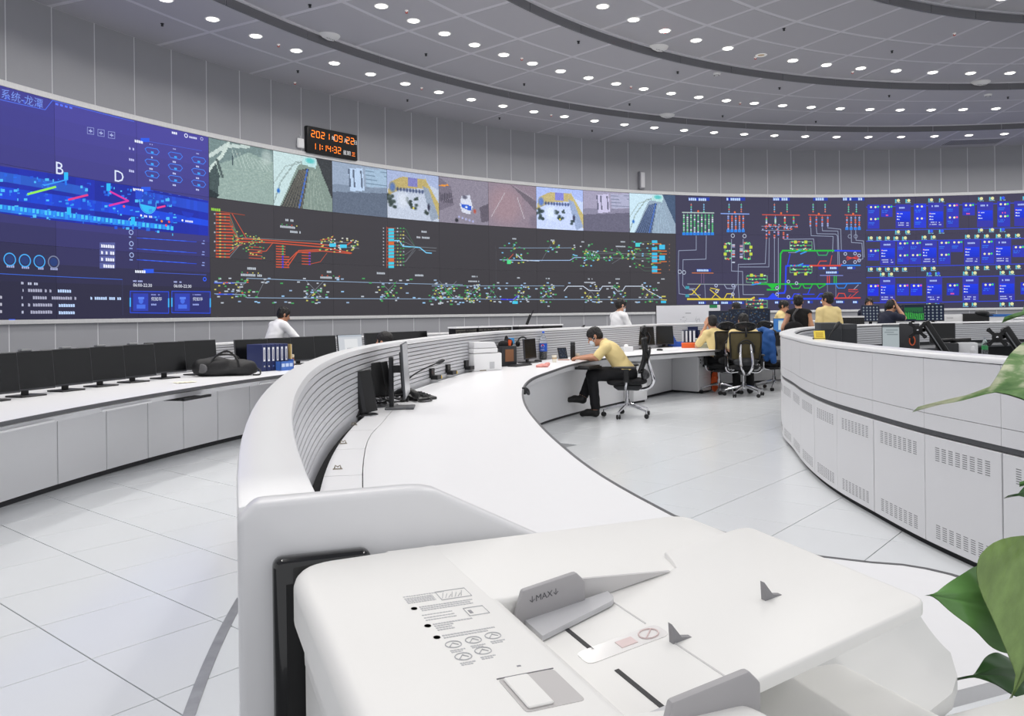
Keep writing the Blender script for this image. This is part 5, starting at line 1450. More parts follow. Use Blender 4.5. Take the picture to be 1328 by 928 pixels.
person('man in navy polo shirt holding one hand to his forehead', p, R_(-72), J, M_SKIN, M_NSH, head=(0, -30, 0), hands={'wr': {'d': (-.15, -.25, 1), 'n': (-.6, -.8, 0), 'curl': .5}})
# blue jacket on the chair
t = thing('jacket', 'blue and black jacket hanging over the office chair beside the counter', 'jacket', c3 + Vector((.06, -.02, .45)), R_(-60))
B = Blob()
B.chain([(-.2, -.36, .56), (0, -.345, .62), (.2, -.36, .56)], [.05, .05, .05], 'a', .03); B.ell((-.12, -.40, .36), (.12, .05, .26), None, 'a'); B.ell((.12, -.40, .34), (.12, .05, .28), None, 'a'); B.chain([(-.22, -.38, .5), (-.25, -.40, .15)], [.055, .05], 'a'); B.chain([(.22, -.38, .5), (.27, -.40, .08)], [.06, .05], 'a')
v, F, _ = B.mesh(.012, .03); v = relax(v, F, 1); mesh_obj('jacket_body', wrinkle(v, vnormals(v, F), .008, 22), F, mat('blue_jacket', (34, 84, 152), .7, var=.25, vscale=7), t)
b = MB(); b.tube(smooth_path([(-.15, -.41, .6), (0, -.42, .5), (.02, -.46, .2), (.0, -.45, .1)], 4), .02, 8); b.build('dark_trim', M_BLACK, t, smooth=True)
# ------------------------------------------------------------------ monitors (screen faces -Y)
def ui_picture(kind, w, h, seed):
    R = np.random.RandomState(seed)
    p = Pic(36, 22, {'paper': (176, 186, 190), 'dark': (26, 34, 50), 'green': (22, 34, 54), 'grid': (24, 34, 58), 'laptop': (60, 120, 190), 'doc': (214, 218, 224)}[kind])
    if kind == 'paper': p.poly([(0, 0), (1, 0), (1, .1), (0, .1)], (90, 96, 100)); [p.ln([(R.uniform(.1, .5), y), (R.uniform(.55, .9), y)], .012, (140, 150, 154)) for y in np.linspace(.2, .9, 9)]
    if kind == 'doc': p.poly([(.25, .2), (.8, .2), (.8, 1), (.25, 1)], (238, 240, 242)); [p.ln([(.35, y), (.7, y)], .012, (190, 194, 200)) for y in np.linspace(.32, .9, 5)]; p.poly([(0, 0), (1, 0), (1, .08), (0, .08)], (190, 198, 208))
    if kind == 'dark': [p.blob(R.uniform(.05, .95), R.uniform(.1, .9), .025, .03, [(70, 110, 150), (160, 130, 60), (60, 90, 120), (120, 130, 140)][R.randint(4)], .9) for _ in range(46)]
    if kind == 'grid': [p.blob(.12 + .19 * i, .15 + .19 * j, .05, .06, (176, 186, 190), .95) for i in range(5) for j in range(5)]
    if kind == 'green': p.poly([(.1, .2), (.95, .2), (.95, .5), (.1, .5)], (36, 104, 60)); p.poly([(.08, .5), (.97, .55), (.97, .95), (.08, .9)], (60, 170, 70)); [p.ln([(x, .4), (x + .03, .9)], .015, (24, 60, 50)) for x in np.linspace(.15, .9, 9)]
    if kind == 'laptop': p.poly([(.22, .15), (.9, .15), (.9, .88), (.22, .88)], (206, 224, 226)); p.poly([(.22, .15), (.9, .15), (.9, .22), (.22, .22)], (170, 200, 215))
    return p
def pic_board(b, p, w, x0, z0, h, y):
    a = np.clip(p.a, 0, 255) / 255
    a = np.where(a <= .04045, a / 12.92, ((a + .055) / 1.055) ** 2.4)
    for j in range(p.h):
        for i in range(p.w):
            q = [(x0 + w * i / p.w, z0 + h * (1 - (j + 1) / p.h)), (x0 + w * (i + 1) / p.w, z0 + h * (1 - (j + 1) / p.h)), (x0 + w * (i + 1) / p.w, z0 + h * (1 - j / p.h)), (x0 + w * i / p.w, z0 + h * (1 - j / p.h))]
            b.add([(u, y, v) for u, v in q], [(0, 1, 2, 3)], None, tuple(a[j, i]))
M_SCROFF = mat('dark_screen_glass', (12, 13, 15), .22, spec=.5)
M_UI = screen_mat('desk_display', .85)
M_BEZ = mat('monitor_bezel', (58, 59, 63), .35)
def monitor(label, p, rz, w=.54, h=.325, lift=.13, tilt=6, kind='off', cam_=False, group=None, stand='plate', z=None, back=False):
    t = thing('monitor', label, 'monitor', p, rz, group)
    M = T(0, -.02, lift) @ RX(-tilt)
    b = MB(); b.box(-w / 2, w / 2, -.012, .012, 0, h, M); pn = b.build('panel', M_BEZ, t, bevel=.004, seg=1)
    b = MB(); b.box(-w / 2 + .08, w / 2 - .08, .012, .04, .05, h - .06, M); b.build('rear_housing', M_DARK, pn, bevel=.01)
    b = MB()
    if kind == 'off': b.box(-w / 2 + .008, w / 2 - .008, -.0135, -.012, .016, h - .008, M); b.build('screen', M_SCROFF, pn)
    else:
        pic_board(b, ui_picture(kind, w, h, int(abs(p[0] * 977 + p[1] * 131)) % 999), w - .016, -w / 2 + .008, .016, h - .024, -.0135)
        b.v = [tuple(M @ Vector(q)) for q in b.v]; b.build('screen', M_UI, pn, recalc=False)
    if stand == 'plate':
        b = MB(); b.box(-.03, .03, .015, .04, .01, lift + h * .5); b.build('neck', M_BLACK, t, bevel=.004, seg=1)
        b = MB(); b.box(-.12, .12, -.09, .11, 0, .014); b.build('foot', M_BLACK, t, bevel=.005, seg=1)
    if cam_:
        b = MB(); b.box(-.05, .05, -.02, .03, h, h + .018, M); b.build('webcam', mat('webcam_grey', (120, 122, 124), .4), t, bevel=.005, seg=1)
    return t
front_xs = [-14, 35, 87, 132, 174, 215, 257]
for i, x in enumerate(front_xs):
    a, z, Y = onarc(x, 490, 14.62)
    monitor('black switched-off monitor on the front desk, %s of the seven from the leftmost' % ordn[i], pol(14.62, a, .75), R_(a - 12), w=.505, lift=.05 if i < 5 else .06, h=.335, cam_=1 <= i <= 4, group='row of black monitors on the front desk')
for i, x in enumerate((326, 357, 388, 417)):
    a, z, Y = onarc(x, 450, 14.62)
    monitor('black monitor behind the blue binders, %s of the four from the leftmost' % ordn[i], pol(14.62, a, .75), R_(a - 14), lift=.05, h=.325, w=.49, group='four black monitors behind the binders')
a, z, Y = onarc(454, 450, 14.62)
monitor('monitor showing a pale document just above the curved fence', pol(14.62, a, .75), R_(a - 4), lift=.03, h=.345, w=.5, kind='doc')
for i, x in enumerate((489, 520, 542)):
    a, z, Y = onarc(x, 445, 14.7)
    monitor(('black monitor beside the half-hidden dark head', 'second black monitor behind the half-hidden dark head', 'smaller black monitor past the half-hidden dark head')[i], pol(14.7, a, .75), R_(a), lift=.06, h=.325, w=.56 if i < 2 else .46)
# long perforated racks beyond the fence
for i, (x0, x1) in enumerate(((590, 619), (620, 664), (672, 703), (704, 730))):
    a0 = onarc(x0, 430, 14.3)[0]; a1 = onarc(x1, 430, 14.3)[0]
    t = thing('cable_rack', ('black perforated rack with white top, at the printer side', 'black perforated rack with white top, behind the desk basket', 'white-topped rack behind the cola bottle', 'white-topped rack behind the seated man')[i], 'rack', pol(14.3, (a0 + a1) / 2, .75))
    b = MB(); b.sector(14.3, 14.45, a0 - .05, a1 + .05, .75, 1.165, 4); b.build('body', M_BLACK, t, world=True)
    b = MB(); b.sector(14.28, 14.47, a0 - .03, a1 + .03, 1.165, 1.19, 4); b.build('top_board', M_WHITE, t, world=True)
    if i < 2:
        b = MB()
        for k in range(26):
            s = a0 - .1 + (a1 - a0 + .2) * k / 26
            for q in range(4): 
                if rnd.random() < .75: b.sector(14.294, 14.3, s, s + (a1 - a0) / 26 * .55, .995 + q * .04, 1.01 + q * .04 + rnd.uniform(0, .012), 1)
        tag(b.build('perforations', mat('rack_grey', (96, 94, 88), .6), t, world=True), kind='stuff')

# ------------------------------------------------------------------ on the front desk
p = G(293, 487, .75); a = aa(p)
t = thing('duffel_bag', 'slouching black duffel bag on the front desk', 'bag', p, R_(a - 60))
B = Blob(); B.cap((-.25, 0, .10), (.25, 0, .085), .095, .075, 'a', .03); B.ell((-.1, 0, .13), (.16, .1, .08), None, 'a'); B.ell((.16, .01, .09), (.14, .11, .08), None, 'a'); B.ell((0, 0, .05), (.33, .115, .045), None, 'a')
v, F, _ = B.mesh(.011, .04); v = relax(v, F, 1); v = wrinkle(v, vnormals(v, F), .009, 20); v[:, 2] = np.maximum(v[:, 2], 0)
mesh_obj('bag_body', v, F, mat('black_nylon', (25, 25, 27), .55, bump=.3, bscale=30), t)
b = MB()
for s in (-1, 1): b.tube(smooth_path([(-.16, s * .09, .12), (-.10, s * .06, .22), (.02, s * .04, .255 - .02 * s), (.12, s * .07, .2), (.15, s * .1, .1)], 4), .011, 6)
b.build('handles', M_BLACK, t, smooth=True)
b = MB(); b.tube(smooth_path([(.28, .0, .1), (.36, -.03, .06), (.37, -.08, .012), (.3, -.13, .012)], 4), .009, 6); b.build('strap', M_BLACK, t, smooth=True)
B = Blob(); B.ell((-.24, -.085, .09), (.075, .02, .055), RZ(-30).to_3x3(), 'a'); soft('mesh_pocket', B, .009, mat('grey_mesh_pocket', (92, 92, 94), .8), t)
p = G(240, 496, .75)
t = thing('paper_sheet', 'crumpled cream paper sheet lying on the front desk', 'paper', p, R_(40))
b = MB(); n = 8
vs = [(-.1 + .2 * i / n, -.07 + .14 * j / n, .003 + .006 * abs(sin(i * 1.7 + j * 1.1))) for j in range(n + 1) for i in range(n + 1)]
fs = [(j * (n + 1) + i, j * (n + 1) + i + 1, (j + 1) * (n + 1) + i + 1, (j + 1) * (n + 1) + i) for j in range(n) for i in range(n)]
b.add(vs, fs); b.build('sheet', mat('cream_paper', (238, 230, 206), .8), t)
# blue lever-arch binders
M_BIND = mat('navy_binder', (36, 46, 92), .5)
binder_px = [338, 345, 350.5, 356, 361.5, 366.5]
p0 = G(343, 481.5, .75); a = aa(p0)
ax = Vector((cos(R_(56)), sin(R_(56)), 0)); ay = Vector((-ax.y, ax.x, 0))
def make_binder():
    t = thing('binder', '', 'binder', (0, 0, 0), 0)
    b = MB(); b.box(-.03, .03, 0, .285, 0, .32); b.box(-.024, .024, -.001, .275, .008, .312); b.build('cover', M_BIND, t, bevel=.003, seg=1)
    b = MB(); b.box(-.014, .014, -.0025, 0, .12, .285); lb = b.build('spine_label', mat('white_label', (232, 233, 236), .6), t)
    b = MB(); b.box(-.006, .006, -.0035, -.0024, .14, .26); b.build('label_print', mat('grey_print', (120, 124, 140), .6), lb)
    b = MB(); b.lathe([(.006, 0), (.011, 0), (.011, .003), (.006, .003)], 12, T(0, -.001, .06) @ RX(90)); b.build('finger_ring', M_CHROME, t)
    return t
bi = make_binder()
for i in range(6):
    q = p0 + ax * (i * .066)
    o = bi if i == 0 else dup(bi, q)
    o.location = q; o.rotation_euler = (0, 0, R_(56)); o['label'] = 'navy blue binder with white spine label, %s in the row beside the duffel bag' % ordn[i]; o['group'] = 'navy binders on the front desk'; PM[o.name] = Matrix.Translation(q) @ RZ(56)
t = thing('file_tray', 'light blue plastic file tray standing in front of the binders', 'tray', p0 + ax * .26 + ay * -.10, R_(56))
b = MB(); b.box(-.10, .10, 0, .012, 0, .11); b.box(-.10, -.09, 0, .09, 0, .11); b.box(.09, .10, 0, .09, 0, .13); b.build('tray_body', mat('blue_plastic', (66, 110, 190), .4), t)
for k in range(3): b = MB(); b.box(-.085 + k * .06, -.04 + k * .06, -.003, 0, .045, .085); b.build('label', mat('pale_label', (190, 206, 232), .6), t)
q = p0 + ax * .41
t = thing('folder', 'yellow and blue document folder standing at the end of the binders', 'folder', q, R_(56))
b = MB(); b.box(-.012, .012, 0, .24, 0, .31); b.build('cover', mat('tan_folder', (196, 168, 110), .6), t, bevel=.002, seg=1)
b = MB(); b.box(.016, .03, .02, .25, 0, .305); b.build('blue_sheet', mat('sky_blue_plastic', (80, 150, 220), .4), t)
q = G(377, 474, .75)
t = thing('storage_jar', 'brown jar with pale lid beside the binders', 'jar', q)
b = MB(); b.lathe([(.045, 0), (.05, .01), (.05, .09), (.042, .11), (.001, .11)], 20); b.build('jar_body', mat('amber_glass', (120, 74, 44), .25), t, smooth=True)
b = MB(); b.lathe([(.046, .11), (.048, .14), (.04, .15), (.001, .15)], 20); b.build('lid', mat('beige_lid', (190, 176, 150), .5), t, smooth=True)
b = MB(); b.lathe([(.0505, .03), (.0505, .065)], 20); b.build('label_band', mat('cream_label', (220, 206, 180), .6), t)

# ------------------------------------------------------------------ on the middle desk
def outward(p): return R_(aa(p))
# white office printer
p = G(622, 479.5, .75)
t = thing('desk_printer', 'white multifunction printer standing on the middle desk', 'printer', p, R_(38))
b = MB(); b.box(-.2, .2, -.17, .19, 0, .20); b.build('body', M_WHITE2, t, bevel=.012)
b = MB(); b.box(-.205, .14, -.175, .195, .205, .26); b.build('scanner_unit', M_WHITE2, t, bevel=.012)
b = MB(); b.prism([(-.2, .262), (.13, .262), (.09, .325), (-.2, .335)], -.17, .18, RX(90) @ T(0, 0, 0)); b.build('document_feeder', mat('printer_offwhite', (228, 228, 230), .4), t, bevel=.008)
b = MB(); b.box(.06, .19, -.12, .14, .2005, .205); b.build('output_recess', M_DARK, t)
b = MB(); b.box(.13, .22, -.1, -.02, .2, .24, T(0, 0, 0)); b.build('control_panel', M_DARK, t, bevel=.005)
b = MB(); b.box(.199, .203, -.12, .12, .02, .085); b.build('paper_drawer', mat('printer_grey', (205, 205, 208), .4), t)
b = MB(); b.box(.199, .2015, .05, .12, .13, .17); b.box(.199, .202, .128, .14, .14, .165); b.build('badge', mat('blue_badge', (70, 110, 180), .4), t)
b = MB(); b.box(.02, .09, -.1715, -.17, .02, .10); b.build('vent_panel', mat('vent_grey', (196, 197, 200), .5), t)
b = MB(); b.box(-.12, -.03, -.1715, -.17, .0, .012); b.build('grip', mat('grip_brown', (150, 140, 124), .5), t)
# black desk basket with bags
p = G(661, 474.5, .75)
t = thing('desk_organizer', 'black desk organizer holding a brown pad and pouches', 'organizer', p, R_(38))
b = MB(); b.box(-.13, .10, -.02, .20, 0, .25); b.build('box', M_DARK, t, bevel=.006)
b = MB(); b.box(-.085, .045, -.027, -.02, .06, .21); b.build('brown_pad', mat('brown_cardboard', (134, 92, 64), .8), t)
B = Blob(); B.ell((-.05, .06, .27), (.07, .06, .05), None, 'a'); B.ell((.05, .08, .28), (.06, .05, .06), None, 'a'); B.cap((.02, .1, .28), (.03, .1, .36), .03, .02, 'a'); soft('pouches', B, .011, M_BSH, t)
b = MB(); b.box(-.06, -.03, .0, .03, .25, .32, RY(12)); b.build('orange_tool', mat('orange_plastic', (206, 84, 40), .5), t)
b = MB(); b.box(.06, .16, .1, .14, .27, .345); b.build('blue_case', mat('cyan_case', (60, 140, 200), .4), t, bevel=.005)
p = G(688, 470, .75)
monitor('small black monitor turned sideways in front of the black organizer', p + Vector((-.02, -.02, 0)), R_(62), w=.34, h=.27, lift=.05, tilt=4)
t = thing('headset', 'black headset with dark band hanging over the small monitor', 'headset', p + Vector((-.10, .04, .26)), R_(30))
b = MB(); b.tube([(.075 * cos(q), 0, .08 * sin(q)) for q in [pi * i / 14 for i in range(15)]], .011, 8); b.build('band', M_DARK, t, smooth=True)
for s in (-1, 1): b = MB(); b.lathe([(.001, -.016), (.036, -.014), (.04, 0), (.036, .014), (.001, .016)], 16, T(s * .075, 0, -.01) @ RY(90)); b.build('ear_cup', M_BLACK, t, smooth=True)
p = G(668, 474, .75)
t = thing('keyboard', 'black keyboard lying in front of the sideways monitor', 'keyboard', p + Vector((.06, -.05, 0)), R_(60))
b = MB(); b.box(-.2, .2, -.065, .065, 0, .016); b.build('base', M_BLACK, t, bevel=.004, seg=1)
for r in range(5): b = MB(); [b.box(-.19 + k * .0265, -.168 + k * .0265, -.056 + r * .0228, -.036 + r * .0228, .016, .022) for k in range(14)]; b.build('key_row', M_DARK, t)
# cola bottle
p = G(705, 466, .75)
t = thing('cola_bottle', 'big plastic cola bottle with blue cap and label, part full', 'bottle', p, R_(-28))
SC = 1.13
prof = [(.0, .004), (.03, .0), (.043, .006), (.048, .03), (.046, .06), (.048, .09), (.05, .10), (.05, .205), (.047, .225), (.038, .265), (.024, .30), (.014, .318), (.014, .335)]
prof = [(r * SC * .95, z * SC) for r, z in prof]
b = MB(); b.lathe(prof, 28); b.build('shell', mat('clear_plastic', (235, 240, 245), .08, trans=.92, ior=1.2), t, smooth=True)
b = MB(); b.lathe([(.001, .003), (.028, .003), (.044, .012), (.046, .04), (.045, .07), (.047, .10), (.048, .118), (.001, .118)], 28); b.build('cola', mat('dark_cola', (22, 12, 10), .1), t, smooth=True)
b = MB(); b.lathe([(.0548 * .985, .117), (.0548 * .985, .228)], 32); lb = b.build('label', mat('blue_label', (28, 84, 190), .35), t, smooth=True)
def on_label(pts, r, m, nm):
    b = MB(); vs = [(r * sin(x / r), -r * cos(x / r), z) for x, z in pts]; b.add(vs, [tuple(range(len(vs)))]); b.build(nm, m, lb, recalc=False)
arc = lambda cx, cz, R, a0, a1, n=10: [(cx + R * cos(a0 + (a1 - a0) * i / n), cz + R * sin(a0 + (a1 - a0) * i / n)) for i in range(n + 1)]
on_label(arc(.012, .19, .026, 0, 2 * pi, 20)[:-1], .0547, mat('label_white', (238, 240, 244), .4), 'emblem_ground')
on_label(arc(.012, .191, .0235, .35, pi - .1, 10) + [(-.004, .191), (.014, .199)], .0551, mat('emblem_red', (214, 40, 50), .4), 'emblem_red')
on_label(arc(.012, .189, .0235, pi + .35, 2 * pi - .1, 10) + [(.028, .188), (.01, .181)], .0551, mat('emblem_blue', (30, 70, 170), .4), 'emblem_blue')
vs, fs = text_mesh('pepsi', .026)
b = MB(); b.add([(.0551 * sin((x - .018) / .055), -.0551 * cos((x - .018) / .055), .135 + y) for x, y, _ in vs], fs); b.build('lettering', MATS['label_white'], lb, recalc=False)
b = MB(); b.lathe([(.001, .40), (.0175, .398), (.018, .376), (.0165, .372)], 20); b.build('cap', mat('blue_cap', (40, 100, 220), .4), t, smooth=True)
# small things between bottle and man
def mouse(label, p, rz):
    t = thing('computer_mouse', label, 'mouse', p, rz)
    B = Blob(); B.ell((0, 0, .012), (.032, .056, .022), None, 'a'); v, F, _ = B.mesh(.006, .01); v[:, 2] = np.maximum(v[:, 2], 0); mesh_obj('shell', relax(v, F, 1), F, M_BLACK, t)
    b = MB(); b.tube([(0, .028, .031), (0, .04, .026)], .004, 6); b.build('wheel', M_DARK, t)
mouse('black computer mouse lying in front of the cola bottle', G(698, 469, .75), R_(70))
t = thing('pink_cloth', 'crumpled pink and white cloth on the desk edge', 'cloth', G(704, 476, .75), R_(10))
B = Blob(); B.cap((-.06, 0, .012), (.05, .01, .022), .02, .026, 'a'); B.cap((.05, .01, .025), (.075, .0, .045), .02, .014, 'a'); B.ell((-.02, -.01, .02), (.06, .028, .018), None, 'a')
v, F, _ = B.mesh(.006, .02); v = relax(v, F, 1); v = wrinkle(v, vnormals(v, F), .005, 70); v[:, 2] = np.maximum(v[:, 2], 0); mesh_obj('cloth', v, F, mat('pink_cotton', (228, 160, 152), .9, var=.3, vscale=40), t)
def cup(label, p, r=.034, h=.095, m=None):
    t = thing('paper_cup', label, 'cup', p)
    b = MB(); b.lathe([(.001, .003), (r * .78, 0), (r, h), (r * 1.05, h), (r * 1.05, h - .004), (r * .94, h - .004), (r * .74, .008), (.001, .008)], 20); b.build('cup_wall', m or mat('ivory_paper', (236, 230, 216), .6), t, smooth=True)
    b = MB(); b.lathe([(r * .885, h * .45), (r * .95, h * .7)], 20); b.build('printed_band', mat('cup_print', (200, 176, 140), .6, var=.4, vscale=50), t)
cup('ivory paper cup beside the cola bottle', G(719, 469.5, .75)); cup('ivory paper cup next to the black thermos', G(749, 466, .75), .03, .085)
p = G(731, 465, .75)
t = thing('tablet', 'small dark tablet with bluish screen propped on the desk', 'tablet', p, R_(30))
M = RX(-18); b = MB(); b.box(-.075, .075, -.006, .006, 0, .165, M); pn = b.build('body', M_BLACK, t, bevel=.004, seg=1)
b = MB(); pic_board(b, ui_picture('dark', .1, .1, 5), .13, -.065, .014, .14, -.0066); b.v = [tuple(M @ Vector(q)) for q in b.v]; b.build('screen', M_UI, pn, recalc=False)
b = MB(); b.box(-.05, .05, .01, .07, 0, .008); b.build('stand', M_DARK, t)
t = thing('phone', 'flat brown phone lying under the tablet', 'phone', G(731, 466.5, .75) + Vector((0, -.03, 0)), R_(80)); b = MB(); b.box(-.04, .04, -.08, .08, 0, .01); b.build('body', mat('rose_phone', (176, 120, 96), .4), t, bevel=.004, seg=1)
p = G(743, 466.3, .75)
t = thing('thermos', 'matt black thermos bottle on the desk edge', 'bottle', p)
b = MB(); b.lathe([(.001, 0), (.033, 0), (.035, .006), (.035, .185), (.031, .195), (.03, .2)], 24); b.build('body', M_BLACK, t, smooth=True)
b = MB(); b.lathe([(.031, .2), (.034, .204), (.034, .235), (.03, .245), (.001, .246)], 24); b.build('lid', M_DARK, t, smooth=True)
p = G(760, 459, .75)
monitor('tilted grey monitor behind the tablet and thermos', G(755, 456, .75), R_(52), w=.46, h=.34, lift=.04, tilt=14)
monitor('dark monitor right behind the masked man', G(777, 455, .75), R_(40), w=.4, h=.36, lift=.04, tilt=4)
def gooseneck(label, p, tip, base=True):
    t = thing('gooseneck_microphone', label, 'microphone', p)
    d = Vector(tip) - Vector(p)
    if base: b = MB(); b.box(-.06, .06, -.07, .07, 0, .04); b.build('base', M_BLACK, t, bevel=.008)
    pts = smooth_path([(0, 0, .03), (d.x * .3, d.y * .3, .03 + d.z * .45), (d.x * .7, d.y * .7, d.z * .85), (d.x, d.y, d.z)], 5)
    b = MB(); b.tube(pts, .006, 6); b.build('neck', M_BLACK, t, smooth=True)
    e = (pts[-1] - pts[-2]).normalized(); b = MB(); b.tube([pts[-1] - e * .02, pts[-1] + e * .01, pts[-1] + e * .05, pts[-1] + e * .07], [.008, .017, .017, .008], 10); b.build('foam_head', M_DARK, t, smooth=True)
gooseneck('black gooseneck microphone leaning past the tilted grey monitor', G(734, 460, .75), at(754, 425, G(745, 460, .75).y))
t = thing('box_tissue', 'white tissue box on the desk behind the masked man', 'box', G(812, 455.5, .75), R_(40))
b = MB(); b.box(-.11, .11, -.06, .06, 0, .08); b.build('carton', M_WHITE, t, bevel=.004, seg=1)
B = Blob(); B.ell((0, 0, .09), (.05, .03, .03), None, 'a'); soft('tissue', B, .009, mat('tissue_paper', (246, 246, 246), .9), t)
t = thing('water_bottle', 'clear water bottle with blue label on the desk behind the chair', 'bottle', G(815, 452, .75))
b = MB(); b.lathe([(.001, 0), (.03, 0), (.032, .02), (.032, .14), (.02, .18), (.013, .19), (.013, .205), (.001, .205)], 20); b.build('shell', MATS['clear_plastic'], t, smooth=True); b = MB(); b.lathe([(.0325, .06), (.0325, .12)], 20); b.build('label', mat('sky_label', (90, 150, 210), .5), t)
monitor('black screen past the chair headrest on the middle desk', G(834, 452, .75), R_(30), w=.5, h=.33, lift=.06)
monitor('dark monitor with a black arm near the blue file sorter', G(862, 450, .75), R_(20), w=.36, h=.34, lift=.05)
B = Blob()
t = thing('headphones', 'tangle of black headphones and cables behind the chair', 'headphones', G(815, 449, .75) + Vector((-.02, .12, 0)), R_(30))
b = MB(); b.tube([(.09 * cos(q), .02 * sin(2 * q), .22 + .11 * sin(q)) for q in [2 * pi * i / 18 for i in range(18)]], .016, 8, closed=True); b.tube([(0, 0, 0), (.01, 0, .12)], .014, 8); b.build('band', M_BLACK, t, smooth=True)
for s in (-1, 1): b = MB(); b.lathe([(.001, -.02), (.04, -.018), (.045, 0), (.04, .018), (.001, .02)], 16, T(s * .1, 0, .2) @ RY(90)); b.build('ear_cup', M_BLACK, t, smooth=True)
t = thing('handset', 'black radio handset standing upright behind the desk organizer', 'handset', at(688, 428, 14.4) * 1.0, R_(0))
b = MB(); b.box(-.025, .025, -.02, .02, 0, .2, RY(22)); b.build('body', M_BLACK, t, bevel=.006); b = MB(); b.tube([(.09, 0, .18), (.13, 0, .27)], .01, 6); b.build('antenna', M_BLACK, t); t.location.z = 1.19
t.location.x, t.location.y = pol(14.38, onarc(683, 428, 14.38)[0])[:2]

# near end of the middle desk: speakers, monitor seen edge-on, telephone, sockets
def slab_speaker(label, p, rz, h, w=.085, tilt=-9, wire=False, lift=.0):
    t = thing('slab_speaker', label, 'speaker', p, rz)
    M = T(0, 0, .015 + lift) @ RX(-tilt)
    if lift: b = MB(); b.tube(smooth_path([(.0, .05, .008), (-.02, .03, lift + .03), (-.02, -.03, lift + .03), (0, -.05, .008)], 4), .006, 6); b.build('wire_stand', mat('pewter', (130, 130, 134), .35, metal=.8), t, smooth=True)
    b = MB(); b.prism([(-.02, -w), (.012, -w), (.026, -.015), (.026, .015), (.012, w), (-.02, w)], 0, h, M); b.build('cabinet', M_BLACK, t, bevel=.005)
    b = MB(); b.box(.024, .027, -.012, .012, .01, h - .01, M); b.build('ridge', M_DARK, t)
    b = MB(); b.lathe([(.001, 0), (.085, 0), (.088, .004), (.08, .009), (.001, .012)], 28); b.build('base_plate', M_CHROME if not wire else mat('pewter', (130, 130, 134), .35, metal=.8), t, smooth=True)
slab_speaker('tall black slab speaker nearest on the desk with round silver base', G(473, 538, .75), R_(-78), .275)
slab_speaker('black slab speaker behind the first one', G(486, 527, .75), R_(-78), .245, wire=True, lift=.05)
slab_speaker('third black slab speaker close to the edge-on monitor', G(501, 525, .75), R_(-78), .25, w=.05, wire=True, lift=.05)
p = G(521, 529, .75)
t = thing('monitor', 'slim monitor seen edge-on with a grey stand on the near desk', 'monitor', p, R_(94))
b = MB(); b.box(-.27, .27, -.05, -.034, .085, .455, RX(-3)); pn = b.build('panel', mat('dark_silver', (70, 72, 76), .4), t, bevel=.006)
b = MB(); b.box(-.265, .265, -.051, -.0498, .09, .45, RX(-3)); b.build('screen', mat('pale_grey_screen', (190, 192, 196), .18), pn)  # smooth pale grey screen face
b = MB(); b.box(-.2, .2, -.036, -.02, .14, .4, RX(-3)); b.build('rear_housing', M_DARK, pn, bevel=.006)
b = MB(); b.box(-.035, .035, .055, .085, .0, .36); b.build('pole', M_DARK, t, bevel=.008)
b = MB(); b.box(-.03, .03, -.03, .06, .25, .30); b.build('arm', M_BLACK, t)
b = MB(); b.box(-.10, .10, -.09, .11, 0, .014); b.build('foot', mat('grey_stand', (92, 94, 98), .45), t, bevel=.004, seg=1)
p = G(543, 518, .75)
t = thing('desk_telephone', 'black desk telephone with handset beside the edge-on monitor', 'telephone', p, R_(52))
b = MB(); b.prism([(-.1, 0), (.1, 0), (.1, .055), (-.1, .02)], -.1, .1, Matrix(((0, 0, 1, 0), (1, 0, 0, 0), (0, 1, 0, 0), (0, 0, 0, 1)))); b.build('body', M_BLACK, t, bevel=.006)
B = Blob(); B.chain(smooth_path([(-.13, -.1, .06), (-.13, 0, .085), (-.13, .1, .06)], 3), [.02] * 7, 'a'); B.ell((-.13, -.1, .045), (.028, .03, .022), None, 'a'); B.ell((-.13, .1, .045), (.028, .03, .022), None, 'a'); soft('handset', B, .008, M_BLACK, t)
b = MB()
for r in range(4):
    for c in range(3): b.box(-.02 + c * .03, .0 + c * .03, -.07 + r * .03, -.05 + r * .03, .032 + r * .006, .04 + r * .006)
b.build('keypad', M_DARK, t)
b = MB(); b.tube(smooth_path([(-.13, -.12, .03), (-.17, -.17, .01), (-.1, -.2, .008), (-.02, -.16, .01), (.0, -.1, .02)], 5), .005, 6); b.build('coiled_cord', M_BLACK, t)
gooseneck('black gooseneck microphone reaching over the desk telephone', G(519, 510, .75), at(568, 470, G(545, 506, .75).y))
sock = [(545, 486), (561, 480), (583, 474)]
for i, (x, y) in enumerate(sock):
    p = G(x, y, .82); a = aa(p); q = pol(B_IN(a) + .006, a, .80)
    t = thing('socket_box', ('first black socket box clipped on the slatted fence, nearest the telephone', 'second black socket box on the slatted fence with a yellow tag', 'third black socket box on the slatted fence beside the printer')[i], 'socket', q, R_(a))
    b = MB(); b.box(-.04, .04, -.03, 0, .0, .085); b.build('back_box', M_BLACK, t, bevel=.003, seg=1)
    b = MB(); b.box(-.05, .06, -.09, -.02, -.02, .02); b.build('outlet', M_BLACK, t, bevel=.003, seg=1)
    if i < 2: b = MB(); b.box(.055, .07, -.092, -.06, -.018, .012); b.build('yellow_tag', mat('yellow_plastic', (236, 200, 60), .5), t)
t = thing('network_cable', 'yellow network cable snaking along the fence to the printer', 'cable', G(580, 488, .75))
pts = [G(557, 486, .765), G(568, 485, .765), G(577, 484, .77), G(582, 480, .78), G(590, 473, .82), G(600, 465, .88), G(606, 464, .88)]
b = MB(); b.tube(smooth_path(pts, 5), .007, 6); b.build('cable', mat('yellow_cable', (226, 178, 52), .5), t, world=True)
c = G(577, 484, .775); b = MB(); b.tube([c + Vector((.022 * cos(q), 0, .022 * sin(q) + .012)) for q in [2 * pi * i / 14 for i in range(14)]], .0045, 6, closed=True); b.build('loop', MATS['yellow_cable'], t, world=True)
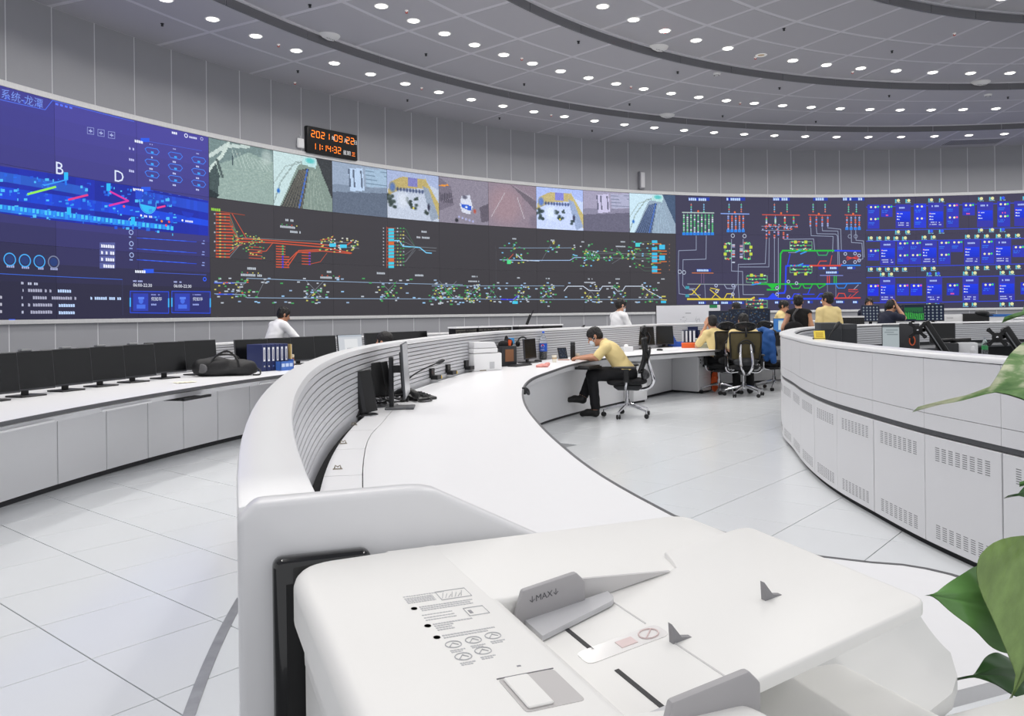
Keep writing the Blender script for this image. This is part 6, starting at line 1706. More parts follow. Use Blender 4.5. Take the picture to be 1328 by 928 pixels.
t = thing('cable_bundle', 'bundle of black cables spilling from the gap behind the slab speakers', 'cables', G(445, 545, .75))
b = MB()
for i in range(7):
    p = G(440 + rnd.uniform(-6, 22), 541 - rnd.uniform(0, 8), .75); pts = [p + Vector((rnd.uniform(-.1, .1), rnd.uniform(-.12, .12), rnd.uniform(.0, .07))) for _ in range(5)]
    b.tube(smooth_path(pts, 5), .006, 6)
b.build('cables', M_BLACK, t, world=True, smooth=True)
B = Blob(); q = G(441, 543, .75); B.ell((q.x, q.y, .765), (.04, .05, .03), None, 'a'); o = soft('adapter', B, .009, M_BLACK, None); o.parent = t; o.location = -Vector(t.location)
t = thing('desk_cables', 'loose black cables around the slab speakers and monitor foot', 'cables', G(505, 525, .75))
b = MB()
for i in range(9):
    p = G(500 + rnd.uniform(-12, 22), 520 + rnd.uniform(-6, 8), .75); pts = [p + Vector((rnd.uniform(-.12, .12), rnd.uniform(-.18, .18), rnd.uniform(.006, .06))) for _ in range(5)]
    b.tube(smooth_path(pts, 5), .005, 6)
b.build('cables', M_BLACK, t, world=True, smooth=True)
# ------------------------------------------------------------------ big copier in front of the end panel
CO = Vector((-.215, .905, 0)); CA = 22.0
M_COP = mat('copier_white', (238, 237, 234), .38, spec=.4)
M_COPG = mat('copier_grey', (170, 168, 170), .45)
M_COPD = mat('copier_dark_grey', (120, 119, 122), .5)
t = thing('copier', 'big white office copier with feeder lid and printed instructions in front', 'copier', CO, R_(CA))
def rounded(poly, r, n=5):
    out = []
    k = len(poly)
    for i, p in enumerate(poly):
        p = Vector(p); a = Vector(poly[i - 1]); c = Vector(poly[(i + 1) % k])
        u, v = (a - p), (c - p)
        rr_ = min(r[i] if isinstance(r, (list, tuple)) else r, u.length * .48, v.length * .48)
        if rr_ < 1e-4: out.append(tuple(p)); continue
        s, e = p + u.normalized() * rr_, p + v.normalized() * rr_
        for j in range(n + 1):
            q = j / n
            out.append(tuple((1 - q) ** 2 * s + 2 * q * (1 - q) * p + q * q * e))
    return out
def pillow(poly, z0, z1, r, b, steps=6, M=None):       # a slab whose top edge is rounded over
    rings = [[(x, y, z0) for x, y in poly]]
    c = Vector((sum(p[0] for p in poly) / len(poly), sum(p[1] for p in poly) / len(poly)))
    k = len(poly)
    nor = []
    for i in range(k):
        a, d = Vector(poly[i - 1]), Vector(poly[(i + 1) % k])
        tdir = (d - a).normalized(); nor.append(Vector((-tdir.y, tdir.x)))
    area = sum(poly[i - 1][0] * poly[i][1] - poly[i][0] * poly[i - 1][1] for i in range(k))
    sg = 1 if area > 0 else -1
    for j in range(steps + 1):
        q = pi / 2 * j / steps
        ins = r * (1 - cos(q)); z = z1 - r + r * sin(q)
        rings.append([(poly[i][0] + nor[i].x * ins * sg, poly[i][1] + nor[i].y * ins * sg, z) for i in range(k)])
    if M is not None: rings = [[tuple(M @ Vector(p)) for p in g] for g in rings]
    b.loft(rings)
b = MB(); b.box(-.022, .50, -.62, -.002, .08, 1.03); bd = b.build('main_body', M_COP, t, bevel=.012, seg=3)
b = MB(); b.box(-.0235, .5015, -.6, -.02, .955, .958); b.box(-.0235, .5015, -.6, -.02, .60, .603); b.build('body_seam', M_COPD, bd)
for x in (.02, .45):
    for y in (-.57, -.05): b = MB(); b.lathe([(.03, 0), (.03, .05), (.012, .06), (.012, .085)], 14, T(x, y, 0)); b.build('castor', M_BLACK, t, smooth=True)
b = MB(); pillow(rounded([(-.026, .010), (-.026, -.64), (.24, -.64), (.24, -.1), (.49, -.1), (.49, .010)], [.05, .02, .02, .02, .02, .02]), 1.031, 1.072, .004, b); b.build('scanner_deck', M_COP, t, smooth=True, ang=40)
# feeder cover: left hump with rounded shoulder, running on as the hinge flange
ZL = 1.124
poly = rounded([(-.036, .02), (-.036, -.66), (.236, -.66), (.236, -.430), (.146, -.430), (.146, .02)], [.06, .02, .02, .05, .0, .0], 8)
b = MB(); pillow(poly, 1.074, ZL, .016, b, 7); lid = b.build('feeder_cover', M_COP, t, smooth=True, ang=60)
poly = rounded([(.075, .02), (.075, -.186), (.488, -.186), (.488, .02)], [0, 0, .012, .03], 8)
b = MB(); pillow(poly, 1.074, ZL - .0003, .006, b, 5); b.build('hinge_flange', M_COP, t, smooth=True, ang=60)
# sloping input tray
SL = (1.145 - 1.095) / (.462 - .146)
def trz(x): return 1.095 + (x - .146) * SL
poly = rounded([(.13, -.18), (.13, -.436), (.215, -.436), (.238, -.410), (.462, -.398), (.474, -.134), (.36, -.134), (.345, -.18)], [0, 0, .0, .02, .016, .02, .0, 0], 6)
MS = Matrix(((1, 0, 0, 0), (0, 1, 0, 0), (SL, 0, 1, 1.095 - .146 * SL), (0, 0, 0, 1)))
b = MB(); pillow(poly, -.011, 0, .003, b, 3, MS); tr = b.build('input_tray', M_COP, t, smooth=True, ang=50)
for y0, y1 in ((-.282, -.200), (-.40, -.325)): b = MB(); b.box(.1885, .1925, y0, y1, 0, .0006, MS); b.build('guide_slot', mat('slot_black', (50, 50, 52), .6), tr)
for y0, y1 in ((-.27, -.19), (-.41, -.312)): b = MB(); b.box(.2515, .253, y0, y1, 0, .0005, MS); b.build('tray_crease', mat('crease_grey', (208, 207, 206), .5), tr)
# sticker
b = MB(); b.prism(rounded([(.176, -.303), (.258, -.303), (.258, -.277), (.176, -.277)], .008), 0, .0006, MS); sk = b.build('clear_sticker', mat('clear_film', (236, 234, 232), .15), tr)
b = MB(); b.tube([MS @ Vector((.243 + .009 * cos(q), -.29 + .009 * sin(q), .0012)) for q in [2 * pi * i / 18 for i in range(18)]], .0007, 4, closed=True); b.tube([MS @ Vector((.237, -.296, .0012)), MS @ Vector((.249, -.284, .0012))], .0007, 4); b.box(.212, .228, -.297, -.284, .0006, .0012, MS); b.build('sticker_print', mat('faint_red_print', (226, 206, 204), .5), tr)
# paper guides
def guide(nm, y, s, x0, x1):
    b = MB()
    z0 = trz(x0) + .001; h = .036 if s > 0 else .04
    prof = [(x0, z0), (x0 + .012, z0 + h), (x1 - .01, z0 + h + .01), (x1, z0 + h), (x1, trz(x1) + .001)]
    b.prism(prof, -.004, .004, Matrix(((1, 0, 0, 0), (0, 0, 1, y), (0, 1, 0, 0), (0, 0, 0, 1)))); g = b.build(nm, M_COPG, t, bevel=.0025, seg=2)
    return g
g1 = guide('paper_guide', -.193, 1, .148, .228)
b = MB(); b.prism(rounded([(.162, -.238), (.252, -.216), (.254, -.194), (.162, -.194)], [.0, .012, .0, 0]), .001, .006, MS); b.build('guide_foot', mat('guide_pale', (196, 196, 199), .4), g1)
vs, fs = text_mesh('↓MAX↓', .0085)
b = MB(); b.add([(.166 + x, -.1975, trz(.16) + .022 + y + x * SL) for x, y, _ in vs], fs); b.build('max_mark', mat('dark_print', (96, 96, 100), .6), g1, recalc=False)
g2 = guide('paper_guide', -.449, -1, .150, .236)
b = MB(); b.box(.15, .235, -.449, -.40, .001, .004, MS); b.build('guide_foot', MATS['guide_pale'], g2)
# wedge wall along the flange
b = MB(); b.prism([(.226, trz(.226)), (.226, ZL + .008), (.333, ZL + .002)], -.188, -.184, Matrix(((1, 0, 0, 0), (0, 0, 1, 0), (0, 1, 0, 0), (0, 0, 0, 1)))); b.build('side_wedge', mat('wedge_grey', (205, 203, 203), .5), t)
for x, y in ((.262, -.316), (.372, -.303)):
    b = MB(); zf = trz(x) - .001
    b.prism([(x - .012, 0), (x + .010, .001), (x - .003, .004), (x - .013, .0175)], -.003, .003, Matrix(((1, 0, 0, 0), (0, 0, -1, y), (SL * .5, 1, 0, zf - x * SL * .5), (0, 0, 0, 1)))); b.build('paper_stop', mat('stop_grey', (142, 141, 144), .5), t)
# release button recess in the cover
b = MB(); b.prism(rounded([(.076, -.403), (.122, -.403), (.122, -.348), (.076, -.348)], .004, 3), ZL - .0005, ZL + .0004); rc = b.build('button_recess', mat('recess_grey', (196, 193, 192), .5), t)
b = MB(); b.prism(rounded([(.079, -.40), (.099, -.40), (.099, -.351), (.079, -.351)], .002, 3), ZL + .0004, ZL + .0025); b.build('release_button', M_COP, rc, bevel=.0007, seg=1)
b = MB(); b.box(.0755, .1225, -.3475, -.3465, ZL - .0001, ZL + .0006); b.build('recess_edge', M_COPD, rc)
# printed instructions
M_PRN = mat('grey_instruction_print', (188, 188, 191), .6); M_PRD = mat('dark_instruction_print', (150, 150, 154), .6)
b = MB(); bdk = MB()
def row(x0, x1, y, h=.0022):
    x = x0
    while x < x1:
        w = rnd.uniform(.0018, .0035)
        b.box(x, min(x + w, x1), y, y + h, ZL - .0002, ZL + .0003); x += w + .0007
y = -.145
row(.063, .115, y, .002)
for i in range(4): row(.063, .098, y - .006 - i * .0042, .0024)
b.tube([(.104, y - .022, ZL + .0002), (.104, y + .002, ZL + .0002), (.142, y + .002, ZL + .0002), (.142, y - .022, ZL + .0002), (.104, y - .022, ZL + .0002)], .0005, 4)
for i in range(7): b.tube([(.106 + i * .004, y - .018, ZL + .0003), (.112 + i * .004, y - .004 - (i % 3) * .003, ZL + .0003)], .0004, 4)
for i, (yy, n, x1) in enumerate(((-.178, 3, .138), (-.224, 4, .118), (-.252, 2, .132))):
    for q in range(1): bdk.lathe([(.001, 0), (.0038, 0)], 12, T(.0655, yy, ZL + .0003))
    for k in range(n): row(.072 if i else .072, x1 - (.0 if k == 0 else rnd.uniform(.0, .03)), yy - k * .0048, .0024)
for yy in (-.199, -.206, -.212): row(.068, .104, yy, .0018)
for x0, y0 in ((.118, -.205),):
    b.tube([(x0, y0 - .012, ZL + .0002), (x0, y0 + .008, ZL + .0002), (x0 + .024, y0 + .008, ZL + .0002), (x0 + .024, y0 - .012, ZL + .0002), (x0, y0 - .012, ZL + .0002)], .0005, 4); bdk.box(x0 + .003, x0 + .007, y0 - .006, y0 + .002, ZL, ZL + .0003)
for x0, y0 in ((.076, -.272), (.099, -.270), (.122, -.268), (.076, -.298), (.099, -.294)):
    b.tube([(x0 + .0085 * cos(q), y0 + .0068 * sin(q), ZL + .0002) for q in [2 * pi * i / 20 for i in range(20)]], .0006, 4, closed=True)
    b.tube([(x0 - .005, y0 - .003, ZL + .0002), (x0, y0 + .003, ZL + .0002), (x0 + .005, y0 - .002, ZL + .0002)], .0006, 4); row(x0 - .008, x0 + .008, y0 - .0125, .0018); row(x0 - .008, x0 + .004, y0 - .0158, .0018)
bdk.box(.117, .121, -.333, -.331, ZL - .0002, ZL + .0003)
sq = lambda vs: [(.055 + (x - .063) * .80, y, z) for x, y, z in vs]
b.v = sq(b.v); bdk.v = sq(bdk.v)
b.build('instruction_print', M_PRN, lid, recalc=False); bdk.build('instruction_symbols', M_PRD, lid, recalc=False)
# output tray under the feeder
b = MB(); rows = []
for i in range(15):
    x = .228 + (.618 - .228) * i / 14
    c = (x - .42) / .18
    z = 1.018 + .022 * c * c + (.006 if x > .56 else 0)
    r_ = []
    for j in range(9):
        q = j / 8
        yb, yf = -.235, -.336
        if x > .575: yf = -.336 + (x - .575) * 1.1
        y = yb + (yf - yb) * q
        r_.append((x, y, z + .012 * (1 - q) ** 2 * 2 - .02 * q))
    rows.append(r_ + [(p[0], p[1], p[2] - .016) for p in reversed(r_)])
b.loft(rows); b.build('output_tray', mat('copier_pale_grey', (222, 222, 221), .4), t, smooth=True, ang=50)
b = MB(); b.loft([[(x, -.232, 1.02 + .02 * ((x - .42) / .18) ** 2), (x, -.205, 1.035 + .02 * ((x - .42) / .18) ** 2), (x, -.195, 1.035 + .02 * ((x - .42) / .18) ** 2), (x, -.22, 1.0)] for x in [.228 + .385 * i / 12 for i in range(13)]]); b.build('tray_ridge', M_COP, t, smooth=True, ang=50)
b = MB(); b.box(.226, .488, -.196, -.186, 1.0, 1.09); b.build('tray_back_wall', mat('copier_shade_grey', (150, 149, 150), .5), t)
b = MB(); b.box(.5, .72, -.63, -.336, .55, 1.0); b.box(.23, .5, -.63, -.336, .94, 1.0); b.build('front_ledge', M_COP, t, bevel=.006, seg=2)

# ------------------------------------------------------------------ pothos on a tall planter beside the copier
PC = Vector((.93, .97, 0))
t = thing('potted_pothos', 'green variegated pothos plant with big leaves hanging in from the right edge', 'plant', PC)
b = MB(); b.lathe([(.001, .0), (.12, .0), (.125, .02), (.165, .92), (.17, .95), (.155, .95), (.15, .90), (.001, .90)], 32); pt = b.build('planter', M_WHITE2, t, smooth=True)
b = MB(); b.lathe([(.001, .905), (.15, .9)], 24); b.build('soil', mat('dark_soil', (52, 42, 34), .95, bump=.8, bscale=60), pt)
m = bpy.data.materials.new('pothos_leaf'); m.use_nodes = True; nt = m.node_tree; pb = nt.nodes['Principled BSDF']
tc = nt.nodes.new('ShaderNodeTexCoord'); mp = nt.nodes.new('ShaderNodeMapping'); mp.inputs['Scale'].default_value = (1.0, 4.2, 1.0); nz = nt.nodes.new('ShaderNodeTexNoise'); nz.inputs['Scale'].default_value = 13; nz.inputs['Detail'].default_value = 4; nz.inputs['Distortion'].default_value = .6
cr = nt.nodes.new('ShaderNodeValToRGB'); cr.color_ramp.elements[0].position = .40; cr.color_ramp.elements[0].color = (*rgb(84, 128, 62), 1); cr.color_ramp.elements[1].position = .60; cr.color_ramp.elements[1].color = (*rgb(212, 216, 180), 1)
e = cr.color_ramp.elements.new(.5); e.color = (*rgb(116, 152, 88), 1)
nt.links.new(tc.outputs['Object'], mp.inputs[0]); nt.links.new(mp.outputs[0], nz.inputs['Vector']); nt.links.new(nz.outputs['Fac'], cr.inputs[0]); nt.links.new(cr.outputs[0], pb.inputs['Base Color']); pb.inputs['Roughness'].default_value = .32; pb.inputs['Specular IOR Level'].default_value = .4
M_LEAF = m
M_LEAFG = mat('green_leaf', (104, 150, 84), .3, var=.35, vscale=9, stretch=(1, 4, 1)); M_LEAFD = mat('deep_green_leaf', (56, 92, 48), .3, var=.3, vscale=9, stretch=(1, 4, 1)); M_LEAFO = mat('olive_leaf', (124, 150, 88), .34, var=.55, vscale=22, stretch=(1, 2.6, 1), bump=.3, bscale=40); M_STEM = mat('plant_stem', (98, 134, 70), .5)
def leaf(base, tip, width, nrm, m, bend=.12, cup=.2, drip=.18, heart=.12):
    base, tip, nrm = Vector(base), Vector(tip), Vector(nrm).normalized()
    L = (tip - base).length; X = (tip - base).normalized(); Y = nrm.cross(X).normalized(); Z = X.cross(Y)
    M = Matrix(((X.x, Y.x, Z.x, base.x), (X.y, Y.y, Z.y, base.y), (X.z, Y.z, Z.z, base.z), (0, 0, 0, 1)))
    b = MB(); n, k = 26, 12
    prof = []
    for i in range(n + 1):
        s = i / n
        if s < 1 - drip: u = s / (1 - drip); w = sin(pi * (u * .93 + .05) ** .7) * (1 - .0 * u)
        else: w = None
        prof.append(w)
    wl = sin(pi * ((1 - drip) / (1 - drip) * .93 + .05) ** .7)
    for i in range(n + 1):
        s = i / n
        if prof[i] is None: q = (s - (1 - drip)) / drip; q = min(q, 1.0); prof[i] = wl * (1 - q) ** 1.3 + .012 * (1 - q)
    vs = []
    for side in (1, -1):
        for i in range(n + 1):
            s = i / n
            for j in range(k + 1):
                v = -1 + 2 * j / k
                w = prof[i] * width / 2
                x = L * s - (heart * L * abs(v) * max(0, .22 - s) / .22)
                z = -bend * L * (2 * s - 1) ** 2 + cup * w * abs(v) ** 1.4 + .012 * L * sin(s * 17 + v * 3) * abs(v) - (.004 if abs(v) < .1 else 0)
                vs.append((x, v * w, z + (0 if side > 0 else -.0012)))
    fs = []
    o = (n + 1) * (k + 1)
    for i in range(n):
        for j in range(k):
            q = (i * (k + 1) + j, (i + 1) * (k + 1) + j, (i + 1) * (k + 1) + j + 1, i * (k + 1) + j + 1)
            fs += [q, tuple(a + o for a in q[::-1])]
    b.add(vs, fs)
    ob = b.build('leaf', m, t, smooth=True, recalc=False, ang=180)
    ob.matrix_local = PM[t.name].inverted() @ M
    return ob
st = Vector((PC.x - .12, PC.y - .06, 1.25))
leaves = [((1450, 486, .86), (1205, 513, .74), .112, (-.15, -.80, .6), M_LEAF, .07, .08, .30),
          ((1400, 400, .92), (1308, 399, .84), .06, (-.1, -.5, .85), M_LEAFG, .08, .1, .22),
          ((1345, 796, .98), (1221, 768, .93), .10, (-.1, -.85, .5), M_LEAFG, .12, -.22, .05),
          ((1378, 730, .95), (1316, 905, .88), .165, (-.35, -.9, .1), M_LEAFO, .06, .12, .16),
          ((1345, 872, .97), (1248, 872, .93), .06, (-.05, -.6, .8), M_LEAFD, .10, -.15, .2),
          ((1390, 640, .95), (1316, 636, .90), .05, (-.1, -.7, .6), M_LEAFD, .1, .1, .15)]
for bs, tp, w, nr, m_, bend, cup, dr in leaves:
    q = at(*bs); leaf(q, at(*tp), w, nr, m_, bend, cup, dr)
    mid = (q + PC + Vector((0, 0, .95))) / 2 + Vector((.03, 0, .06))
    b = MB(); b.tube(smooth_path([PC + Vector((rnd.uniform(-.06, .06), rnd.uniform(-.06, .06), .9)), mid, q], 6), .004, 6); b.build('petiole', M_STEM, t, world=True, smooth=True)
for i in range(9):                                   # the rest of the crown, beyond the frame
    a = rnd.uniform(-1.1, 2.2); q = PC + Vector((.10 * cos(a), .10 * sin(a), 1.0 + rnd.uniform(0, .25)))
    leaf(q, q + Vector((.2 * cos(a), .2 * sin(a), rnd.uniform(-.05, .08))), .11, (0, 0, 1), M_LEAFG, .12, .15, .2)
    b = MB(); b.tube([PC + Vector((.03 * cos(a), .03 * sin(a), .9)), q], .004, 6); b.build('petiole', M_STEM, t, world=True)
# ------------------------------------------------------------------ far desks: whiteboard, files, food boxes, laptops
p = at(892, 408, 16.1)
t = thing('whiteboard', 'white board with black edge and green corner standing behind the desks', 'whiteboard', (p.x, p.y, 0), R_(-8))
b = MB(); b.box(-.63, .63, -.012, .012, 1.12, 1.535); b.build('frame', M_BLACK, t, bevel=.004, seg=1)
b = MB(); b.box(-.615, .63, -.0145, -.012, 1.14, 1.523); bo = b.build('board', mat('whiteboard_white', (226, 227, 232), .25), t)
b = MB(); b.box(.42, .57, -.0165, -.0145, 1.465, 1.523); b.build('green_note', mat('green_paper', (40, 136, 84), .7), bo)
b = MB(); b.box(-.05, .06, -.016, -.0145, 1.36, 1.375)
for i in range(34): x = rnd.choice([rnd.uniform(-.16, -.02), rnd.uniform(.1, .24)]); z = rnd.uniform(1.18, 1.3); b.box(x, x + .014, -.016, -.0145, z, z + .007)
tag(b.build('marker_writing', mat('faint_marker', (150, 152, 160), .6), bo), kind='stuff')
for x in (-.5, .5): b = MB(); b.box(x - .02, x + .02, -.01, .03, .03, 1.13); b.box(x - .02, x + .02, -.25, .25, 0, .03); b.build('stand_leg', M_STEEL, t)
def place(x, y): return G(x, y, .75)
t = thing('file_sorter', 'blue perforated file sorter box beside the white-spined files', 'file box', place(876, 449.5), R_(6))
b = MB(); b.prism([(-.11, 0), (.16, 0), (.16, .09), (.02, .10), (-.07, .28), (-.11, .30)], -.006, .006, RX(90)); b.build('side_panel', mat('royal_blue_plastic', (44, 92, 190), .45), t)
b = MB()
for i in range(7):
    for j in range(8):
        x = -.095 + i * .03; z = .02 + j * .03
        if z < .08 or (z < .28 - (x + .1) * 1.5): b.lathe([(.001, 0), (.009, 0)], 8, T(x, -.0068, z) @ RX(90))
tag(b.build('perforations', mat('navy_hole', (24, 40, 96), .6), t, recalc=False), kind='stuff')
b = MB(); b.box(-.11, .16, .0, .12, 0, .012); b.box(-.11, -.10, 0, .12, 0, .28); b.build('base_tray', MATS['royal_blue_plastic'], t)
M_NAVY = mat('navy_shelf', (30, 38, 80), .6)
t = thing('file_shelf', 'navy shelf holding white-spined files below the whiteboard', 'shelf', place(888, 448), R_(-4))
b = MB(); b.box(-.24, .26, .05, .07, 0, .36); b.box(-.24, -.225, -.1, .07, 0, .36); b.box(.245, .26, -.1, .07, 0, .30); b.box(-.24, .26, -.1, .07, 0, .012); b.build('shelf_frame', M_NAVY, t)
fl0 = None
for i in range(6):
    q = Vector(PM[t.name] @ Vector((-.19 + i * .072, -.06, .013)))
    if fl0 is None:
        f = thing('file_folder', '', 'file', q, R_(-4)); b = MB(); b.box(-.026, .026, 0, .1, 0, .29); b.build('cover', mat('slate_file', (58, 66, 98), .6), f, bevel=.003, seg=1); b = MB(); b.box(-.018, .018, -.002, 0, .06, .27); b.build('spine_label', MATS['white_label'], f); fl0 = f
    else: f = dup(fl0, q, R_(-4))
    f['label'] = 'white-spined file in the navy shelf, %s from its leftmost end' % ordn[i]; f['group'] = 'files in the navy shelf'
t = thing('orange_box', 'flat orange box in front of the white-spined files', 'box', place(893, 450.8), R_(-5)); b = MB(); b.box(-.12, .12, -.06, .06, 0, .09); b.build('carton', mat('orange_card', (232, 100, 44), .5), t, bevel=.004, seg=1); b = MB(); b.box(-.122, .122, -.062, .062, .075, .093); b.build('lid', mat('orange_lid', (240, 116, 60), .5), t, bevel=.003, seg=1)
for i, (dx, z) in enumerate(((0, 0), (0.01, .088))):
    t = thing('food_container', 'clear food box with green fruit, %s of the stack beside the seated man' % ('bottom' if i == 0 else 'top'), 'container', place(910, 451) + Vector((dx, 0, z)), R_(-5))
    b = MB(); b.prism(rounded([(-.11, -.07), (.11, -.07), (.11, .07), (-.11, .07)], .03), 0, .07); b.build('tub', mat('clear_tub', (226, 232, 214), .15, trans=.6, ior=1.2), t, smooth=True, ang=40)
    b = MB(); b.prism(rounded([(-.114, -.074), (.114, -.074), (.114, .074), (-.114, .074)], .03), .07, .084); b.build('lid', mat('frosted_lid', (196, 210, 206), .3), t, bevel=.003, seg=1)
    B = Blob(); [B.ell((-.08 + .04 * (k % 5), -.04 + .04 * (k // 5), .03), (.024, .024, .024), None, 'a', .004) for k in range(15)]; tag(soft('fruit_pieces', B, .009, mat('green_fruit', (170, 180, 80), .6, var=.3, vscale=40), t, .004), kind='stuff')
t = thing('tan_folder', 'tan cardboard folder leaning behind the food boxes', 'folder', place(918, 449.5), R_(-10)); M = RX(-16); b = MB(); b.box(-.13, .13, 0, .012, 0, .31, M); b.build('cover', mat('tan_card', (190, 164, 126), .7), t, bevel=.002, seg=1); b = MB(); b.box(-.15, -.13, -.002, .014, 0, .315, M); b.build('dark_spine', M_DARK, t)
t = thing('paper_stack', 'loose white papers spread on the desk under the whiteboard', 'papers', place(862, 454), R_(10))
for i in range(4): b = MB(); b.box(-.15, .15, -.1, .1, .001 + i * .002, .0025 + i * .002, T(i * .06 - .1, i * .01, 0) @ RZ(i * 13 - 20)); b.build('sheet', mat('white_paper', (240, 241, 243), .7), t)
mouse('black computer mouse on the loose white papers', place(858, 455) + Vector((-.03, 0, .008)), R_(60))
for i, (x, k) in enumerate(((938, 'dark'), (964, 'dark'), (990, 'dark'))):
    q = place(x, 448.5); monitor('dark monitor full of small readouts, %s of three behind the mesh chair' % ordn[i], q + Vector((0, .25, 0)), R_(-16 + 4 * i), w=.40, h=.36, lift=.33 if i else .3, tilt=-2 if i else 8, kind=k, group='dark readout monitors behind the mesh chair')
# pedestals under the desk
def pedestal(label, corner, rz, w=.40, d=.52, h=.62):
    M0 = Matrix.Translation(corner) @ RZ(rz)
    t = thing('pedestal', label, 'drawer unit', M0 @ Vector((w / 2, d / 2, 0)), R_(rz))
    b = MB(); b.box(-w / 2, w / 2, -d / 2, d / 2, .03, h); b.build('cabinet', M_PANEL, t, bevel=.004, seg=1)
    b = MB(); b.box(-w / 2 + .02, w / 2 - .02, -d / 2 + .02, d / 2 - .02, 0, .03); b.build('plinth', MATS['dark_plinth'], t)
    for z0, z1 in ((.035, .30), (.305, .45), (.455, .61)):
        b = MB(); b.box(-w / 2 + .004, w / 2 - .004, -d / 2 - .016, -d / 2, z0, z1); dr = b.build('drawer', M_FRONT, t, bevel=.003, seg=1)
        b = MB(); b.box(-.05, .08, -d / 2 - .02, -d / 2 - .016, z1 - .05, z1 - .035); b.build('handle', M_STEEL, dr)
    for z in (.57, .52): b = MB(); b.lathe([(.001, .004), (.014, .003), (.014, 0)], 12, T(-.13, -d / 2 - .016, z) @ RX(90)); b.build('lock', M_BLACK, t)
pedestal('white three-drawer pedestal cabinet beside the orange bag', G(905, 510, 0), 45)
pedestal('white drawer pedestal half hidden behind the near ergonomic chair', G(815, 527, 0) + Vector((.12, .35, 0)), 50)
t = thing('orange_bag', 'orange plastic bag hanging beside the drawer pedestal', 'bag', G(927, 508, 0), R_(20))
B = Blob(); B.ell((0, 0, .16), (.05, .09, .16), None, 'a'); B.ell((0, 0, .34), (.03, .05, .13), None, 'a'); v, F, _ = B.mesh(.012, .05); v = relax(v, F, 1); v = wrinkle(v, vnormals(v, F), .01, 30); v[:, 2] = np.maximum(v[:, 2], 0); mesh_obj('bag_body', v, F, mat('orange_plastic_bag', (226, 92, 36), .4), t)
b = MB(); b.tube(smooth_path([(-.02, 0, .44), (0, 0, .52), (.02, 0, .44)], 5), .008, 6); b.build('handle', MATS['orange_plastic_bag'], t)
t = thing('under_desk_tray', 'black keyboard tray under the desk at the masked man\'s knees', 'tray', G(768, 478, .66) , R_(60))
b = MB(); b.box(-.2, .2, -.05, .16, 0, .03); b.build('tray_board', M_BLACK, t, bevel=.004, seg=1); b = MB(); b.box(-.18, .18, -.03, .12, .03, .045); b.build('keyboard', M_DARK, t)
t = thing('desk_hook', 'small dark hook under the near curve of the desk', 'hook', at(682, 511, 7.0), R_(80)); b = MB(); b.tube(smooth_path([(0, 0, .03), (.03, -.02, .0), (.05, -.01, .03), (.03, .01, .05)], 4), .012, 6); b.build('hook', M_DARK, t, smooth=True); b = MB(); b.box(-.02, .02, .0, .03, .0, .06); b.build('mount', M_DARK, t)
# laptop with blue frame
p = at(1017, 420, 15.2)
t = thing('laptop', 'open laptop with bright blue framed screen before the glasses man', 'laptop', (p.x, p.y, .97), R_(-20))
b = MB(); b.box(-.2, .2, -.3, -.02, 0, .02); b.build('keyboard_deck', M_BLACK, t, bevel=.004, seg=1)
M = RX(-14); b = MB(); b.box(-.2, .2, -.006, .006, .02, .29, M); pn = b.build('lid', M_BLACK, t, bevel=.004, seg=1); b = MB(); pic_board(b, ui_picture('laptop', 1, 1, 3), .38, -.19, .03, .25, -.0068); b.v = [tuple(M @ Vector(q)) for q in b.v]; b.build('screen', M_UI, pn, recalc=False)
b = MB(); b.box(-.18, .18, -.28, -.0, -.22, 0); b.build('riser', M_DARK, t)
# tilted dark blue consoles on the far desk
for i, (x, k, tl, w) in enumerate(((1129, 'grid', 12, .34), (1160, 'dark', 4, .36), (1184, 'green', 0, .42), (1210, 'grid', -4, .40))):
    q = at(x, 420, 16.1); q.z = .75
    monitor('raised far monitor with %s' % ('pale key grid, tilted beside the peeking person', 'dark map behind the navy-shirted man', 'green waveforms behind the navy-shirted man', 'pale key grid beside the green waveform screen')[i], q, R_(-20 - 3 * i), w=w, h=.34, lift=.40, tilt=tl, kind=k)
p = at(1104, 412, 15.0)
t = thing('control_keyboard', 'dark control panel with pale top edge between the yellow-shirted and navy men', 'control panel', (p.x, p.y, .75), R_(-18))
b = MB(); b.box(-.22, .22, -.05, .14, 0, .5); b.build('case', M_BLACK, t, bevel=.006); b = MB(); b.box(-.22, .22, -.055, .10, .5, .53); b.build('pale_edge', M_WHITE, t); b = MB(); [b.box(-.19 + i * .033, -.17 + i * .033, -.054, -.05, .34 + j * .035, .355 + j * .035) for i in range(12) for j in range(4)]; b.build('key_field', M_DARK, t)
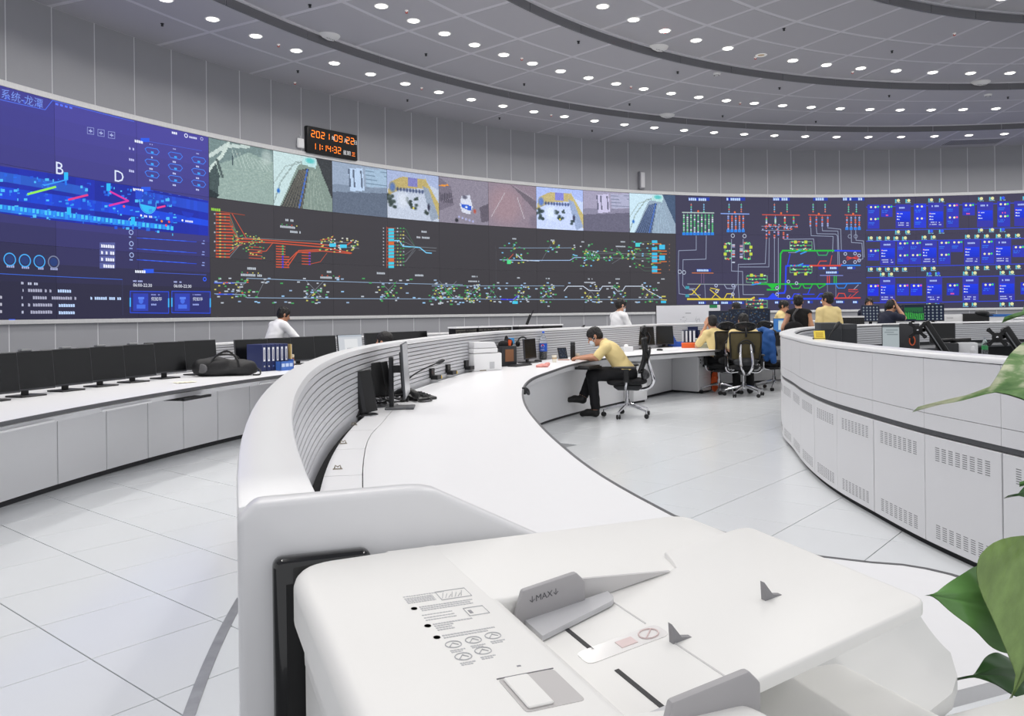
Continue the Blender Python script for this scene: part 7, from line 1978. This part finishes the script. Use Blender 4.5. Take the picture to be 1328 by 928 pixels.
# ------------------------------------------------------------------ inside the round counter
def inner(x, y, Y, z=.745):
    q = at(x, y, Y); q.z = z; return q
for i, (x, w) in enumerate(((1078, .20), (1099, .18))):
    q = inner(x, 430, 8.3)
    t = thing('computer_tower', 'black computer tower inside the round counter, %s' % ('left with a stepped top' if i == 0 else 'right beside the slats'), 'computer', q, R_(-12))
    b = MB(); b.box(-w / 2, w / 2, -.02, .40, 0, .52 if i == 0 else .505); b.build('case', mat('graphite_case', (58, 60, 64), .5), t, bevel=.006); b = MB(); b.box(-w / 2 + .01, w / 2 - .01, -.026, -.02, .02, .46); b.build('front_bezel', mat('graphite_bezel', (50, 52, 56), .45), t, bevel=.003, seg=1)
t = thing('sign_card', 'yellow label card propped on the counter rim', 'sign', G(1066, 440, 1.145) + Vector((0, .05, 0)), R_(-14))
M = RX(-32); b = MB(); b.box(-.045, .045, -.003, .003, 0, .085, M); b.build('card', mat('yellow_card', (234, 208, 76), .6), t); b = MB(); [b.box(-.03, .03, -.0042, -.003, .02 + i * .018, .028 + i * .018, M) for i in range(3)]; b.build('print', mat('card_print', (170, 140, 50), .6), t); b = MB(); b.box(-.05, .05, .0, .09, 0, .01); b.box(-.04, .04, .05, .09, 0, .06); b.build('stand', M_BLACK, t)
gooseneck('short black microphone behind the yellow card on the counter', G(1070, 440, 1.145) + Vector((.0, .2, -.4)), at(1083, 425, 7.2), base=False)
q = at(1113, 417, 12.6); a_ = aa(q)
t = thing('sticky_note', 'small yellow note stuck on the slatted inner wall top', 'note', pol(C_OUT(a_) - .08, a_, 1.146), R_(a_)); b = MB(); b.box(-.06, .06, -.11, -.105, -.05, .03); b.box(-.06, .06, -.11, 0, .0, .004); b.build('note', MATS['yellow_card'], t)
monitor('slim monitor with a pale grey page inside the round counter', inner(1156, 430, 9.2), R_(-24), w=.20, h=.30, lift=.18, kind='paper')
q = inner(1179, 430, 9.0)
t = thing('device_case', 'dark case with an orange ring inside the round counter', 'device', q, R_(-28))
b = MB(); b.box(-.10, .10, 0, .2, .0, .49); b.build('case', mat('dark_case', (52, 52, 56), .5), t, bevel=.006); b = MB(); b.tube([(.03 + .034 * cos(k) * .8, -.003, .30 + .05 * sin(k)) for k in [2 * pi * i / 20 for i in range(20)]], .007, 6, closed=True); b.build('orange_ring', mat('orange_ring', (214, 96, 56), .5), t); b = MB(); b.lathe([(.001, .003), (.026, .002), (.026, 0)], 16, T(.03, -.001, .30) @ RX(90)); b.build('fan_hub', M_BLACK, t)
def vesa(label, px, py, Y, s, rz, slab):
    c = at(px, py, Y)
    t = thing('swivel_mount', label, 'monitor mount', (c.x, c.y, .745), R_(rz))
    h = c.z - .745
    b = MB()
    for k in range(4):
        a = pi / 4 + k * pi / 2
        M = T(0, 0, h) @ Matrix.Rotation(-a, 4, 'Y')
        b.prism([(-.012 * s, -.022 * s), (.06 * s, -.014 * s), (.098 * s, -.02 * s), (.108 * s, 0), (.098 * s, .02 * s), (.06 * s, .014 * s), (-.012 * s, .022 * s)], -.005, .005, M @ RX(90))
    b.lathe([(.001, -.012), (.04 * s, -.010), (.042 * s, .01), (.001, .012)], 20, T(0, 0, h) @ RX(90))
    pl = b.build('mount_plate', M_BLACK, t, smooth=True)
    b = MB(); b.lathe([(.001, .016), (.009 * s, .015), (.009 * s, .008)], 12, T(0, 0, h) @ RX(90)); b.build('centre_bolt', M_CHROME, pl)
    b = MB(); [b.lathe([(.001, .0072), (.008 * s, .0062), (.008 * s, .004)], 10, T(.09 * s * cos(pi / 4 + k * pi / 2), 0, h + .09 * s * sin(pi / 4 + k * pi / 2)) @ RX(90)) for k in range(4)]; b.build('corner_bolt', M_DARK, pl)
    b = MB(); b.tube([(0, .01, h), (.06 * s, .06, h)], .02 * s, 8); b.build('elbow', M_BLACK, t, smooth=True)
    dx, dz = slab
    b = MB(); ang = math.degrees(math.atan2(dx, dz))
    L = math.hypot(dx, dz)
    M = T(.10 * s, .06, h - .03 * s) @ RY(90 + ang - 90)
    b.box(-.038 * s, .038 * s, -.03, .03, -.02, L, T(.08 * s, .05, h + .06 * s) @ RY(180 - math.degrees(math.atan2(dx, -dz)))); b.build('arm_slab', M_BLACK, t, bevel=.01); b = MB(); b.box(.010 * s, .02 * s, -.033, -.029, .0, L - .03, T(.08 * s, .05, h + .06 * s) @ RY(180 - math.degrees(math.atan2(dx, -dz)))); b.build('arm_trim', mat('arm_grey_trim', (120, 122, 126), .4), t)
    b = MB(); b.tube([(.08 * s + dx, .05, 0), (.08 * s + dx, .05, max(.05, h + .06 * s + dz))], .022, 10); b.build('post', M_BLACK, t); b = MB(); b.box(.08 * s + dx - .05, .08 * s + dx + .05, 0, .1, 0, .012); b.build('clamp', M_BLACK, t)
vesa('black monitor arm with bare X plate beside the orange-ring case', 1190, 428, 6.2, .78, -24, (.15, -.26))
vesa('black monitor arm with bare X plate near the hanging leaf', 1293, 437, 4.9, .68, -24, (.10, -.17))
monitor('black switched-off monitor inside the round counter in front of the slats', inner(1222, 430, 10.2), R_(-30), w=.29, h=.27, lift=.20)
q = inner(1277, 442, 9.0)
t = thing('small_bottle', 'clear small bottle with green base on the inner counter desk', 'bottle', (q.x, q.y, .745)); b = MB(); b.lathe([(.001, 0), (.03, 0), (.032, .05), (.032, .25), (.02, .29), (.012, .30), (.012, .33), (.001, .33)], 18); b.build('shell', MATS['clear_plastic'], t, smooth=True); b = MB(); b.lathe([(.0325, .19), (.0325, .235)], 18); b.build('green_label', mat('green_label', (60, 150, 90), .5), t)
q = inner(1262, 452, 6.8)
t = thing('white_marker', 'white marker pen standing among dark gear inside the counter', 'marker', (q.x, q.y, .745)); b = MB(); b.lathe([(.001, 0), (.02, 0), (.02, .30), (.014, .33), (.001, .335)], 14); b.build('barrel', M_WHITE, t, smooth=True)
b = MB(); b.lathe([(.021, .24), (.021, .30)], 14); b.build('cap', M_PANEL, t)
t = thing('dark_equipment_shelf', 'long dark equipment shelf just inside the counter rim', 'shelf', pol(C_OUT(72) - .45, 72, .745))
b = MB(); b.band(curve(C_OUT, 90, 50, 30, -.62), curve(C_OUT, 90, 50, 30, -.34), .745, 1.02); b.build('shelf_body', mat('charcoal_shelf', (52, 54, 58), .5), t, world=True); b = MB(); b.band(curve(C_OUT, 90, 50, 30, -.63), curve(C_OUT, 90, 50, 30, -.33), 1.02, 1.035); b.build('shelf_top', mat('slate_top', (70, 72, 78), .5), t, world=True)
for i, (x, y, dx) in enumerate(((1228, 441, .1), (1247, 443, .14))):
    q = inner(x, y, 8.6); t = thing('desk_telephone', ('dark phone set on the inner desk beside the small monitor', 'pale phone set next to the clear small bottle')[i], 'telephone', (q.x, q.y, .745), R_(-20)); b = MB(); b.box(-dx, dx, -.08, .08, .0, .29); b.build('body', M_DARK if i == 0 else M_PANEL, t, bevel=.01); b = MB(); b.tube([(-dx * .8, -.02, .31), (dx * .6, -.02, .32)], .022, 8); b.build('handset', M_BLACK, t, smooth=True)
# items on the far desk at the right edge
q = at(1233, 412, 16.6); t = thing('white_printer', 'low white printer on the far desk beyond the slats', 'printer', (q.x, q.y, .75), R_(-20)); b = MB(); b.box(-.24, .24, -.15, .15, 0, .52); b.build('body', M_WHITE2, t, bevel=.01); b = MB(); b.box(-.1, .02, -.152, -.15, .44, .47); b.build('badge', M_PANEL, t)
q = at(1268, 412, 16.4); t = thing('black_printer', 'black printer with cables on the far desk near the leaf', 'printer', (q.x, q.y, .75), R_(-24)); b = MB(); b.box(-.28, .28, -.15, .15, 0, .54); b.build('body', M_BLACK, t, bevel=.01); B = Blob(); B.ell((.06, -.12, .55), (.13, .08, .06), None, 'a'); B.ell((.2, -.12, .5), (.16, .06, .04), None, 'a'); soft('cable_heap', B, .014, M_DARK, t)
q = at(1297, 412, 16.2); t = thing('blue_box', 'white box with blue lid on the far desk near the leaf', 'box', (q.x, q.y, .75), R_(-24)); b = MB(); b.box(-.2, .2, -.12, .12, 0, .47); b.build('carton', M_WHITE, t, bevel=.005); b = MB(); b.box(-.2, .21, -.125, .125, .47, .52); b.build('lid', mat('blue_lid', (60, 120, 200), .5), t)
# ------------------------------------------------------------------ ceiling fittings
def ceil_pt(px, py, z):
    u, v = uv(px, py); Y = (HC - z) * F_ / v; return Vector((u / F_ * Y, Y, z))
for i, (px, py, z, rr_) in enumerate(((434, 44, 6.1, 16.02), (862, 58, 6.24, 12.62), (1266, 109, 6.24, 12.62), (862, 150, 6.1, 16.02))):
    a = aa(ceil_pt(px, py, z)); q = pol(rr_, a, z)
    t = thing('ceiling_speaker', 'half-round white ceiling speaker on the step edge, %s' % ('above the orange clock', 'at the top centre of the view', 'over the right end of the display', 'small, above the white wall speaker')[i], 'speaker', q, R_(a - 180))
    b = MB(); b.lathe([(.001, -.075), (.12, -.06), (.19, -.025), (.205, .0)], 24, None, 0, pi); b.add([(.205 * cos(k), 0, 0) for k in (0, pi)] + [(.19, 0, -.025), (-.19, 0, -.025), (.12, 0, -.06), (-.12, 0, -.06), (0, 0, -.075)], [(0, 1, 3, 2), (2, 3, 5, 4), (4, 5, 6)]); b.build('dome', mat('speaker_white', (232, 232, 232), .5), t, smooth=True); b = MB()
    for k in range(5): b.tube([(.04 * (k - 2) - .012, .06 + .01 * (k % 2), -.069), (.04 * (k - 2) + .014, .075, -.066)], .004, 4)
    b.build('slots', M_DARK, t)
spr = [(621 / 2.951, 90 / 2.951, 5.96), (1140 / 2.951, 270 / 2.951, 5.96), (400 + 341 / 2.656, 343 / 2.656, 5.96), (400 + 405 / 2.656, 185 / 2.656, 6.1), (400 + 743 / 2.656, 288 / 2.656, 6.1), (400 + 930 / 2.656, 142 / 2.656, 6.1), (400 + 658 / 2.656, 405 / 2.656, 5.96), (400 + 977 / 2.656, 448 / 2.656, 5.96), (400 + 1106 / 2.656, 357 / 2.656, 6.1), (850 + 463 / 2.778, 102 / 2.778, 6.24), (850 + 852 / 2.778, 183 / 2.778, 6.24), (850 + 447 / 2.778, 315 / 2.778, 6.1), (850 + 80 / 2.778, 258 / 2.778, 6.1), (850 + 842 / 2.778, 343 / 2.778, 6.1), (850 + 1270 / 2.778, 349 / 2.778, 6.1), (850 + 242 / 2.778, 416 / 2.778, 6.1), (850 + 578 / 2.778, 436 / 2.778, 6.1), (1186 / 2.951, 18 / 2.951, 6.1)]
def make_sprinkler(m, nm, lab, cat):
    t = thing(nm, lab, cat)
    b = MB(); b.lathe([(.028, 0), (.028, -.006), (.012, -.01), (.008, -.03), (.001, -.03)], 12); b.build('escutcheon', M_DARK if m is M_DARK else M_TRIMW, t, smooth=True)
    b = MB(); b.lathe([(.001, -.036), (.02, -.036), (.02, -.042), (.001, -.046)], 10); b.tube([(.012, 0, -.01), (.016, 0, -.038)], .004, 5); b.tube([(-.012, 0, -.01), (-.016, 0, -.038)], .004, 5); b.build('deflector', m, t)
    return t
S0 = make_sprinkler(M_DARK, 'fire_sprinkler', 'small dark fire sprinkler hanging from a grey ceiling panel', 'sprinkler')
for i, (px, py, z) in enumerate(spr):
    o = S0 if i == 0 else dup(S0, (0, 0, 0)); o.location = ceil_pt(px, py, z); o['group'] = 'dark ceiling sprinklers'
red = [(1066 / 2.951, 170 / 2.951, 5.96), (1129 / 2.951, 315 / 2.951, 5.96), (400 + 338 / 2.656, 36 / 2.656, 6.1), (400 + 735 / 2.656, 200 / 2.656, 6.1), (400 + 1111 / 2.656, 297 / 2.656, 6.1), (400 + 390 / 2.656, 302 / 2.656, 5.96), (400 + 1229 / 2.656, 106 / 2.656, 6.24), (400 + 836 / 2.656, 395 / 2.656, 5.96), (850 + 360 / 2.778, 206 / 2.778, 6.24), (850 + 1077 / 2.778, 120 / 2.778, 6.24), (850 + 305 / 2.778, 369 / 2.778, 6.1), (850 + 710 / 2.778, 258 / 2.778, 6.24)]
S1 = make_sprinkler(mat('red_bulb', (200, 60, 40), .4), 'red_sprinkler', 'tiny red-bulb ceiling sprinkler between two downlights', 'sprinkler')
for i, (px, py, z) in enumerate(red):
    o = S1 if i == 0 else dup(S1, (0, 0, 0)); o.location = ceil_pt(px, py, z); o['group'] = 'red ceiling sprinklers'
for i, (px, py, z) in enumerate(((850 + 220 / 2.778, 264 / 2.778, 6.1), (850 + 1198 / 2.778, 340 / 2.778, 6.1))):
    t = thing('smoke_detector', 'round white smoke detector on the middle ring, %s' % ('near the top centre' if i == 0 else 'close to the right edge'), 'detector', ceil_pt(px, py, z)); b = MB(); b.lathe([(.001, -.05), (.05, -.045), (.07, -.03), (.08, -.008), (.08, 0)], 20); b.build('body', MATS['speaker_white'], t, smooth=True); b = MB(); b.lathe([(.052, -.046), (.056, -.04)], 20); b.build('sensing_slot', M_DARK, t)
a0, a1 = aa(ceil_pt(1216, 190, 5.96)), aa(ceil_pt(1300, 181, 5.96))
t = thing('air_grille', 'long pale air return grille in the ceiling next to the wall', 'grille', pol(17.6, (a0 + a1) / 2, 5.96))
b = MB(); b.sector(17.25, 18.0, a0, a1, 5.952, 5.962, 10); b.build('frame', M_CSEAM, t, world=True); b = MB()
for i in range(22): s = a0 + (a1 - a0) * (i + .5) / 22; b.sector(17.3, 17.95, s - .035, s + .035, 5.948, 5.953, 1)
for j in range(7): b.sector(17.31 + j * .1, 17.325 + j * .1, a0, a1, 5.947, 5.953, 10)
b.build('louvre_grid', mat('grille_dark_grey', (104, 104, 110), .6), t, world=True)  # dark grey bars across the pale frame
